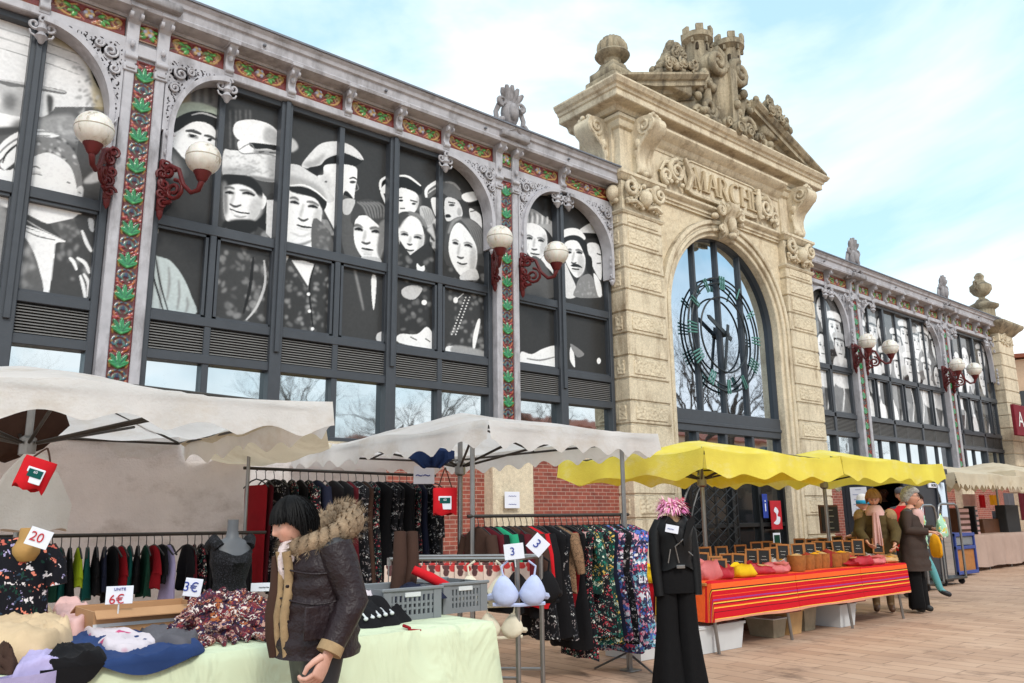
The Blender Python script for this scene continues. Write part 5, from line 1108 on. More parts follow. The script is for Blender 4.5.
# striped spice table
t = NT('stripes'); t.set(.85, 0, .15); a = t.nd('ShaderNodeVertexColor', layer_name='Col'); sp = t.nd('ShaderNodeSeparateColor'); t.ln(a.outputs[0], sp.inputs[0])
red, ora, mar, yel, pur, tan = [lin(c) for c in ((198, 24, 38), (236, 98, 44), (84, 20, 30), (240, 190, 70), (150, 60, 130), (206, 142, 116))]
st = [(0, red), (.04, ora), (.17, mar), (.2, yel), (.225, red), (.33, ora), (.345, red), (.42, pur), (.455, red), (.5, yel), (.525, mar), (.55, red), (.6, ora), (.62, yel), (.64, red), (.72, mar), (.735, red), (.88, yel), (.895, tan), (.97, mar)]
t.col(t.ramp(sp.outputs[0], st, True)); t.bump(t.noise(5, 4, t.coord(), .6, 1), .5, .03); M['stripes'] = t.m
table(6.68, 10.72, 5.03, 6.25, .665, 'long steel-legged table under the striped spice cloths')
for i, (x0, x1, ds) in enumerate(((6.72, 8.2, (.37, .37, .1, .36)), (8.215, 9.62, (.37, .37, .1, .37)), (9.635, 10.82, (.365, .34, .1, .365)))):
    z = .672+.0
    def uv(x, y, zz_, x0=x0, x1=x1): 
        v = (z-zz_)/.38 if y < 5.02 else ((y-5.0)*.8 % 1)
        return (max(0, min(1, v)), 0, 0)
    tag(loop_cloth(x0, x1, 5.0, 6.28, z, ds, .009, i+4, 'stripes', 'striped_cloth', rows=34, flare=.035, uv=uv, k=2.4), ('red and orange striped cloth with drooping corner at the left end of the spice table', 'red and orange striped cloth on the middle of the spice table', 'red and orange striped cloth by the woman in the pink scarf')[i], 'tablecloth', 'striped cloths on the spice table')
table(19.5, 25, 7.75, 8.6, .78, 'table under the taupe cloth beyond the kiosk')
tag(loop_cloth(19.5, 25, 7.7, 8.65, .785, (.7, .6, .3, .6), .03, 8, 'taupe_cloth', 'tablecloth', flare=.04), 'taupe pleated tablecloth at the stall beyond the kiosk', 'tablecloth')
# rails
def rail(pts, label, material='dark_steel', legs=(), r_=.014):
    o = thing('clothes_rail', label, 'clothes rail', (pts[0][0], pts[0][1], 0), 'clothes rails'); MB().tube(pts, r_, 8).build('crossbar', material, o, 40)
    for (x, y, z) in legs:
        m = MB(); m.tube([(x, y, 0), (x, y, z)], .016, 8); q = .3
        for a in (0, 2.1, 4.2): m.tube([(x, y, .14), (x+q*cos(a+.4), y+q*sin(a+.4), .012)], .01, 6)
        m.build('stand', 'steel', o, 40)
    return o
rail([(.9, 6.7, 1.215), (2.98, 6.75, 1.205)], 'low dark rail of lingerie before the greyish tarp', legs=[(.95, 6.7, 1.215), (2.9, 7.0, 1.95)])
rail([(2.9, 7.1, 1.76), (5.0, 7.15, 1.74)], 'long upper rail of dresses and trousers under the middle awning', legs=[(4.95, 7.15, 1.74)])
rail([(4.05, 5.34, 1.315), (5.7, 5.1, 1.315)], 'rail of coloured clothes in front of the brick wall', legs=[(5.62, 5.1, 1.315)])
br = rail([(3.1, 4.98, 1.03), (3.66, 4.28, 1.03)], 'low rack of bras between the crates and the black mannequin', 'steel', legs=[])
for a, b in (((3.35, 5.1), (4.0, 4.42)),): MB().tube([(*a, 1.035), (*b, 1.035)], .013, 8).build('crossbar', 'steel', br)
for (x, y) in ((3.66, 4.28), (4.0, 4.42), (3.1, 4.98), (3.35, 5.1)): MB().tube([(x, y, 0), (x, y, 1.04)], .017, 8).build('leg', 'steel', br)
m = MB(); m.tube([(3.66, 4.28, .28), (3.1, 4.98, .28)], .011, 6); m.tube([(3.66, 4.28, 1.03), (4.0, 4.42, 1.03)], .012, 6); m.tube([(4.0, 4.42, .28), (3.35, 5.1, .28)], .011, 6); m.build('brace', 'steel', br)
# kiosk
sm('kiosk_black', (40, 44, 52), rough=.45, var=.15, bump=.05); sm('kiosk_inside', (22, 22, 24), rough=.8)
KX0, KX1, KY = 14.1, 17.0, 6.95; KH = 2.03
ko = thing('market_kiosk', 'dark grey kiosk with an open serving hatch behind the yellow awnings', 'kiosk', (15.5, 7.2, 0)); m = MB()
m.cbox(KX0, KX0+.06, KY, 7.45, 0, KH, .01); m.cbox(15.3, KX1, KY, KY+.06, 0, KH, .01); m.cbox(KX0+.06, 15.3, KY+.003, KY+.06, 0, .95, .01); m.cbox(KX0+.06, 15.3, KY+.003, KY+.06, 1.9, KH, .01)
m.ring([[(KX0, 7.45, z), (18.6, 9.75, z), (18.6, 9.81, z), (KX0, 7.51, z)] for z in (0, KH)]); m.cbox(KX1-.06, KX1, KY+.06, 8.9, 0, KH, .01)
m.build('wall', 'kiosk_black', ko, 30); MB().prism([(KX0-.05, KY-.08), (KX1+.08, KY-.08), (KX1+.08, 8.9), (KX0-.05, 7.5)], KH, KH+.1, 'z').build('roof', 'kiosk_black', ko); MB().cbox(KX0+.06, 15.3, KY-.12, KY+.35, .95, 1.0, .008).build('counter', 'steel', ko)
dm = MB(); xa, xb = wall_pt(939, 520, KY)[0], wall_pt(949, 520, KY)[0]
for a, b, c, d in ((xa, xa+.05, .03, 1.95), (xb-.05, xb, .03, 1.95), (xa+.05, xb-.05, .03, .12), (xa+.05, xb-.05, 1.87, 1.95)): dm.cbox(a, b, KY-.03, KY-.002, c, d, .006)
dd = dm.build('door', 'kiosk_black', ko); MB().box(xa+.05, xb-.05, KY-.02, KY-.01, .12, 1.87).build('pane', 'arch_glass', dd)
(xa, za), (xb, zb) = wall_pt(927, 483, KY), wall_pt(937, 488, KY); MB().cbox(xa, xb, KY-.03, KY-.004, zb, za, .004).build('sign_board', 'paper', ko); text('NOISE', (za-zb)*.85, 'ink_black', ko, ((xa+xb)/2-15.5, KY-.034-7.2, (za+zb)/2))
(xa, za), (xb, zb) = wall_pt(911, 496, KY), wall_pt(926, 530, KY); MB().cbox(xa, xb, KY-.02, KY-.004, zb, za, .004).build('notice_board', 'c_wine', ko); MB().box(xa+.06, xb-.06, KY-.025, KY-.015, zb+.06, za-.06).build('notice', 'p_pinkgrey', ko)
def poster(cx, y, z, w, h, lines, label, mat_='paper', ink='ink_blue', rz=0, name='poster', cat='poster', backing=None):
    o = lthing(name, label, cat, (cx, y, z), None, rz); MB().cbox(-w/2, w/2, -.006, .006, -h/2, h/2, .003).build('sheet', mat_, o) if not backing else MB().cbox(-w/2-.03, w/2+.03, -.012, .012, -h/2-.03, h/2+.03, .004).build('frame', backing, o)
    if backing: MB().box(-w/2, w/2, -.016, -.01, -h/2, h/2).build('sheet', mat_, o)
    n = len(lines)
    for i, s in enumerate(lines): text(s, h/n*.72, ink, o, (0, -.02 if backing else -.009, h/2-h*(i+.5)/n))
    return o
poster(KX0-.012, 7.2, 1.5, .3, .5, ['~~~', '~~~~~~', '~~~~~', '~~~~~~', '~~~~', '~~~~~'], 'white printed notice on the dark side wall of the kiosk', rz=-pi/2)
# chalk menu board on a post
pb = wall_pt(829, 519, 6.3); o = poster(pb[0], 6.3, pb[1], .46, .34, ['~~~~~', '~~~~~~', '~~~~', '~~~~~'], 'dark menu board in wooden frame on a pole before the portal', 'slate', 'chalk', backing='wood_dark', name='menu_board', cat='board')
MB().tube([(0, .03, -pb[1]), (0, .03, -.2)], .014, 8).build('pole', 'steel', o)
for wx, wy, wd, hh, ls, lb, mt, ik in ((776, 515, .5, .72, ['', '', ''], 'red square notice on the entrance door', 'ink_red', 'paper'), (765, 506, .22, .6, ['i'], 'blue vertical notice on the entrance door', 'ink_blue', 'paper'), (777, 543, .32, .5, ['', '', ''], 'small green notice low on the entrance door', 'paper', 'ink_black')):
    p = wall_pt(wx, wy, 11.96); q_ = poster(p[0], 11.955, p[1], wd, hh, ls, lb, mt, ik)
    if wd > .4: MB().prism(spl([(-.15, -.2), (-.02, -.12), (.0, .02), (-.1, .1), (-.02, .2), (.1, .1), (.04, -.02), (.16, -.06), (.12, -.2), (.0, -.24)]), -.012, -.007, 'y').build('emblem', 'paper', q_)
    elif wd > .3: MB().prism([(-.13, -.2), (.13, -.2), (.13, .2), (-.13, .2)], -.011, -.007, 'y').build('emblem', 'c_green', q_)
p = wall_pt(512, 500, 11.74); poster(p[0], 11.735, p[1], .36, .3, ['~~~', '~~~'], 'small white notice on the stone pedestal beside the brick wall')
# folding lattice gate before the entrance
gt = thing('lattice_gate', 'dark folded lattice gate standing before the portal entrance', 'gate', (14.9, 10.9, 0)); m = MB()
for x in (14.2, 14.6, 15.0, 15.4, 15.8): m.cbox(x-.02, x+.02, 10.88, 10.92, 0, 2.45, .004)
m.build('upright', 'black_metal', gt); m = MB()
for k in range(10):
    z = .1+k*.24
    for x in (14.2, 14.6, 15.0, 15.4): m.tube([(x, 10.88, z), (x+.4, 10.88, z+.24)], .012, 5); m.tube([(x, 10.91, z+.24), (x+.4, 10.91, z)], .012, 5)
m.build('lattice', 'black_metal', gt)
# arched bicycle-rack like hoops beside the gate
m = MB()
for q in (0, .35): m.tube([(13.2+q+1.0*(1-cos(a)), 10.6, 2.1*sin(a)) for a in [pi*i/16 for i in range(9)]]+[(14.4+q, 10.6, 2.1)], .025, 7)
tag(m.build('gate_arch', 'black_metal'), 'dark curved bars rising beside the lattice gate', 'gate arch')
# ------------------------------------------------------------------ goods
def ordn(i): return ['first', 'second', 'third', 'fourth', 'fifth', 'sixth', 'seventh', 'eighth', 'ninth', 'tenth', 'eleventh', 'twelfth', 'thirteenth', 'fourteenth', 'fifteenth', 'sixteenth', 'seventeenth', 'eighteenth', 'nineteenth', 'twentieth', 'twenty-first', 'twenty-second', 'twenty-third', 'twenty-fourth', 'twenty-fifth', 'twenty-sixth', 'twenty-seventh', 'twenty-eighth', 'twenty-ninth', 'thirtieth'][i]
def loft(m, prof, seed, folds=5, amp=.1, n=20, cx=0, cy=0):
    "flattened hanging cloth: prof = (z, half width, half thickness)"
    r = random.Random(seed); ph = r.uniform(0, 6); rings = []
    z0, z1 = prof[0][0], prof[-1][0]
    for (z, w, th) in prof:
        t_ = (z-z0)/(z1-z0+1e-6); rings.append([(cx+w*cos(a)*(1+.02*sin(3*z*9+ph)), cy+th*sin(a)*(1+amp*3*t_*sin(folds*cos(a)*3+ph+z*2))+.02*t_*sin(cos(a)*folds+ph), z+.012*t_*sin(4*a+ph)) for a in [2*pi*k/n for k in range(n)]])
    m.ring(rings)
def hanger(parent, w=.2, material='black_metal'):
    m = MB(); m.tube([(0, 0, -.07), (0, 0, -.03), (.012, 0, .005), (0, 0, .02), (-.014, 0, .008)], .0035, 5); m.tube([(-w, 0, -.14), (-w*.4, 0, -.08), (0, 0, -.065), (w*.4, 0, -.08), (w, 0, -.14)], .007, 5); m.build('hanger', material, parent)
def garment(kind, material, seed, L=1.0, hm='black_metal', w=.2):
    r = random.Random(seed); o = thing('hanging_garment', None, 'garment'); m = MB(); k = w/.2
    if kind == 'dress': P = [(-.07, .05, .02), (-.1, .12, .025), (-.14, .2, .03), (-.2, .2, .035), (-.3, .18, .04), (-L*.45, .165, .04), (-L*.6, .19, .045), (-L*.8, .22, .05), (-L, .24, .055)]
    elif kind == 'top': P = [(-.07, .05, .02), (-.1, .12, .025), (-.14, .2, .03), (-.22, .2, .04), (-L*.6, .19, .04), (-L, .21, .045)]
    elif kind == 'trousers': P = [(-.12, .16, .02), (-.16, .17, .025), (-.3, .17, .025), (-L*.6, .15, .025), (-L, .14, .03)]
    elif kind == 'strap': P = [(-.07, .05, .012), (-.1, .09, .015), (-.2, .14, .02), (-.28, .15, .025), (-L*.7, .13, .025), (-L, .12, .03)]
    else: P = [(-.08, .1, .03), (-.14, .16, .05), (-.22, .17, .06), (-L, .1, .03)]
    loft(m, [(z, a*k, b) for z, a, b in P], seed, r.randint(2, 5), .12)
    if kind in ('top', 'dress') and L < .95 or kind == 'coat':
        for s in (-1, 1): m.tube([(s*.17*k, 0, -.14), (s*.22*k, .01, -.3), (s*.23*k, .02*s, -min(.62, L*.75))], [.05, .05, .035], 8)
    m.build('cloth', material, o, 50); hanger(o, w*.95, hm); return o
GP = {}
def hang(i, kind, mt, L, x, y, z, rz, label, group, seed=None, w=.2):
    key = (kind, mt, round(L, 1), w, (seed or i) % 3)
    if key not in GP:
        o = garment(kind, mt, (seed or i)+len(GP), L, w=w); GP[key] = o; o.location = (x, y, z); o.rotation_euler = (0, 0, rz)
    else: o = copy_thing(GP[key], (x, y, z), rz)
    o['label'] = label; o['group'] = group; return o
CN = dict(p_multi='blue, pink and white patterned', p_black_white='black and white patterned', p_small='black with small coloured print', p_green='green printed', p_leopard='brown leopard-print', c_black='black', c_navy='navy', c_red='dark red', c_wine='wine-coloured', c_teal='teal', c_green='dark green', c_lime='lime-strapped', c_brown='brown', c_grey='grey', c_lilac='lilac', c_pink='pale pink', c_bright='bright red', c_mint='mint green', c_blue='blue', c_cream='cream')
KN = dict(dress='dress', top='top', trousers='trousers', strap='lingerie top', set='bra')
def fill(a, b, z, items, where, group, rz0=pi/2, dz=0, L=1, w=.2, gaps={}, zb=None):
    n = len(items); r = random.Random(len(where))
    for i, it in enumerate(items):
        k, mt, l = it; u = (i+.5)/n+gaps.get(i, 0); x, y = a[0]+(b[0]-a[0])*u, a[1]+(b[1]-a[1])*u; zz_ = z+((zb if zb else z)-z)*u
        hang(i, k, mt, l*L*r.uniform(.95, 1.05), x, y, zz_-.02, (rz0+r.uniform(-.28, .28) if not (zb and i > n-3) else face_cam(x, y)+.25), f'{CN[mt]} {KN[k]}, {ordn(i)} from left on {where}', group, w=w)
D, T, Q, B_ = 'dress', 'top', 'trousers', 'strap'
fill((1.22, 6.71), (2.22, 6.73), 1.215, [(B_, 'c_black', .42), (B_, 'c_black', .4), (B_, 'c_green', .44), (B_, 'c_teal', .42), (B_, 'c_black', .44), (B_, 'c_lime', .36), (B_, 'c_teal', .44), (B_, 'c_black', .42), (B_, 'c_navy', .4), (B_, 'c_black', .44), (B_, 'c_red', .36), (B_, 'c_teal', .46), (B_, 'c_black', .45), (B_, 'c_green', .42), (B_, 'c_red', .4), (B_, 'c_black', .36), (B_, 'c_lilac', .52)], 'the low lingerie rail', 'lingerie on the low rail', w=.17)
fill((2.3, 6.73), (2.86, 6.74), 1.21, [(B_, 'c_black', .42), (B_, 'c_wine', .6), (B_, 'p_small', .62), (B_, 'c_black', .66), (B_, 'c_grey', .64), (B_, 'p_black_white', .62), (B_, 'c_red', .66), (B_, 'c_black', .66), (B_, 'c_black', .68), (B_, 'c_black', .66)], 'the right lingerie rail', 'lingerie on the low rail', w=.17)
fill((2.98, 7.1), (5.02, 7.15), 1.75, [(Q, 'c_red', 1.0), (Q, 'c_wine', 1.0), (D, 'p_black_white', 1.05), (D, 'p_black_white', 1.1), (D, 'p_small', 1.1), (D, 'c_black', 1.0), (D, 'p_small', .95), (T, 'c_navy', .85), (Q, 'c_bright', .95), (D, 'c_black', 1.05), (D, 'c_black', 1.1), (D, 'c_wine', .95), (D, 'p_black_white', 1.05), (D, 'c_brown', 1.05), (D, 'p_small', 1.0), (D, 'c_black', 1.1), (D, 'p_black_white', 1.1), (D, 'p_black_white', 1.05), (D, 'c_black', 1.0), (D, 'c_black', 1.0), (D, 'p_small', 1.05), (D, 'c_navy', 1.0), (D, 'p_black_white', .95), (Q, 'c_grey', .9)], 'the long upper rail', 'dresses on the long upper rail', w=.21)
fill((4.12, 5.33), (5.68, 5.1), 1.315, [(T, 'c_brown', .62), (T, 'c_wine', .62), (T, 'c_black', .66), (T, 'c_mint', .62), (T, 'c_black', .7), (T, 'c_brown', .64), (T, 'c_wine', .7), (T, 'c_brown', .66), (T, 'c_bright', .7), (T, 'c_black', .75), (D, 'p_black_white', .95), (D, 'c_black', 1.0), (D, 'p_black_white', .95), (T, 'p_leopard', .6), (Q, 'c_red', .8), (D, 'c_black', 1.1), (Q, 'c_pink', .8), (D, 'p_small', 1.1), (T, 'p_green', .65), (D, 'p_small', 1.0), (D, 'p_green', 1.05), (D, 'c_navy', 1.0), (D, 'p_multi', 1.05), (D, 'p_black_white', 1.05), (D, 'p_multi', 1.08), (D, 'p_multi', 1.08), (D, 'p_multi', 1.08)], 'the rail before the brick wall', 'clothes on the rail before the brick wall', w=.22, zb=1.315)
# bras and packets
def bra(x, y, z, rz, mt, s, label):
    o = lthing('bra', label, 'bra', (x, y, z), 'bras on the low rack', rz)
    for q in (-1, 1):
        m = MB(); m.ring([[(q*.078*s+q*.012*s*max(0, sin(a))+.078*s*c_*cos(a)*(1-.42*max(0, sin(a))), -.05*s*h, -.175*s+(.1 if sin(a) > 0 else .07)*s*c_*sin(a)-.012*h) for a in [2*pi*k/20 for k in range(20)]] for c_, h in ((1, 0), (.97, .3), (.82, .68), (.5, .92), (.12, 1))]); m.build('cup', mt, o, 60)
        MB().tube([(q*.09*s, -.01, -.08*s), (q*.1*s, 0, -.03*s), (q*.06*s, .01, 0)], .006*s, 5).build('strap', mt, o); MB().tube([(q*.14*s, 0, -.19*s), (q*.17*s, .05, -.2*s), (q*.12*s, .1, -.2*s)], [.02*s]*3, 6).build('wing', mt, o)
    MB().tube([(-.15*s, .0, -.235*s), (0, -.02, -.24*s), (.15*s, .0, -.235*s)], .011*s, 6).build('band', mt, o); return o
bra(3.62, 4.22, 1.02, face_cam(3.6, 4.2)+.15, 'c_paleblue', 1.15, 'large pale blue bra hanging at the front of the rack')
bra(3.5, 4.42, 1.02, face_cam(3.5, 4.4)-.2, 'c_cream', 1.2, 'cream bra behind the pale blue bra')
bra(3.58, 4.36, .76, face_cam(3.5, 4.4), 'c_cream', .95, 'small cream bra hanging lowest on the rack')
bra(3.95, 4.46, 1.03, face_cam(4, 4.4)+.3, 'c_black', 1.3, 'black bra at the end of the back bar')
pattern('p_packet', (214, 190, 176), [(226, 160, 140), (240, 236, 232), (190, 60, 60), (90, 60, 60), (120, 150, 120)], 16, 'flower', .5)
pk = thing('packet', None, 'packet', (0, 0, 0), 'lingerie packets on the low rack'); MB().cbox(-.07, .07, -.008, .008, -.2, -.03, .004).build('card', 'p_packet', pk); MB().tube([(0, 0, -.03), (0, 0, .0), (.01, 0, .012)], .004, 5).build('hook', 'steel', pk)
for i in range(16):
    back = i >= 8; u = (i % 8+.4)/8; a, b = (((3.1, 4.98), (3.6, 4.36)) if not back else ((3.35, 5.1), (3.94, 4.48))); x, y = a[0]+(b[0]-a[0])*u, a[1]+(b[1]-a[1])*u
    o = pk if i == 0 else copy_thing(pk, (0, 0, 0)); o.location = (x, y, 1.02); o.rotation_euler = (0, 0, face_cam(x, y)+RN.uniform(-.4, .4)); o['label'] = f'lingerie packet, {ordn(i % 8)} from left on the {"back" if back else "front"} bar of the bra rack'
# price cards
def price(px, py, Y, w, h, s, ink, label, tilt=0, stick=0, sub=None):
    X, Z = wall_pt(px, py, Y); o = lthing('price_card', label, 'price card', (X, Y, Z), 'price cards', face_cam(X, Y)); o.rotation_euler = (0, tilt, face_cam(X, Y))
    MB().cbox(-w/2, w/2, -.003, .003, -h/2, h/2, .001).build('card', 'paper', o); text(s, h*.72, ink, o, (-.01, -.006, -.02 if sub else 0))
    if sub: text(sub, h*.22, 'ink_blue', o, (0, -.006, h*.33))
    if stick: MB().tube([(0, .004, -h/2), (0, .004, -h/2-stick)], .004, 5).build('stick', 'white_plastic', o)
price(119.5, 595, 4.2, .115, .08, '6€', 'ink_red', 'white card reading 6 above the cardboard box', 0, .05, 'UNITE'); price(193, 587.5, 4.15, .08, .085, '3€', 'ink_blue', 'tilted card reading 3 above the cardboard box', .15, .05)
price(39, 538, 4.5, .1, .085, '20', 'ink_red', 'card reading 20 pinned on the floral dress', .35); price(514, 551.5, 4.2, .13, .1, '3', 'ink_blue', 'upright card reading 3 on the bra rack', -.1, .05); price(538, 545, 4.3, .12, .12, '3', 'ink_blue', 'diagonal card reading 3 above the bra rack', .75)
price(234, 547.5, 4.5, .05, .05, '~', 'ink_blue', 'small card on the lace mannequin bust', .1); price(672, 529, 4.15, .1, .06, '~~', 'ink_blue', 'pale card on the lapel of the black jacket', .2); price(266, 587, 4.45, .16, .045, '~~~', 'ink_black', 'small dark size card beside the lace bust'); price(424, 475, 6.6, .2, .17, '~~', 'ink_blue', 'lilac notice hanging above the long rail')
# hanging pouches and bags
def pouch(px, py, Y, w, h, label, tilt, string=.1):
    X, Z = wall_pt(px, py, Y); o = lthing('hanging_pouch', label, 'pouch', (X, Y, Z), 'red display pouches'); o.rotation_euler = (0, tilt, face_cam(X, Y))
    m = MB(); loft(m, [(h/2, w/2*.96, .012), (h/2-.02, w/2, .02), (0, w/2, .026), (-h/2+.02, w/2, .022), (-h/2, w/2*.96, .01)], 2, 2, .05, 24); m.build('bag', 'c_bright', o, 50)
    cd_ = MB().cbox(-w*.27, w*.27, -.032, -.027, -h*.32, h*.18, .002).build('card', 'paper', o); MB().box(-w*.22, w*.22, -.035, -.0325, -.02, h*.12).build('print', 'c_teal', cd_); text('60', h*.12, 'paper', cd_, (0, -.037, h*.04))
    m = MB()
    for s in (-1, 1): m.tube([(s*w*.3, 0, h/2-.01), (s*w*.12, 0, h/2+string*.6), (0, 0, h/2+string)], .005, 5)
    m.build('cord', 'c_brown', o); return o
pouch(35, 474, 4.7, .15, .155, 'red pouch hanging tilted on the pole above the floral dress', .32, .06); pouch(445, 501, 5.7, .2, .22, 'red pouch hanging on the pole above the crates', 0, .17)
X, Z = wall_pt(432, 457, 6.1); m = MB(); loft(m, [(Z+.08, .1, .04), (Z+.05, .2, .09), (Z-.02, .2, .1), (Z-.09, .1, .05)], 3, 4, .2, 24, 0, 0); q = m; q.xf(Matrix.Translation((X, 6.1, 0)) @ Matrix.Rotation(face_cam(X, 6.1), 4, 'Z')); tag(q.build('denim_bundle', 'c_blue', smooth=50), 'blue denim bundle tied under the ribs of the middle awning', 'bundle')
X, Z = wall_pt(30, 492, 6.3); m = MB(); loft(m, [(Z+.25, .06, .02), (Z+.12, .16, .03), (Z-.08, .26, .05), (Z-.25, .24, .05)], 5, 4, .15, 24); m.xf(Matrix.Translation((X, 6.3, 0)) @ Matrix.Rotation(face_cam(X, 6.3), 4, 'Z')); tag(m.build('hanging_shirt', 'linen_white', smooth=50), 'white shirt hanging behind the left red pouch', 'shirt')
X, Z = wall_pt(22, 432, 7.0); m = MB(); loft(m, [(Z+.22, .45, .05), (Z+.05, .5, .08), (Z-.12, .35, .06), (Z-.22, .12, .03)], 9, 5, .2, 28); m.xf(Matrix.Translation((X-.2, 7.0, 0)) @ Matrix.Rotation(-.3, 4, 'Z')); tag(m.build('dark_shawl', 'c_brown', smooth=50), 'dark brown shawl bunched under the left awning top', 'shawl')
# heaps on the left table
def heap(px0, px1, Y, z, ry, h, mt, label, cat, seed, name='folded_clothes', ridg=3, n=30, grp=None, wob=1):
    x0, x1 = wall_pt(px0, 640, Y)[0], wall_pt(px1, 640, Y)[0]; cx, rx = (x0+x1)/2, (x1-x0)/2; r = random.Random(seed); f = [(r.uniform(2, 7), r.uniform(2, 7), r.uniform(0, 6)) for _ in range(5)]
    m = MB(); rings = []
    for j in range(13):
        t_ = j/12; rad = sin(t_*pi/2)**.8 if j else .02; rg = []
        for k in range(36):
            a = 2*pi*k/36; e = 1+.12*wob*sin(3*a+seed)+.07*sin(7*a+2*seed); x, y = rx*rad*cos(a)*e, ry*rad*sin(a)*e
            d = sum(abs(sin(x*p/rx*1.6+y*q/ry*1.3+w_)) for p, q, w_ in f)/5-.5; rg.append((cx+x, Y+y, max(z+.004, z+h*(1-rad**2.5)+d*ridg*.035*(1-.5*rad)*(1 if rad < .98 else .3))))
        rings.append(rg)
    m.ring(rings); return tag(m.build(name, mt, smooth=60), label, cat, grp)
GH = 'clothes heaped on the left table'
def tbl(px, py, z):
    d = (px-512)/CF*BR-(py-341.5)/CF*BU+BF; t = (z-CH)/d.z; return (d.x*t, d.y*t)
def cloth_patch(pix, z, h, mt, label, cat, seed, name='folded_clothes', grp=GH, wr=.018, front=3.46, edge=.05):
    P = spl([tbl(x, y, z) for x, y in pix], 9); cx, cy = sum(p[0] for p in P)/len(P), sum(p[1] for p in P)/len(P); r = random.Random(seed); F = []
    for k in range(6): a = r.uniform(0, pi); F.append((cos(a), sin(a), r.uniform(14, 48), r.uniform(0, 6)))
    rings = []; NR = 26
    for j in range(NR+1):
        f = max(.004, j/NR); rg = []
        for i, (px, py) in enumerate(P):
            x, y = cx+(px-cx)*f, cy+(py-cy)*f; e = min(1, (1-f)*math.hypot(px-cx, py-cy)/edge+.04); e = e*(2-e)
            w = sum((1-abs(sin((x*a+y*b)*q*.5+1.5*sin(x*9+c)+1.2*sin(y*11-c)+c)))**2*(20/q) for a, b, q, c in F)
            zz_ = z+h*e*(.85+.3*sin(x*6+seed)*cos(y*7+seed))+wr*w*.8*min(1, e*1.2)
            if y < front: zz_ -= (front-y)*.5; y = front-.1*(front-y)
            rg.append((x, y, zz_))
        rings.append(rg)
    rings.append([(x, y, z-.002) for x, y, q in rings[-1]])
    m = MB(); m.ring(rings, caps=False); return tag(m.build(name, mt, smooth=80), label, cat, grp)
cloth_patch([(50, 622), (70, 617), (92, 622), (90, 634), (66, 638)], .78, .07, 'c_pink', 'dusty pink knit behind the beige one', 'clothes', 7)
cloth_patch([(-25, 640), (8, 626), (36, 620), (60, 630), (74, 646), (60, 658), (30, 666), (-25, 662)], .775, .1, 'c_beige', 'beige knit folded on the table below the floral dress', 'clothes', 1, wr=.02, edge=.09)
heap(-10, 22, 3.64, .77, .1, .07, 'c_brown', 'brown strappy bag at the left table corner', 'bag', 12, grp=GH)
cloth_patch([(52, 655), (78, 640), (112, 634), (160, 640), (205, 650), (160, 664), (100, 667), (60, 667)], .775, .022, 'c_blue', 'dark blue jeans spread along the front of the table', 'clothes', 3, wr=.02)
cloth_patch([(44, 660), (70, 652), (104, 655), (100, 668), (60, 674), (44, 672)], .79, .03, 'c_black', 'black garment beside the blue jeans', 'clothes', 13)
cloth_patch([(78, 626), (104, 630), (150, 637), (154, 646), (118, 652), (100, 645)], .8, .015, 'p_pinkgrey', 'grey shirt with pink print on top of the jeans', 'clothes', 4, wr=.012)
cloth_patch([(140, 630), (172, 627), (198, 640), (186, 652), (150, 647)], .785, .025, 'c_grey', 'grey and white garments left of the scarf heap', 'clothes', 6)
cloth_patch([(14, 672), (28, 661), (50, 660), (64, 670), (66, 700), (14, 702)], .785, .03, 'c_lilac', 'lilac garment with white tags at the table front edge', 'clothes', 2, wr=.02)
hp = heap(172, 278, 4.05, .77, .3, .16, 'p_heap', 'heap of red and white patterned scarves under the lace bust', 'scarf heap', 5, 'scarf_heap', 6, 44, grp=GH)
r = random.Random(4); m = MB()
for k in range(60):
    a, q = r.uniform(0, 6.3), r.uniform(.2, 1); x, y = wall_pt(225, 640, 4.05)[0]+.3*q*cos(a), 4.05+.26*q*sin(a); z = .8+.14*(1-q*q); w_ = r.uniform(.01, .02)
    m.tube([(x, y, z), (x+r.uniform(-.05, .05), y-r.uniform(0, .06), z+r.uniform(-.01, .03)), (x+r.uniform(-.09, .09), y-r.uniform(0, .1), z-r.uniform(0, .05))], [w_, w_*1.4, w_*.6], 6)
for k in range(7):
    x = wall_pt(185+k*12, 650, 3.7)[0]; m.tube([(x, 3.78, .8), (x+.01, 3.7, .79), (x+r.uniform(-.03, .03), 3.62+.03*(k%3), .782)], [.016, .018, .008], 6)
fr_ = m.build('scarf_fringe', 'p_heap', smooth=50); fr_.parent = hp; LOC[fr_] = (0, 0, 0); fr_['kind'] = 'stuff'
for nm, pxs in (('white tag on the lilac garment', (34, 668)), ): 
    X, Z = wall_pt(*pxs, 3.6); o = lthing('label_tag', nm, 'tag', (X, 3.6, Z)); o.rotation_euler = (-.5, .2, face_cam(X, 3.6)); MB().cbox(-.022, .022, -.002, .002, -.028, .028, .001).build('card', 'paper', o)
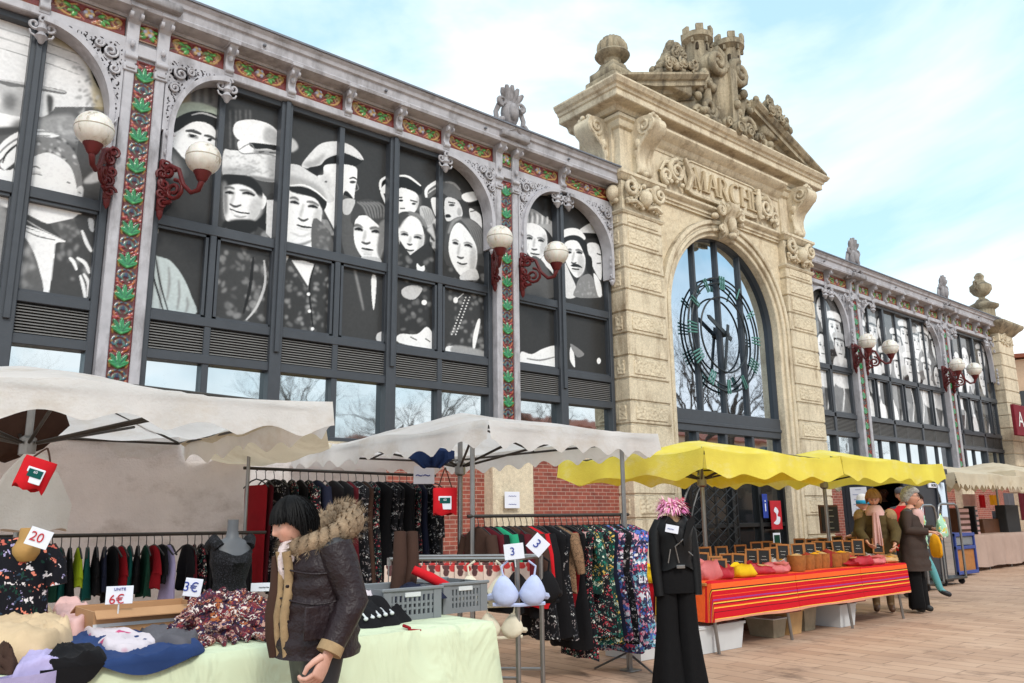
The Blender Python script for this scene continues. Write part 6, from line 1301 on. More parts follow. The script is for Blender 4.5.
# cardboard box
X0, X1 = wall_pt(86, 625, 4.35)[0], wall_pt(196, 625, 4.35)[0]; o = thing('cardboard_box', 'open brown cardboard box on the left table', 'box', ((X0+X1)/2, 4.4, .77)); m = MB(); w_, d_ = (X1-X0)/2, .17
for a in ((-w_, w_, -d_, -d_+.008), (-w_, w_, d_-.008, d_), (-w_, -w_+.008, -d_+.008, d_-.008), (w_-.008, w_, -d_+.008, d_-.008)): m.box(*a, .002, .13)
m.box(-w_+.008, w_-.008, -d_+.008, d_-.008, .002, .01); m.v = [(a, b, c) for a, b, c in m.v]; bx = m; bo = bpy.data.objects
LOC[o] = (0, 0, 0); bx.build('body', 'card', o); MB().prism([(d_, .13), (d_+.1, .09), (d_+.1, .095), (d_, .136)], -w_, w_, 'x').build('flap', 'card', o); MB().prism([(-d_, .13), (-d_-.05, .1), (-d_-.05, .105), (-d_, .136)], -w_, w_, 'x').build('flap', 'card', o)
MB().box(-w_-.001, w_, -d_-.002, -d_-.0005, .06, .075).build('tape', 'white_plastic', o)
# grey crates
def crate(px0, px1, Y, label, flip=0):
    x0, x1 = wall_pt(px0, 600, Y)[0], wall_pt(px1, 600, Y)[0]; w_, d_, h = (x1-x0)/2, .2, .165; o = thing('plastic_crate', label, 'crate', ((x0+x1)/2, Y+d_, .772), 'grey plastic crates'); LOC[o] = (0, 0, 0); m = MB(); n = 12
    for y in (-d_, d_-.014):
        for z0, z1 in ((0, .03), (h-.035, h)): m.box(-w_, w_, y, y+.014, z0, z1)
        for i in range(n+1): x = -w_+(2*w_-.014)*i/n; m.box(x, x+.014, y+.001, y+.013, .03, h-.035)
        for z in (.055, .085): m.box(-w_+.01, w_-.01, y+.003, y+.011, z, z+.012)
        m.box(-w_, -w_+.05, y-.004, y+.002, .0, h); m.box(w_-.05, w_, y-.004, y+.002, 0, h)
    for x in (-w_, w_-.014):
        for z0, z1 in ((0, .03), (h-.035, h)): m.box(x, x+.014, -d_+.014, d_-.014, z0, z1)
        for i in range(9): y = -d_+.014+(2*d_-.042)*i/8; m.box(x+.001, x+.013, y, y+.014, .03, h-.035)
    m.box(-w_+.01, w_-.01, -d_+.01, d_-.01, .0, .012); m.cbox(-w_-.012, w_+.012, -d_-.012, -d_+.004, h-.012, h+.006, .004); m.cbox(-w_-.012, w_+.012, d_-.004, d_+.012, h-.012, h+.006, .004)
    m.build('basket', 'grey_plastic', o); MB().cbox(-.05, .05, -d_-.006, -d_+.003, h-.045, h-.02, .003).build('handle', 'white_plastic', o); return o
crate(383, 441, 3.82, 'grey slatted crate on the pale green table beside the black garments'); crate(443, 487, 3.92, 'grey slatted crate at the right corner of the pale green table')
heap(392, 440, 4.02, .86, .15, .06, 'c_navy', 'navy and black stockings lying in the left crate', 'clothes', 17, grp='clothes in the crates'); heap(446, 484, 4.12, .85, .14, .05, 'c_black', 'black clothes lying in the right crate', 'clothes', 18, grp='clothes in the crates')
X, Z = wall_pt(418, 570, 4.0); m = MB(); X2, Z2 = wall_pt(450, 588, 3.95); XM, ZM = wall_pt(434, 578, 3.97); m.tube([(X, 4.05, Z), (XM, 4.0, ZM), (X2, 3.95, Z2)], [.025, .03, .026], 10); tag(m.build('stocking', 'c_bright', smooth=50), 'red to pink stocking leg sticking out of the left crate', 'stocking')
for i, px in enumerate((396, 408)):
    X, Z = wall_pt(px, 592, 4.15); X2, Z2 = wall_pt(px+4, 532, 4.2); m = MB(); m.tube([(X, 4.15, Z-.04), ((X+X2)/2+.01, 4.17, (Z+Z2)/2), (X2, 4.2, Z2)], [.04, .043, .036], 12); tag(m.build('stocking', 'c_brown', smooth=50), ('left dark brown display stocking standing in the left crate', 'right dark brown display stocking standing in the left crate')[i], 'stocking')
heap(336, 400, 3.9, .765, .22, .12, 'c_black', 'pile of black garments on hangers left of the crates', 'clothes', 21, grp='clothes heaped on the left table')
for i in range(5):
    X, Z = wall_pt(352+i*9, 598+i*2, 3.85); X2, Z2 = wall_pt(366+i*6.5, 619-i*1.5, 3.72); m = MB(); m.tube([(X, 3.9, Z+.01), (X2, 3.72, Z2+.005)], .005, 6); m.blob((X2, 3.72, Z2), (.012, .012, .01)); tag(m.build('clip_hanger', 'white_plastic', smooth=50), f'pale clip hanger, {ordn(i)} from left on the black garment pile', 'hanger', 'hangers on the black pile')
X, Z = wall_pt(366, 585, 3.95); o = heap(350, 378, 3.98, .88, .08, .03, 'p_pinkgrey', 'white and red printed leaflet on the black garments', 'leaflet', 31)
m = MB(); X, Z = wall_pt(408, 634, 3.54); m.tube([(X, 3.58, .785), (X, 3.53, .78), (X+.01, 3.525, .73)], .009, 6); m.tube([(X, 3.525, .75), (X+.05, 3.5, .735)], .006, 6); m.tube([(X, 3.525, .77), (X+.05, 3.5, .765)], .006, 6); tag(m.build('table_clamp', 'c_red', smooth=50), 'small red handled clamp holding the pale green cloth', 'clamp')
# busts
def bust(px, py, Y, k, label, skin, zt, zb, parts, rz=.3):
    X, Z = wall_pt(px, py, Y); o = thing('mannequin_bust', label, 'mannequin', (X, Y, 0), 'display mannequins', face_cam(X, Y)+rz); LOC[o] = (0, 0, 0); return o, X
def torso(m, z0, s=1.0, neck=.09, hips=True):
    "female display torso, base of hips at z0, local coordinates facing -Y"
    P = [(0, .1, .09), (.02, .15, .11), (.1, .165, .115), (.18, .15, .1), (.26, .125, .085), (.33, .12, .085), (.4, .145, .1), (.46, .155, .115), (.52, .16, .105), (.58, .175, .085), (.62, .16, .07), (.645, .1, .06), (.665, .055, .052), (.72, .045, .045), (.72+neck, .045, .045)]
    rings = []
    for z, w, d in P:
        rg = []
        for k in range(28):
            a = 2*pi*k/28; x, y = w*cos(a), d*sin(a)
            if .36 < z < .56 and y < 0: y -= .045*math.exp(-((z-.46)/.045)**2)*(math.exp(-((x-.075)/.05)**2)+math.exp(-((x+.075)/.05)**2))
            rg.append((x*s, y*s, z0+z*s))
        rings.append(rg)
    m.ring(rings)
sm('mannequin_grey', (92, 94, 98), rough=.5); sm('cork', (176, 136, 80), rough=.8, bump=.5, bsc=60); sm('mannequin_tan', (196, 160, 120), rough=.6)
pattern('lace', (16, 16, 18), [(44, 44, 48), (8, 8, 10), (60, 60, 66)], 60, 'x', .45)
o, X = bust(231, 560, 4.42, 1, 'grey bust in a black lace top behind the scarf heap', 'grey', 0, 0, 0, .5)
m = MB(); torso(m, .79, .64); m.build('torso', 'mannequin_grey', o, 60)
m = MB(); P = [(.3, .132, .094), (.4, .155, .112), (.46, .165, .16), (.52, .168, .13), (.585, .182, .1)]; m.ring([[(w*.64*cos(a)*1.03, d*.64*sin(a)*1.05, .79+z*.64+(.03 if abs(cos(a)) > .8 and z > .57 else 0)-(.05*(1-abs(cos(a))) if z > .57 else 0)) for a in [2*pi*k/28 for k in range(28)]] for z, w, d in [(.12, .17, .12), (.2, .155, .106)]+P], caps=False)
for s in (-1, 1): m.tube([(s*.085, -.03, 1.165), (s*.105, .0, 1.2), (s*.1, .05, 1.17)], [.03, .034, .03], 10)
m.build('lace_top', 'lace', o, 60); m = MB(); m.ring([[(w*.64*cos(a)*1.04, d*.64*sin(a)*1.06, .79+z*.64) for a in [2*pi*k/28 for k in range(28)]] for z, w, d in ((.0, .12, .1), (.04, .16, .115), (.12, .168, .118))]); m.build('briefs', 'black_cloth', o, 60)
o, X = bust(14, 580, 4.72, 1, 'cork-necked bust wearing a black floral dress at the left edge', 'tan', 0, 0, 0, .1)
m = MB(); m.lathe([(.02, 1.12), (.04, 1.125), (.06, 1.16), (.062, 1.185), (.05, 1.205), (.038, 1.23), (.037, 1.27), (.034, 1.28), (.01, 1.281)], (.03, -.07, 0), 22); m.build('neck_form', 'cork', o, 50)
m = MB(); loft(m, [(1.235, .09, .05), (1.2, .14, .07), (1.1, .155, .1), (1.0, .15, .1), (.9, .155, .1), (.8, .17, .11), (.6, .2, .12), (.3, .22, .13)], 4, 4, .06, 30)
for s in (-1, 1): m.tube([(s*.12, 0, 1.18), (s*.16, -.02, 1.1), (s*.175, -.03, 1.0)], [.05, .06, .055], 12)
m.build('floral_dress', 'p_floral', o, 60); MB().tube([(0, 0, 0), (0, 0, 1.0)], .02, 8).build('stand', 'steel', o)
# black mannequin with feathers
o = thing('full_mannequin', 'black mannequin in leather jacket, flared trousers and pink feather collar', 'mannequin', (5.3, 4.28, 0), 'display mannequins', face_cam(5.4, 4.3)+.45); LOC[o] = (0, 0, 0); o.scale = (1.0, 1.0, 1.045)
m = MB(); torso(m, .68, .84, .06); m.build('torso', 'mannequin_tan', o, 60)
m = MB()
for s in (-1, 1):
    rings = []
    for j, (z, w, d) in enumerate([(.0, .165, .17), (.05, .16, .165), (.2, .135, .135), (.4, .11, .105), (.6, .105, .1), (.75, .1, .1), (.8, .085, .09)]): rings.append([(s*(.07+.028*(1-z))+w*.8*cos(a)*(1+.06*(1-z)*sin(7*a+s)), d*.75*sin(a)*(1+.1*(1-z)*sin(6*a+1)), z+.004) for a in [2*pi*k/30 for k in range(30)]])
    m.ring(rings)
m.ring([[(w*cos(a), d*sin(a), z) for a in [2*pi*k/26 for k in range(26)]] for z, w, d in ((.68, .165, .11), (.78, .16, .11), (.9, .13, .095), (.98, .125, .09))]); m.build('flared_trousers', 'black_cloth', o, 60)
m = MB(); rings = []
for z, w, d in ((.86, .15, .125), (.92, .145, .12), (1.0, .14, .125), (1.08, .15, .14), (1.15, .155, .12), (1.2, .145, .1), (1.235, .12, .085), (1.245, .09, .075)): rings.append([((w+.012*sin(z*40))*cos(a), d*sin(a)-.01, z+(-.05*math.exp(-((a-4.71)/.5)**2) if z > 1.18 else 0)+(.02*sin(3*a) if z < .9 else 0)) for a in [2*pi*k/32 for k in range(32)]])
m.ring(rings, caps=False)
for s in (-1, 1): m.tube([(s*.11, 0, 1.2), (s*.15, .0, 1.12), (s*.165, -.01, .95), (s*.165, -.03, .8), (s*.16, -.05, .66)], [.045, .055, .05, .045, .038], 14)
jk = m.build('leather_jacket', 'black_leather', o, 60)
m = MB()
for s in (-1, 1): m.prism([(s*.02, 1.02), (s*.1, 1.16), (s*.13, 1.2), (s*.1, 1.24), (s*.055, 1.2), (s*.01, 1.06)], -.158, -.145, 'y')
m.build('lapel', 'black_leather', jk)
m = MB(); m.tube([(.03, -.15, 1.08), (-.06, -.158, 1.02), (-.03, -.15, .9)], .005, 5); m.tube([(-.09, -.135, 1.0), (-.11, -.125, .9)], .005, 5); m.tube([(.06, -.14, .98), (.1, -.13, .95)], .004, 5); m.cbox(-.05, .02, -.15, -.14, .86, .885, .003); m.build('zip', 'steel', jk)
vcol('feather', rough=.9, spec=.1); m = MB(); r = random.Random(8); cols = []
for k in range(520):
    a = r.uniform(0, 2*pi); h = r.random(); el = r.uniform(-.5, 1.2); p = Vector((.06*cos(a), .055*sin(a)-.01, 1.27+.05*h)); d = Vector((cos(a)*cos(el), sin(a)*cos(el), sin(el)*.9)); L = r.uniform(.05, .11); side = d.cross(Vector((0, 0, 1))).normalized()*r.uniform(.005, .011); b = p+d*L*.6+Vector((0, 0, .01)); e = p+d*L-Vector((0, 0, .03*r.random()))
    m.add([p, b+side, e, b-side], [(0, 1, 2, 3)]); c = lin((240, 170+r.randint(-40, 40), 200)) if a > .6 and a < 5.6 else lin((226, 70, 100)); cols += [c]*4
m.c = cols; m.build('feather_collar', 'feather', o)
m = MB(); m.lathe([(.02, 0), (.16, .001), (.16, .012), (.02, .014)], (0, 0, 0), 20); m.tube([(.1, 0.02, .01), (.1, 0.02, .7)], .014, 8); m.build('stand', 'steel', o)
# ------------------------------------------------------------------ spice table
sm('wicker', (158, 98, 44), rough=.75, var=.35, sc=30, bump=.6, bsc=70); sm('spice_red', (150, 36, 30), bump=.3); sm('spice_tan', (200, 160, 110)); sm('bag_red', (176, 34, 50), bump=.4); sm('bag_pink', (206, 110, 110), bump=.4)
cp = thing('chalk_sign', None, 'chalk sign', (0, 0, 0), 'chalk signs on the spice table'); m = MB()
for a, b, c, d in ((-.075, -.055, -.1, .1), (.055, .075, -.1, .1), (-.055, .055, -.1, -.08), (-.055, .055, .08, .1)): m.cbox(a, b, -.009, .009, c, d, .003)
m.build('frame', 'wood_pale', cp); MB().box(-.055, .055, -.004, .006, -.08, .08).build('board', 'slate', cp)
MB().tube([(0, .0, -.1), (0, .0, -.2)], .004, 5).build('stake', 'wood_pale', cp)
CPS = []
for tx in ('~~~\n~~', '~~\n~~~', '~~~~\n~~', '~~\n~~', '~~~\n~~~'):
    c_ = copy_thing(cp, (0, 0, 0)) if CPS else cp; CPS.append(c_)
for c_, tx in zip(CPS, ('~~~\n~~', '~~\n~~~', '~~~~\n~~', '~~\n~~', '~~~\n~~~')): text(tx, .036, 'chalk', c_, (0, -.006, 0))
first = True
sgx = [(716, 566, 5.3), (720, 572, 5.15), (739, 563, 5.25), (702, 562, 5.5), (705, 556, 5.8), (722, 555, 5.9), (741, 553, 6.1), (752, 558, 5.55), (764, 558, 5.3), (772, 556, 5.45), (783, 553, 5.35), (757, 550, 6.0), (768, 549, 6.15), (776, 551, 6.0), (798, 552, 5.5), (810, 551, 5.55), (818, 549, 5.7), (830, 549, 5.7), (800, 546, 6.1), (812, 546, 6.15), (838, 548, 5.6), (847, 548, 5.75), (823, 545, 6.2), (858, 547, 5.4), (866, 547, 5.6), (878, 546, 5.4), (852, 544, 6.1), (838, 543, 6.2), (869, 543, 6.1), (890, 545, 5.8), (665, 560, 5.6), (686, 560, 5.7), (727, 563, 5.5)]
rowct = {}
for i, (px, py, Y) in enumerate(sgx):
    X, Z = wall_pt(px, py, Y); o = CPS[i] if i < 5 else copy_thing(CPS[i*7 % 5], (0, 0, 0)); o.location = (X, Y, max(Z, .77)); o.rotation_euler = (-.12, RN.uniform(-.06, .06), face_cam(X, Y)+RN.uniform(-.15, .35)); row = 'front' if Y < 5.42 else ('middle' if Y < 5.8 else 'back'); rowct.setdefault(row, []).append((X, o))
for row, L in rowct.items():
    for i, (X, o) in enumerate(sorted(L, key=lambda a: a[0])): o['label'] = f'chalk sign in wooden frame, {ordn(i)} from left in the {row} row of the spice table'
def pot(X, Y, r_, h, mt, label, fillm):
    o = thing('spice_pot', label, 'spice pot', (X, Y, .675), 'spice pots on the table'); LOC[o] = (0, 0, 0); MB().lathe([(.001, 0), (r_*.85, 0), (r_, h*.5), (r_*1.02, h), (r_*.94, h), (r_*.94, h*.86), (.001, h*.86)], (0, 0, 0), 20).build('pot', mt, o, 40); MB().lathe([(r_*.93, h*.87), (r_*.6, h*1.02), (.001, h*1.12)], (0, 0, 0), 16).build('spice', fillm, o, 60); return o
pts = [(797, 5.2, .1, .17), (807.5, 5.24, .085, .165), (815.5, 5.28, .08, .165), (823, 5.26, .085, .165), (834, 5.28, .1, .155), (842, 5.3, .1, .16), (848, 5.4, .09, .14), (805, 5.5, .09, .16), (818, 5.55, .09, .16), (830, 5.6, .09, .16), (828, 5.3, .06, .19)]
pj = []
for i, (px, Y, r_, h) in enumerate(pts): X, Z = wall_pt(px, 566, Y); pj.append((X, Y, r_, h, i))
for k, (X, Y, r_, h, i) in enumerate(sorted(pj)): pot(X, Y, r_, h, 'wicker' if i != 10 else 'spice_red', (f'woven brown spice pot, {ordn(k)} of the pots from left' if i != 10 else 'slim red spice pot among the brown pots'), ('spice_tan', 'spice_red', 'c_orange')[i % 3])
def sack(px, Y, rx, ry, h, mt, label, seed):
    X, _ = wall_pt(px, 575, Y); o = thing('spice_sack', label, 'spice sack', (X, Y, .675), 'spice sacks on the table'); LOC[o] = (0, 0, 0); r = random.Random(seed); ph = r.uniform(0, 6)
    rings = []
    for z, q in ((0, .92), (.25, 1.08), (.5, 1.05), (.75, .95), (.95, .9), (1.02, .93), (.96, .88), (.84, .76)): rings.append([(rx*q*cos(a)*(1+.11*sin(5*a+ph+z*4)+.05*sin(11*a+z*7)), ry*q*sin(a)*(1+.1*sin(4*a+ph+z*3)+.05*sin(9*a)), h*z*(1+.2*sin(2*a+ph)*(z > .4)+.08*sin(7*a+ph)*(z > .7))) for a in [2*pi*k/24 for k in range(24)]])
    MB().ring(rings).build('sack', mt, o, 60); MB().lathe([(min(rx, ry)*.8, h*.85), (min(rx, ry)*.5, h*.95), (.001, h)], (0, 0, 0), 14).build('spice', ('spice_tan', 'spice_red', 'c_orange')[seed % 3], o, 60)
for i, (px, Y, rx, ry, h, mt, lb) in enumerate([(706, 5.2, .17, .13, .16, 'bag_pink', 'pink rolled spice sack nearest the black mannequin'), (722, 5.16, .15, .1, .11, 'bag_red', 'small red striped sack before the first signs'), (742, 5.16, .17, .12, .11, 'c_yellow', 'yellow spice sack near the left end of the table'), (760, 5.25, .25, .14, .1, 'bag_red', 'wide red sack right of the yellow one'), (776, 5.2, .2, .12, .1, 'bag_pink', 'pink and red sack left of the brown pots'), (783, 5.4, .16, .12, .14, 'linen_white', 'white sack behind the pink and red sack'), (858, 5.2, .22, .16, .1, 'bag_red', 'red sack right of the brown pots'), (872, 5.2, .22, .16, .09, 'bag_pink', 'pale pink sack near the woman in the scarf'), (886, 5.25, .22, .15, .08, 'spice_tan', 'tan sack at the right end of the spice table'), (880, 5.5, .25, .15, .09, 'linen_white', 'white sack before the pink scarf'), (660, 5.35, .2, .16, .15, 'c_yellow', 'yellow sack at the left corner behind the mannequin'), (690, 5.5, .2, .15, .1, 'bag_red', 'red sack in the second row behind the mannequin'), (735, 5.6, .3, .15, .1, 'bag_red', 'red sack in the second row behind the yellow one')]): sack(px, Y, rx, ry, h, mt, lb, i)
# storage boxes below
def bin_(px0, px1, Y, dpt, h, mt, label, lid=True, lm_='white_plastic'):
    x0, x1 = wall_pt(px0, 630, Y)[0], wall_pt(px1, 630, Y)[0]; o = thing('storage_box', label, 'storage box', ((x0+x1)/2, Y, 0), 'storage boxes under the spice table'); m = MB()
    m.ring([[(x0+i, Y+i, z), (x1-i, Y+i, z), (x1-i, Y+dpt-i, z), (x0+i, Y+dpt-i, z)] for z, i in ((.003, .03), (h*.9, .005), (h*.9, -.008), (h*.96, -.008))]); m.build('body', mt, o, 30)
    if lid: MB().cbox(x0-.012, x1+.012, Y-.012, Y+dpt+.012, h*.965, h, .008).build('lid', lm_, o)
bin_(690, 745, 5.08, .5, .26, 'white_plastic', 'large white box with a sticker under the left end of the spice table'); bin_(640, 688, 5.25, .5, .25, 'white_plastic', 'white box half hidden by the black mannequin'); bin_(774, 788, 5.2, .35, .2, 'clear_plastic', 'small clear box between the table legs'); bin_(790, 805, 5.2, .4, .27, 'spice_tan', 'cream box under the middle of the spice table'); bin_(806, 819, 5.25, .4, .28, 'clear_plastic', 'brownish clear box right of the cream one'); bin_(842, 859, 5.12, .4, .27, 'white_plastic', 'white bucket-like box under the right part of the table', False); bin_(822, 840, 5.6, .4, .27, 'clear_plastic', 'dim box farther back under the table'); bin_(752, 770, 5.7, .4, .22, 'wood_dark', 'dark box far back under the table')
# trolleys beyond
def trolley(px0, px1, Y, zt, label):
    x0, x1 = wall_pt(px0, 560, Y)[0], wall_pt(px1, 560, Y)[0]; o = thing('cage_trolley', label, 'trolley', ((x0+x1)/2, Y, 0), 'steel trolleys beside the kiosk'); m = MB(); m.tube([(x0, Y, .12), (x0, Y, zt-.15), (x0+.05, Y, zt-.03), (x0+.14, Y, zt), (x1-.14, Y, zt), (x1-.05, Y, zt-.03), (x1, Y, zt-.15), (x1, Y, .12)], .022, 8); m.build('handle_frame', 'steel', o, 50)
    MB().cbox(x0-.02, x1+.02, Y-.02, Y+.75, .1, .14, .008).build('deck', 'dark_steel', o)
    for x in (x0+.06, x1-.06):
        for y in (Y+.06, Y+.65): w = MB(); w.lathe([(.001, x-.02), (.055, x-.02), (.06, x), (.055, x+.02), (.001, x+.02)], (0, y, .06), 14, ax='x'); w.build('wheel', 'black_metal', o, 40)
trolley(926, 941, 6.35, 1.42, 'steel trolley just right of the older woman'); trolley(944, 964, 6.55, 1.45, 'steel trolley in front of the blue and wood crate')
X, _ = wall_pt(967, 560, 7.3); o = thing('folding_crate', 'tall crate with blue frame and wooden front beside the kiosk', 'crate', (X, 7.3, 0)); sm('blue_plastic', (50, 70, 140), rough=.5); x0, x1 = wall_pt(957, 560, 7.3)[0], wall_pt(977, 560, 7.3)[0]
MB().cbox(x0+.05, x1-.05, 7.32, 7.8, .1, .55, .01).build('panel', 'wood_pale', o); MB().cbox(x0+.05, x1-.05, 7.32, 7.8, .62, .8, .01).build('panel', 'grey_plastic', o); m = MB()
for z in (.04, .54, .8): m.cbox(x0, x1, 7.28, 7.84, z, z+.07, .008)
m.cbox(x0, x0+.05, 7.285, 7.34, .04, .87, .006); m.cbox(x1-.05, x1, 7.285, 7.34, .04, .87, .006); m.build('frame', 'blue_plastic', o)
# goods at the far stall
def far(px0, px1, py0, py1, Y, mt, label, cat, name, stripes=None, d=.25):
    x0, z1 = wall_pt(px0, py0, Y); x1, z0 = wall_pt(px1, py1, Y); o = thing(name, label, cat, ((x0+x1)/2, Y, z0)); m = MB()
    if name == 'hanging_textile': m.sheet(lambda u, v: (x0+(x1-x0)*u, Y+.03*sin(u*14), z0+(z1-z0)*v), 20, 4)
    else: m.cbox(x0, x1, Y, Y+d, z0, z1, .015)
    m.build('cloth' if name == 'hanging_textile' else 'body', mt, o, 40)
    if stripes:
        for k in range(stripes): z = z0+(z1-z0)*(k+.5)/stripes; MB().cbox(x0+.03, x1-.03, Y-.012, Y+.01, z-.03, z+.04, .004).build('drawer', 'c_pink', o)
far(958, 972, 508, 536, 8.0, 'wood_dark', 'dark drawer cabinet with pale fronts on the far stall', 'cabinet', 'drawer_cabinet', 5); far(974, 981, 506, 536, 7.95, 'black_metal', 'black and white drawer tower on the far stall', 'cabinet', 'drawer_cabinet', 6)
far(1005, 1022, 505, 534, 8.0, 'slate', 'black display board with jewellery on the far stall', 'display board', 'display_board'); far(983, 1004, 519, 536, 8.2, 'wood_dark', 'low brown display of trinkets on the far stall', 'display', 'display_board'); far(989, 1001, 495, 505, 9.2, 'c_orange', 'orange cloth hanging at the far stall', 'textile', 'hanging_textile'); far(1003, 1017, 493, 512, 9.3, 'c_grey', 'grey cloth hanging at the far stall', 'textile', 'hanging_textile'); far(979, 986, 495, 508, 9.0, 'c_bright', 'pink-red cloth hanging at the far stall', 'textile', 'hanging_textile'); far(1018, 1030, 493, 520, 9.2, 'c_wine', 'dark red cloth hanging at the far stall', 'textile', 'hanging_textile'); far(992, 1002, 511, 524, 8.4, 'c_paleblue', 'pale folded scarf on the far stall', 'textile', 'hanging_textile'); far(962, 978, 494, 506, 9.3, 'c_pink', 'pale pink cloth hanging at the far stall', 'textile', 'hanging_textile')
# ------------------------------------------------------------------ people
vcol('skin', rough=.5, spec=.35, noise=.08, nsc=60)
sm('hair_black', (13, 12, 13), rough=.55, spec=.15, bump=.6, bsc=80, var=.3); sm('hair_grey', (206, 204, 202), rough=.7, bump=1, bsc=60, bd=.01, var=.4); sm('hair_fair', (166, 126, 80), rough=.6, bump=.8, bsc=70, var=.4); sm('hair_brown', (50, 36, 28), rough=.6, bump=.7, bsc=70)
sm('coat_plum', (38, 27, 31), rough=.5, spec=.3, bump=.9, bsc=9, bd=.03, var=.18); sm('coat_brown', (62, 48, 42), rough=.8, bump=.5, bsc=18, bd=.012, var=.25); sm('coat_olive', (84, 70, 40), rough=.9, bump=.8, bsc=40, var=.4); sm('fur', (150, 128, 104), rough=.9, var=.5, sc=20, bump=1, bsc=60, bd=.01); sm('fur_gold', (158, 132, 98), rough=.85, var=.35, sc=14, bump=.8, bsc=40)
sm('jeans_teal', (96, 164, 170), rough=.85); sm('boot_brown', (96, 66, 48), rough=.7); sm('shoe_black', (18, 18, 20), rough=.45); sm('hat_teal', (40, 150, 190), rough=.85); pattern('p_mint', (170, 214, 186), [(240, 240, 240), (120, 180, 150), (220, 200, 90)], 14, 'x', .5)
sm('scarf_pale', (222, 206, 206), rough=.9, bump=.8, bsc=20, bd=.02)
SK = lin((214, 160, 136))
def head_mesh(m, cols, c, k, yaw=0, pitch=0, skin=SK, lips=(150, 70, 68)):
    NA, NE = 56, 44; mt = Matrix.Translation(c) @ Matrix.Rotation(yaw, 4, 'Z') @ Matrix.Rotation(pitch, 4, 'X'); vs, cl = [], []
    G = lambda a, b, sa, sb: math.exp(-(a/sa)**2-(b/sb)**2)
    for j in range(NE+1):
        el = -pi/2+pi*j/NE
        for i in range(NA):
            az = -pi+2*pi*i/NA; ca = cos(el); r = 1.0
            x, y, z = .074*ca*sin(az), -.092*ca*cos(az), .112*sin(el)
            if el < -.2: x *= 1-.28*min(1, (-.2-el)/1.0); y *= 1-.04*min(1, (-.2-el))
            d = .018*G(az, el+.22, .12, .13)+.011*G(az, el-.02, .09, .24)+.007*G(az, el+.62, .26, .1)+.013*G(az, el+.98, .3, .2)+.005*G(abs(az)-.35, el-.28, .3, .1)-.01*G(abs(az)-.4, el-.07, .17, .12)+.005*G(abs(az)-.6, el+.25, .25, .25)-.004*G(az, el+.78, .3, .07)
            n = Vector((x, y, z)).normalized(); vs.append(tuple(mt @ (Vector((x, y, z))+n*d)) if 0 else tuple(mt @ ((Vector((x, y, z))+n*d)*k)))
            cc = np.array(skin); ch = G(abs(az)-.65, el+.3, .3, .25); cc = cc*(1-.0*ch)+np.array((.03, -.02, -.02))*ch
            e = math.hypot((abs(az)-.38)/.13, (el-.06)/.055)
            if e < 1: cc = np.array((.55, .53, .5))
            if math.hypot((abs(az)-.37)/.06, (el-.06)/.055) < 1: cc = np.array((.02, .015, .012))
            if abs(el-.13-.03*cos(abs(az)*4)) < .025 and .22 < abs(az) < .55: cc = np.array((.06, .04, .03))
            if abs(el-.27) < .04 and .2 < abs(az) < .62: cc = np.array((.1, .065, .045))
            if math.hypot(az/.27, (el+.63)/.075) < 1: cc = np.array(lin(lips))
            cl.append(cc)
    fs = [(j*NA+i, j*NA+(i+1) % NA, (j+1)*NA+(i+1) % NA, (j+1)*NA+i) for j in range(NE) for i in range(NA)]
    m.add(vs, fs); cols += cl
    for s in (-1, 1):
        q = len(m.v); m.blob((s*.078*k, .008*k, .0), (.012*k, .022*k, .034*k), 10, 8); m.xf(mt, q); cols += [np.array(skin)*.92]*(len(m.v)-q)
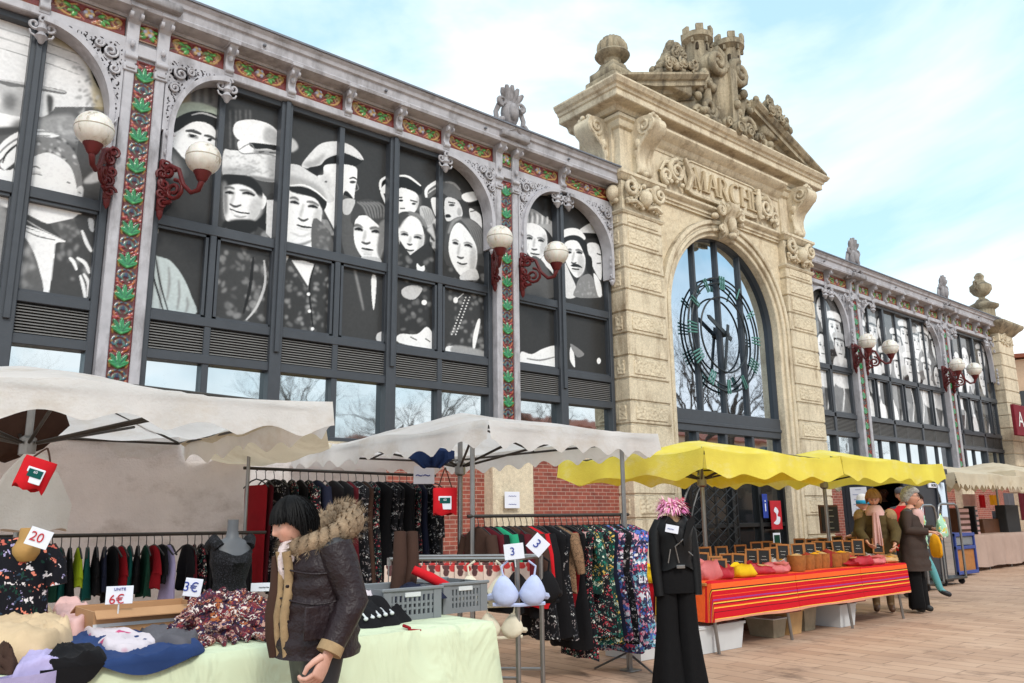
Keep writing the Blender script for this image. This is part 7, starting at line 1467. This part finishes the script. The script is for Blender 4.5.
def hair_mesh(parent, c, k, style, material, yaw=0, pitch=0, seed=1):
    m = MB(); NA, NE = 64, 30; mt = Matrix.Translation(c) @ Matrix.Rotation(yaw, 4, 'Z') @ Matrix.Rotation(pitch, 4, 'X'); r = random.Random(seed); fr = [r.uniform(0, 6) for _ in range(4)]
    low, front, vol, curl = {'bob': (-.92, .2, 1.13, 0), 'curly': (-.45, .5, 1.2, 1), 'short': (-.3, .55, 1.1, .3), 'fair': (-.7, .42, 1.2, .4)}[style]
    rings = []
    for j in range(NE+1):
        rg = []
        for i in range(NA):
            az = -pi+2*pi*i/NA; f = max(0, cos(az)); lo = low+(front-low)*(1/(1+math.exp(-(abs(cos(az/2))-.74)/.05))); el = lo+(pi/2-lo)*j/NE
            v = vol+.05*sin(az*17+fr[0])*.4*(1-j/NE)+curl*.05*(sin(az*9+el*7+fr[1])+sin(az*13-el*11+fr[2]))*.6; w = (.05*max(0, -el-.1) if style in ('bob', 'fair') else 0)
            ce = cos(el) if el > -.35 else cos(-.35)+(.1 if style == 'bob' else 0)*(-.35-el)
            rg.append(tuple(mt @ Vector((.078*v*ce*sin(az)*k, -.094*v*ce*cos(az)*k+.006*k, .114*(v if el > 0 else 1)*sin(el)*k*(1.15 if el < -.3 else 1)))))
        rings.append(rg)
    m.ring(rings)
    def sp_(az, j, lift):
        a = rings[max(0, min(NE, int(round(j))))]; u = ((az+pi)/(2*pi)*NA) % NA; i = int(u); f = u-i; p = Vector(a[i]).lerp(Vector(a[(i+1) % NA]), f); return p+(p-Vector(c)).normalized()*lift
    for q in range({'bob': 900, 'curly': 420, 'short': 200, 'fair': 600}[style]):
        az = r.uniform(-pi, pi); j0 = r.uniform(.55, .97)*NE; end = r.uniform(-.6, .35)*NE*.2; n = 7; lf = r.uniform(.001, .006)*k*1.2; dz = r.uniform(-.25, .25)*(3 if curl == 1 else 1)
        pts = [sp_(az+dz*(t_/n)**1.5+(.25*sin(t_*1.7+q) if curl == 1 else 0), j0+(end-j0)*t_/n, lf*(1+t_/n)+(.01*k*sin(t_*2+q) if curl == 1 else 0)) for t_ in range(n+1)]
        if end < 0 and style != 'short': pts[-1] = pts[-1]+Vector((0, 0, -.012*k*r.random()))
        m.tube(pts, [.0034*k]*n+[.001*k], 3, caps=False)
    return m.build('hair', material, parent, 70)
def finger_hand(m, cols, wrist, dirv, palm_n, k=1.0, curl=.5, skin=SK):
    "hand with palm, four curled fingers and a thumb"
    d = Vector(dirv).normalized(); n = Vector(palm_n); n = (n-d*n.dot(d)).normalized(); s = d.cross(n); w = Vector(wrist); q = len(m.v)
    rings = []
    for t_, wd, th in ((-.02, .024, .02), (.01, .03, .016), (.05, .041, .015), (.085, .042, .013), (.095, .036, .01)): rings.append([w+(d*t_+s*wd*cos(a)+n*th*sin(a))*k for a in [2*pi*i/14 for i in range(14)]])
    m.ring(rings)
    for i, (o, L) in enumerate(((-.03, .07), (-.01, .08), (.011, .076), (.03, .06))):
        p = w+(d*.085+s*o)*k; pts = [p]; a = .15*curl
        for sg in (.45, .32, .25): a += curl*.75; p = p+(d*cos(a)+n*sin(a))*L*sg*k; pts.append(p)
        m.tube(pts, [.0095*k, .009*k, .0082*k, .0066*k], 8)
    p = w+(d*.02-s*.034)*k; m.tube([p, p+(d*.03-s*.022+n*.008)*k, p+(d*.055-s*.022+n*.022)*k, p+(d*.078-s*.012+n*.03)*k], [.014*k, .012*k, .0105*k, .008*k], 8)
    cols += [np.array(skin)*.96]*(len(m.v)-q)
def person(label, x, y, rz, H, arms, legs=None, lean=0, coat=None, coatmat='coat_brown', legmat=(.03, .03, .035), shoe=(.02, .02, .02), hair=('bob', 'hair_black'), head=(0, 0), scale_w=1.0, skin=SK, curl=.5, group='people at the market', headk=1.0, glasses=False, sleeve=1.0, hoff=(0, 0, 0)):
    o = thing('person', label, 'person', (x, y, 0), group, rz); LOC[o] = (0, 0, 0); k = H/1.62
    L = lambda p: (p[0]*k, (p[1]-lean*max(0, p[2]-.88))*k, p[2]*k)
    legs = legs or {}
    J = dict(pel=(0, 0, .88), sp=(0, 0, 1.06), ch=(0, 0, 1.24), nk=(0, -.005+hoff[1]*.3, 1.37+hoff[2]*.4), hb=(0, -.01+hoff[1]*.7, 1.44+hoff[2]*.8))
    for s, n in ((1, 'l'), (-1, 'r')):
        f = legs.get(n, (0, 0, 0)); J['h'+n] = (s*.085, 0, .84); J['k'+n] = (s*.09, -.02+f[0]*.5, .47+f[2]*.5); J['a'+n] = (s*.09, .03+f[0], .09+f[2]); J['t'+n] = (s*.1, -.12+f[0], .035+f[2]*.6)
        e, w_ = arms[n]; J['s'+n] = (s*.165, 0, 1.31); J['e'+n] = e; J['w'+n] = w_
    rad = dict(pel=.14, sp=.125, ch=.135, nk=.055, hb=.05, hl=.09, hr=.09, kl=.066, kr=.066, al=.052, ar=.052, tl=.04, tr=.04, sl=.06, sr=.06, el=.043, er=.043, wl=.028, wr=.028)
    names = list(J); E = [('pel', 'sp'), ('sp', 'ch'), ('ch', 'nk'), ('nk', 'hb')]+[e for n in 'lr' for e in (('pel', 'h'+n), ('h'+n, 'k'+n), ('k'+n, 'a'+n), ('a'+n, 't'+n), ('ch', 's'+n), ('s'+n, 'e'+n), ('e'+n, 'w'+n))]
    me = bpy.data.meshes.new('tmp'); me.from_pydata([L(J[n]) for n in names], [(names.index(a), names.index(b)) for a, b in E], []); t_ = bpy.data.objects.new('tmp', me); C.objects.link(t_)
    sk = t_.modifiers.new('skin', 'SKIN'); sd = me.skin_vertices[0].data
    for i, n in enumerate(names): sd[i].radius = (rad[n]*k, rad[n]*k*(.8 if n in ('pel', 'sp', 'ch') else 1)); sd[i].use_root = n == 'pel'
    ss = t_.modifiers.new('sub', 'SUBSURF'); ss.levels = 2; bpy.context.view_layer.update(); dg = bpy.context.evaluated_depsgraph_get(); bm_ = bpy.data.meshes.new_from_object(t_.evaluated_get(dg))
    m = MB(); m.add([v.co[:] for v in bm_.vertices], [list(p.vertices) for p in bm_.polygons]); bpy.data.objects.remove(t_)
    W = {n: Vector(L(J['w'+n])) for n in 'lr'}; cols = []
    F_ = [(Vector(L(J['a'+n])), Vector(L(J['t'+n]))) for n in 'lr']
    for v in m.v:
        z = v[2]/k; c = legmat if z < .87 else (.05, .05, .055)
        for a_, b_ in F_:
            q = Vector(v)-a_; d_ = b_-a_; t_2 = max(-.1, min(1.2, q.dot(d_)/d_.length_squared)); dd_ = (q-d_*t_2).length
            if dd_ < .07*k and v[2] < a_.z+.015*k: c = shoe
        if z > 1.36 and abs(v[0]) < .09*k: c = skin
        if min((Vector(v)-W[n]).length for n in 'lr') < .055*k: c = skin
        cols.append(np.array(c))
    hc = Vector(L((hoff[0], -.03+hoff[1], 1.53+hoff[2]))); yaw, pit = head
    head_mesh(m, cols, hc, k*1.0*headk, yaw, pit, skin)
    for s, n in ((1, 'l'), (-1, 'r')):
        d = (W[n]-Vector(L(J['e'+n]))).normalized(); finger_hand(m, cols, W[n], d, (-s*.8, -.5, 0) if d.z < -.5 else (0, 0, -1), k*1.05, curl, skin)
    m.c = cols; b = m.build('body', 'skin', o, 75)
    if hair: hair_mesh(o, hc, k*headk, hair[0], hair[1], yaw, pit)
    if coat:
        hem, w0, w1, d0, d1 = coat; cm = MB(); rings = []; NR = 22
        for j in range(NR+1):
            u = j/NR; z = hem+(1.375-hem)*u
            if u < .75: q = u/.75; w_, d_ = w0+(w1-w0)*q, d0+(d1-d0)*q
            else: q = (u-.75)/.25; w_, d_ = w1*(1-.62*q**2.2), d1*(1-.5*q**2.2)
            rings.append([L((w_*scale_w*cos(a)*(1+.025*sin(7*a+j*.3)*(1-u)), d_*sin(a)*(1+.03*sin(5*a+1+j*.2)*(1-u))+.008*sin(j*1.9), z)) for a in [2*pi*i/36 for i in range(36)]])
        cm.ring(rings)
        for s, n in ((1, 'l'), (-1, 'r')):
            S_, E_, W_ = Vector(L((s*.15, 0, 1.32))), Vector(L(J['e'+n])), Vector(L(J['w'+n])); mid = lambda a, b_, t: a+(b_-a)*t
            cm.tube([S_, mid(S_, E_, .3), mid(S_, E_, .7), E_, mid(E_, W_, .35), mid(E_, W_, .93)], [q*k*sleeve for q in (.075, .078, .068, .064, .058, .047)], 14)
        ct = cm.build('coat', coatmat, o, 70)
    else: ct = None
    if glasses:
        g_ = MB(); mt = Matrix.Translation(hc) @ Matrix.Rotation(yaw, 4, 'Z') @ Matrix.Rotation(pit, 4, 'X'); kk = k*headk
        for s in (-1, 1): g_.tube([(s*.033*kk+.024*kk*cos(a), -.096*kk, .008*kk+.019*kk*sin(a)) for a in [2*pi*i/14 for i in range(15)]], .002, 5); g_.tube([(s*.056*kk, -.094*kk, .012*kk), (s*.08*kk, .0, .012*kk)], .002, 5)
        g_.tube([(-.01*kk, -.1*kk, .01*kk), (.01*kk, -.1*kk, .01*kk)], .002, 5); g_.xf(mt); g_.build('glasses', 'black_metal', o)
    return o, L, ct, hc, k
# the woman in front
o, L, ct, hc, k = person('woman in a dark plum parka with fur hood, walking left past the pale green table', 1.58, 3.06, R(-90), 1.475, dict(l=((.225, .05, 1.1), (.24, -.07, .9)), r=((-.23, .05, 1.07), (-.24, .08, .9))), dict(l=(-.18, 0, .0), r=(.2, 0, .03)), .02, (.87, .195, .185, .18, .148), 'coat_plum', hair=('bob', 'hair_black'), head=(-.12, .22), skin=lin((212, 164, 146)), headk=.9, sleeve=1.0, hoff=(0, -.085, -.115), curl=.8)
m = MB(); r = random.Random(3)
fm = MB(); rings = []
for i in range(25):
    a = 2*pi*i/24; x, y, z = .13*sin(a), .125*cos(a)+.01, 1.37+.06*cos(a); rr = .045+.025*max(0, cos(a)); rings.append([L((x+rr*cos(b)*sin(a), y+rr*cos(b)*cos(a), z+rr*1.1*sin(b))) for b in [2*pi*j/12 for j in range(12)]])
fm.ring(rings, caps=False); n0 = len(fm.v)
for q in range(5200):
    i = r.randrange(n0); p = Vector(fm.v[i]); c = Vector(L((0, .02, 1.37))); d = ((p-c).normalized()+Vector((r.uniform(-.6, .6), r.uniform(-.6, .6), r.uniform(-.7, .5)))).normalized(); s = d.cross(Vector((.3, .2, 1))).normalized()*.0016; fm.add([p-s, p+s, p+d*r.uniform(.015, .04)], [(0, 1, 2)])
fm.build('fur_hood', 'fur', ct, 80)
m = MB(); m.ring([[L((w_*cos(a)+.0, d_*sin(a)-.03, z)) for a in [2*pi*i/24 for i in range(24)]] for z, w_, d_ in ((1.16, .04, .12), (1.22, .06, .15), (1.27, .07, .155), (1.31, .075, .15), (1.35, .07, .13))], caps=False); m.build('scarf', 'scarf_pale', o, 60)
m = MB()
for s in (-1, 1): m.tube([L((s*.03+.02, -.163-.01*sin(z*20), z)) for z in (1.3, 1.22, 1.13, 1.04, .96, .9, .872)], [.02*k]*7, 8)
m.build('fur_facing', 'fur_gold', ct, 60)
m = MB(); m.tube([L((-.05, -.165-.008*sin(z*20), z)) for z in (1.28, 1.15, 1.05, .95, .872)], [.02*k, .035*k, .04*k, .04*k, .03*k], 8); m.build('lining', 'c_brown', ct, 60)
m = MB(); E_, W_2 = Vector(L((.225, .05, 1.1))), Vector(L((.24, -.07, .9))); d = (W_2-E_).normalized(); m.tube([W_2-d*.04, W_2-d*.005], [.052*k, .054*k], 14); m.build('cuff', 'fur_gold', ct, 50)
m = MB()
for z in (1.22, 1.1): m.tube([L(((.19+.03*q)*cos(a), .17*sin(a), z+.01*sin(a*3))) for a in [2*pi*i/40 for i in range(41)] for q in (0,)], .004, 5, caps=False)
m.tube([L((.0, .17, z)) for z in (1.3, 1.2, 1.0, .91)], .004, 5)
for z in (1.28, 1.16, 1.02, .94): m.blob(L((.06, -.165, z)), (.009, .009, .009), 8, 6)
m.build('seam', 'coat_plum', ct, 60)
m = MB(); m.blob(L((.232, -.005, 1.2)), (.006, .014, .014), 10, 8); m.build('badge', 'c_grey', ct)
m = MB(); m.cbox(.0, .012, -.05, .05, -.06, .06, .004); p = L((.19, -.1, 1.02)); m.xf(Matrix.Translation(p)); m.build('pocket_flap', 'coat_plum', ct, 40)
# older woman at the right
X, Y = 11.45, 5.16; o, L, ct, hc, k = person('older woman with short grey hair and glasses in a long brown coat', X, Y, R(6), 1.6, dict(l=((.21, -.03, 1.08), (.14, -.24, 1.1)), r=((-.21, -.02, 1.08), (-.1, -.26, 1.06))), dict(l=(-.02, 0, 0), r=(.02, 0, 0)), .02, (.55, .25, .2, .19, .15), 'coat_brown', hair=('curly', 'hair_grey'), head=(.25, .05), glasses=True, legmat=(.015, .015, .018), sleeve=1.05)
m = MB(); loft(m, [(1.36, .1, .05), (1.3, .12, .08), (1.22, .08, .07), (1.1, .05, .04)], 2, 4, .1, 22, 0, -.1); m.xf(Matrix.Scale(k, 4)); m.build('scarf', 'c_pink', o, 60)
m = MB()
for s in (-1, 1): loft(m, [(.62, .1, .1), (.3, .105, .1), (.1, .11, .11), (.06, .1, .1)], 3+s, 3, .03, 20, s*.09, .01)
m.xf(Matrix.Scale(k, 4)); m.build('trousers', 'black_cloth', o, 60)
th = Vector((X, Y, 0)); m = MB(); loft(m, [(.13, .01, .006), (.08, .05, .012), (.05, .1, .02), (-.02, .105, .035), (-.14, .11, .03), (-.17, .1, .012)], 6, 6, .3, 26); m.xf(Matrix.Translation((X+.1, Y-.36, 1.15))); tag(m.build('carrier_bag', 'p_mint', smooth=60), 'pale green and white carrier bag held by the older woman', 'bag')
m = MB(); loft(m, [(.16, .02, .01), (.12, .09, .04), (-.0, .13, .06), (-.14, .12, .05), (-.18, .08, .03)], 8, 4, .15, 22); m.xf(Matrix.Translation((13.05, 5.55, .82)) @ Matrix.Rotation(1.0, 4, 'Z')); tag(m.build('shoulder_bag', 'c_orange', smooth=60), 'orange-yellow shoulder bag beside the person in teal jeans', 'bag')
# woman with pink scarf
o, L, ct, hc, k = person('fair-haired woman in olive jacket and pink scarf bending over the spice table', 11.15, 5.5, R(-62), 1.58, dict(l=((.24, -.12, 1.08), (.2, -.32, .92)), r=((-.23, -.14, 1.08), (-.14, -.36, .95))), None, .22, (.72, .2, .21, .16, .15), 'coat_olive', hair=('fair', 'hair_fair'), head=(0, .5), legmat=lin((104, 82, 56)), shoe=lin((84, 58, 42)), sleeve=1.15)
m = MB(); m.ring([[L((w_*cos(a), d_*sin(a)-.04, z)) for a in [2*pi*i/24 for i in range(24)]] for z, w_, d_ in ((1.3, .13, .12), (1.35, .125, .125), (1.42, .09, .1), (1.44, .07, .07))], caps=False); q = MB(); loft(m, [(1.34, .04, .04), (1.2, .05, .035), (1.0, .06, .03), (.9, .062, .025)], 3, 4, .3, 20, .0, -.21); m.v = [L(p) if i >= 96 else p for i, p in enumerate(m.v)]; m.build('scarf', 'c_pink', o, 60)
for s in (-1, 1): MB().blob(L((s*.19, -.02, 1.28)), (.09*k, .1*k, .11*k), 14, 10).build('fur_shoulder', 'fur_gold', ct, 60)
# others behind
X, Z = wall_pt(870, 520, 6.6); o, L, ct, hc, k = person('person in olive coat and white and blue knitted hat behind the spice table', X, 6.6, R(200), 1.55, dict(l=((.22, -.05, 1.06), (.16, -.28, 1.0)), r=((-.22, -.05, 1.06), (-.16, -.28, 1.0))), None, .1, (.6, .22, .21, .17, .15), 'coat_olive', hair=None, head=(0, .2))
m = MB(); m.lathe([(.085, -.01), (.1, .0), (.1, .04), (.094, .05), (.09, .1), (.06, .14), (.001, .152)], (hc.x, hc.y+.01, hc.z), 20); m.build('hat', 'linen_white', o, 50); m = MB(); m.lathe([(.1, -.015), (.108, .0), (.108, .035), (.1, .045)], (hc.x, hc.y+.01, hc.z), 20); m.build('hat_band', 'hat_teal', o, 50)
X, Z = wall_pt(884, 500, 7.7); person('dark-haired man standing in the shade of the kiosk hatch', X, 7.7, R(-60), 1.78, dict(l=((.22, -.02, 1.06), (.2, -.2, .9)), r=((-.22, -.02, 1.06), (-.2, -.2, .9))), None, 0, (.7, .2, .22, .15, .15), 'black_cloth', hair=('short', 'hair_brown'), skin=lin((150, 100, 80)))
X, Z = wall_pt(903, 510, 6.1); o, L, ct, hc, k = person('person in bright red jacket and grey cap behind the older woman', X, 6.1, R(-50), 1.66, dict(l=((.22, -.02, 1.06), (.2, -.1, .85)), r=((-.22, -.02, 1.06), (-.2, -.1, .85))), None, 0, (.7, .2, .22, .15, .15), 'c_bright', hair=('short', 'hair_fair'), head=(-.3, 0))
m = MB(); m.lathe([(.092, .03), (.098, .05), (.1, .09), (.07, .125), (.001, .135)], (hc.x, hc.y, hc.z), 20); m.cbox(hc.x-.07, hc.x+.07, hc.y-.16, hc.y-.07, hc.z+.035, hc.z+.05, .006); m.build('cap', 'c_grey', o, 50)
person('person in teal jeans and mint patterned coat striding right behind the older woman', 13.35, 5.95, R(25), 1.56, dict(l=((.22, -.05, 1.06), (.18, -.25, 1.0)), r=((-.22, .05, 1.06), (-.22, -.02, .84))), dict(l=(-.3, 0, .02), r=(.24, 0, .05)), .04, (.78, .2, .2, .16, .15), 'p_mint', hair=('fair', 'hair_brown'), head=(0, .1), legmat=lin((96, 164, 170)), shoe=(.02, .02, .025))
# ------------------------------------------------------------------ bare plane trees of the square (they show in the glass) and houses
sm('bark', (84, 74, 64), rough=.9, var=.5, sc=5, bump=.8, bsc=14, bd=.03)
def tree(seed, H, name_label=None):
    r = random.Random(seed); m = MB(); tw = MB()
    def grow(p, d, L, rad, lev):
        n = 5 if lev < 2 else 3; pts = [p]; rr = [rad]; q = Vector(p); dd = Vector(d)
        for i in range(n):
            dd = (dd+Vector((r.uniform(-1, 1), r.uniform(-1, 1), r.uniform(-.4, .7)))*(.1+.08*lev)).normalized(); q = q+dd*L/n; pts.append(q.copy()); rr.append(rad*(1-.5*(i+1)/n))
        (m if lev < 3 else tw).tube(pts, rr, 8 if lev < 2 else (5 if lev < 3 else 3), caps=lev < 2)
        if lev >= 5: return
        for k in range((5, 4, 4, 4, 3)[lev]):
            i = r.randint(2 if lev else 4, n); a = r.uniform(0, 6.3); ph = (.55, .6, .65, .7, .7)[lev]*r.uniform(.6, 1.3); o_ = dd.orthogonal().normalized(); w_ = dd.cross(o_); nd = (dd*cos(ph)+(o_*cos(a)+w_*sin(a))*sin(ph)).normalized(); nd.z = nd.z*.85+.2
            grow(pts[i], nd.normalized(), L*r.uniform(.55, .8), rr[i]*r.uniform(.5, .7), lev+1)
    grow((0, 0, 0), (0, 0, 1), H*.3, .34, 0); return m, tw
def place_tree(x, y, i, H):
    o = thing('plane_tree', f'bare plane tree, {ordn(i)} along the square opposite the hall', 'tree', (x, y, 0), 'bare plane trees opposite the hall'); LOC[o] = (0, 0, 0); m, tw = tree(20+i % 4, H); m.build('trunk', 'bark', o, 60); tw.build('crown', 'bark', o); return o
PT = [place_tree(12.5, -2, 0, 10.5), place_tree(18.5, -2.2, 1, 11), place_tree(33.5, -1.5, 2, 16), place_tree(38.5, -2.5, 3, 16)]
for i, (x, y, rz, b, s) in enumerate(((23.5, -2, 1.2, 0, 1.0), (44, -3, 2.2, 2, 1.0), (50, -5, .7, 3, .95), (6, -9, 2.9, 1, .95), (58, -7, 3.9, 1, 1), (31, -14, 5, 0, 1.05), (46, -15, 1, 3, 1.05), (68, -9, 4.4, 2, .95), (24, -17, 2, 1, 1))): copy_thing(PT[b], (x, y, 0), rz, f'bare plane tree, {ordn(i+4)} along the square opposite the hall', scale=(s, s, s))
sm('render_pink', (222, 190, 160), rough=.85, var=.15); sm('render_cream', (220, 205, 178), rough=.85, var=.15); sm('roof_tile', (150, 84, 62), rough=.8, var=.3, sc=20, bump=.5, bsc=20, bd=.03); sm('shutter', (110, 130, 140), rough=.6); sm('awning_red', (120, 20, 36), rough=.8)
def house(x0, x1, y0, y1, h, mt, label, face='-y', n=4, floors=3, roof=1.2):
    o = thing('town_house', label, 'house', ((x0+x1)/2, (y0+y1)/2, 0), 'houses round the square'); MB().box(x0, x1, y0, y1, 0, h).build('wall', mt, o); m = MB(); ym = (y0+y1)/2
    m.prism([(y0-.4, h-.1), (ym, h+roof), (y1+.4, h-.1), (y1+.4, h+.05), (ym, h+roof+.2), (y0-.4, h+.05)], x0-.3, x1+.3, 'x'); m.build('roof', 'roof_tile', o)
    for f in range(floors):
        for k in range(n):
            z = 1+f*h/floors; 
            if face in ('-y', 'y'): x = x0+(x1-x0)*(k+.5)/n; y = y0 if face == '-y' else y1; s = -1 if face == '-y' else 1; w_ = MB().cbox(x-.5, x+.5, min(y, y+s*.04), max(y, y+s*.04), z, z+1.6, .01).build('window', 'dark_glass', o); q = MB(); [q.cbox(x+t*.78-.26, x+t*.78+.26, min(y+s*.01, y+s*.07), max(y+s*.01, y+s*.07), z, z+1.6, .01) for t in (-1, 1)]; q.build('shutters', 'shutter', w_)
            else: y = y0+(y1-y0)*(k+.5)/n; w_ = MB().cbox(x0-.04, x0, y-.5, y+.5, z, z+1.6, .01).build('window', 'dark_glass', o)
    return o
house(-12, 6, -46, -38, 6.0, 'render_cream', 'cream terrace house across the square', 'y', 6); house(6.5, 26, -47, -39, 6.6, 'render_pink', 'pink terrace house across the square', 'y', 6); house(26.5, 46, -44, -36, 7, 'render_cream', 'long cream house with tiled roof across the square', 'y', 6); house(46.5, 90, -35, -27, 9, 'render_pink', 'far pink house with tiled roof across the square', 'y', 7)
ho = house(41.5, 58, 11, 24, 8.1, 'render_pink', 'pale pink house beyond the far corner pier of the hall', 'x', 3, 2, .4)
XA, ZA = wall_pt(1020, 420, 10.9); 
m = MB(); x0, z1 = wall_pt(1012, 404, 10.9); x1 = x0+4; z0 = wall_pt(1009, 434, 10.9)[1]; o = thing('shop_awning', 'dark red shop awning with a pale letter at the right edge', 'awning', (x0, 10.9, z0)); MB().cbox(x0, x1, 10.85, 10.98, z0, z1, .02).build('cloth', 'awning_red', o); text('A', (z1-z0)*.7, 'chalk', o, (.5, -.06, (z1-z0)*.5))
MB().cbox(x1-.2, x1, 10.9, 11.1, 0, z0+.1, .01).build('post', 'dark_steel', o)
# ------------------------------------------------------------------ light and sky
SUN_EL, SUN_AZ = R(42), R(200)   # azimuth measured from +Y towards +X
w = bpy.data.worlds.new('World'); bpy.context.scene.world = w; w.use_nodes = True; nt = w.node_tree; bg = nt.nodes['Background']
sky = nt.nodes.new('ShaderNodeTexSky'); sky.sky_type = 'NISHITA'; sky.sun_disc = False; sky.sun_elevation = SUN_EL; sky.sun_rotation = SUN_AZ; sky.air_density = 1; sky.dust_density = .6; sky.ozone_density = 1.5
tc = nt.nodes.new('ShaderNodeTexCoord'); mp = nt.nodes.new('ShaderNodeMapping'); mp.inputs['Scale'].default_value = (1, 1, 2.6); nt.links.new(tc.outputs['Generated'], mp.inputs[0])
def wn(sc, det, dist):
    n = nt.nodes.new('ShaderNodeTexNoise'); n.inputs['Scale'].default_value = sc; n.inputs['Detail'].default_value = det; n.inputs['Roughness'].default_value = .55; n.inputs['Distortion'].default_value = dist; nt.links.new(mp.outputs[0], n.inputs[0]); return n.outputs['Fac']
def wr(f, a, b):
    r = nt.nodes.new('ShaderNodeValToRGB'); r.color_ramp.elements[0].position = a; r.color_ramp.elements[1].position = b; nt.links.new(f, r.inputs[0]); return r.outputs[0]
mx = nt.nodes.new('ShaderNodeMix'); mx.data_type = 'RGBA'
nt.links.new(wr(wn(1.7, 7, .5), CLO[0], CLO[1]), mx.inputs[0]); hs = nt.nodes.new('ShaderNodeMix'); hs.data_type = 'RGBA'; hs.inputs[0].default_value = .62; nt.links.new(sky.outputs[0], hs.inputs[6]); hs.inputs[7].default_value = (4.4, 6.7, 7.6, 1)
nt.links.new(hs.outputs[2], mx.inputs[6]); mx.inputs[7].default_value = (*CLOUD, 1)
nt.links.new(mx.outputs[2], bg.inputs[0]); bg.inputs[1].default_value = .14
l = bpy.data.lights.new('sun', 'SUN'); l.energy = 1.5; l.angle = R(12); l.color = (1, .95, .87); so = bpy.data.objects.new('sun', l); C.objects.link(so)
dv = Vector((sin(SUN_AZ)*cos(SUN_EL), cos(SUN_AZ)*cos(SUN_EL), sin(SUN_EL))); so.rotation_euler = dv.to_track_quat('Z', 'Y').to_euler(); so.location = dv*30
vs = bpy.context.scene.view_settings; vs.view_transform = 'Standard'; vs.look = 'None'; vs.exposure = .38; vs.gamma = 1; vs.use_curve_mapping = False
cy = bpy.context.scene.cycles; cy.max_bounces = 6; cy.diffuse_bounces = 3; cy.glossy_bounces = 3; cy.transmission_bounces = 3; cy.transparent_max_bounces = 6; cy.use_denoising = True
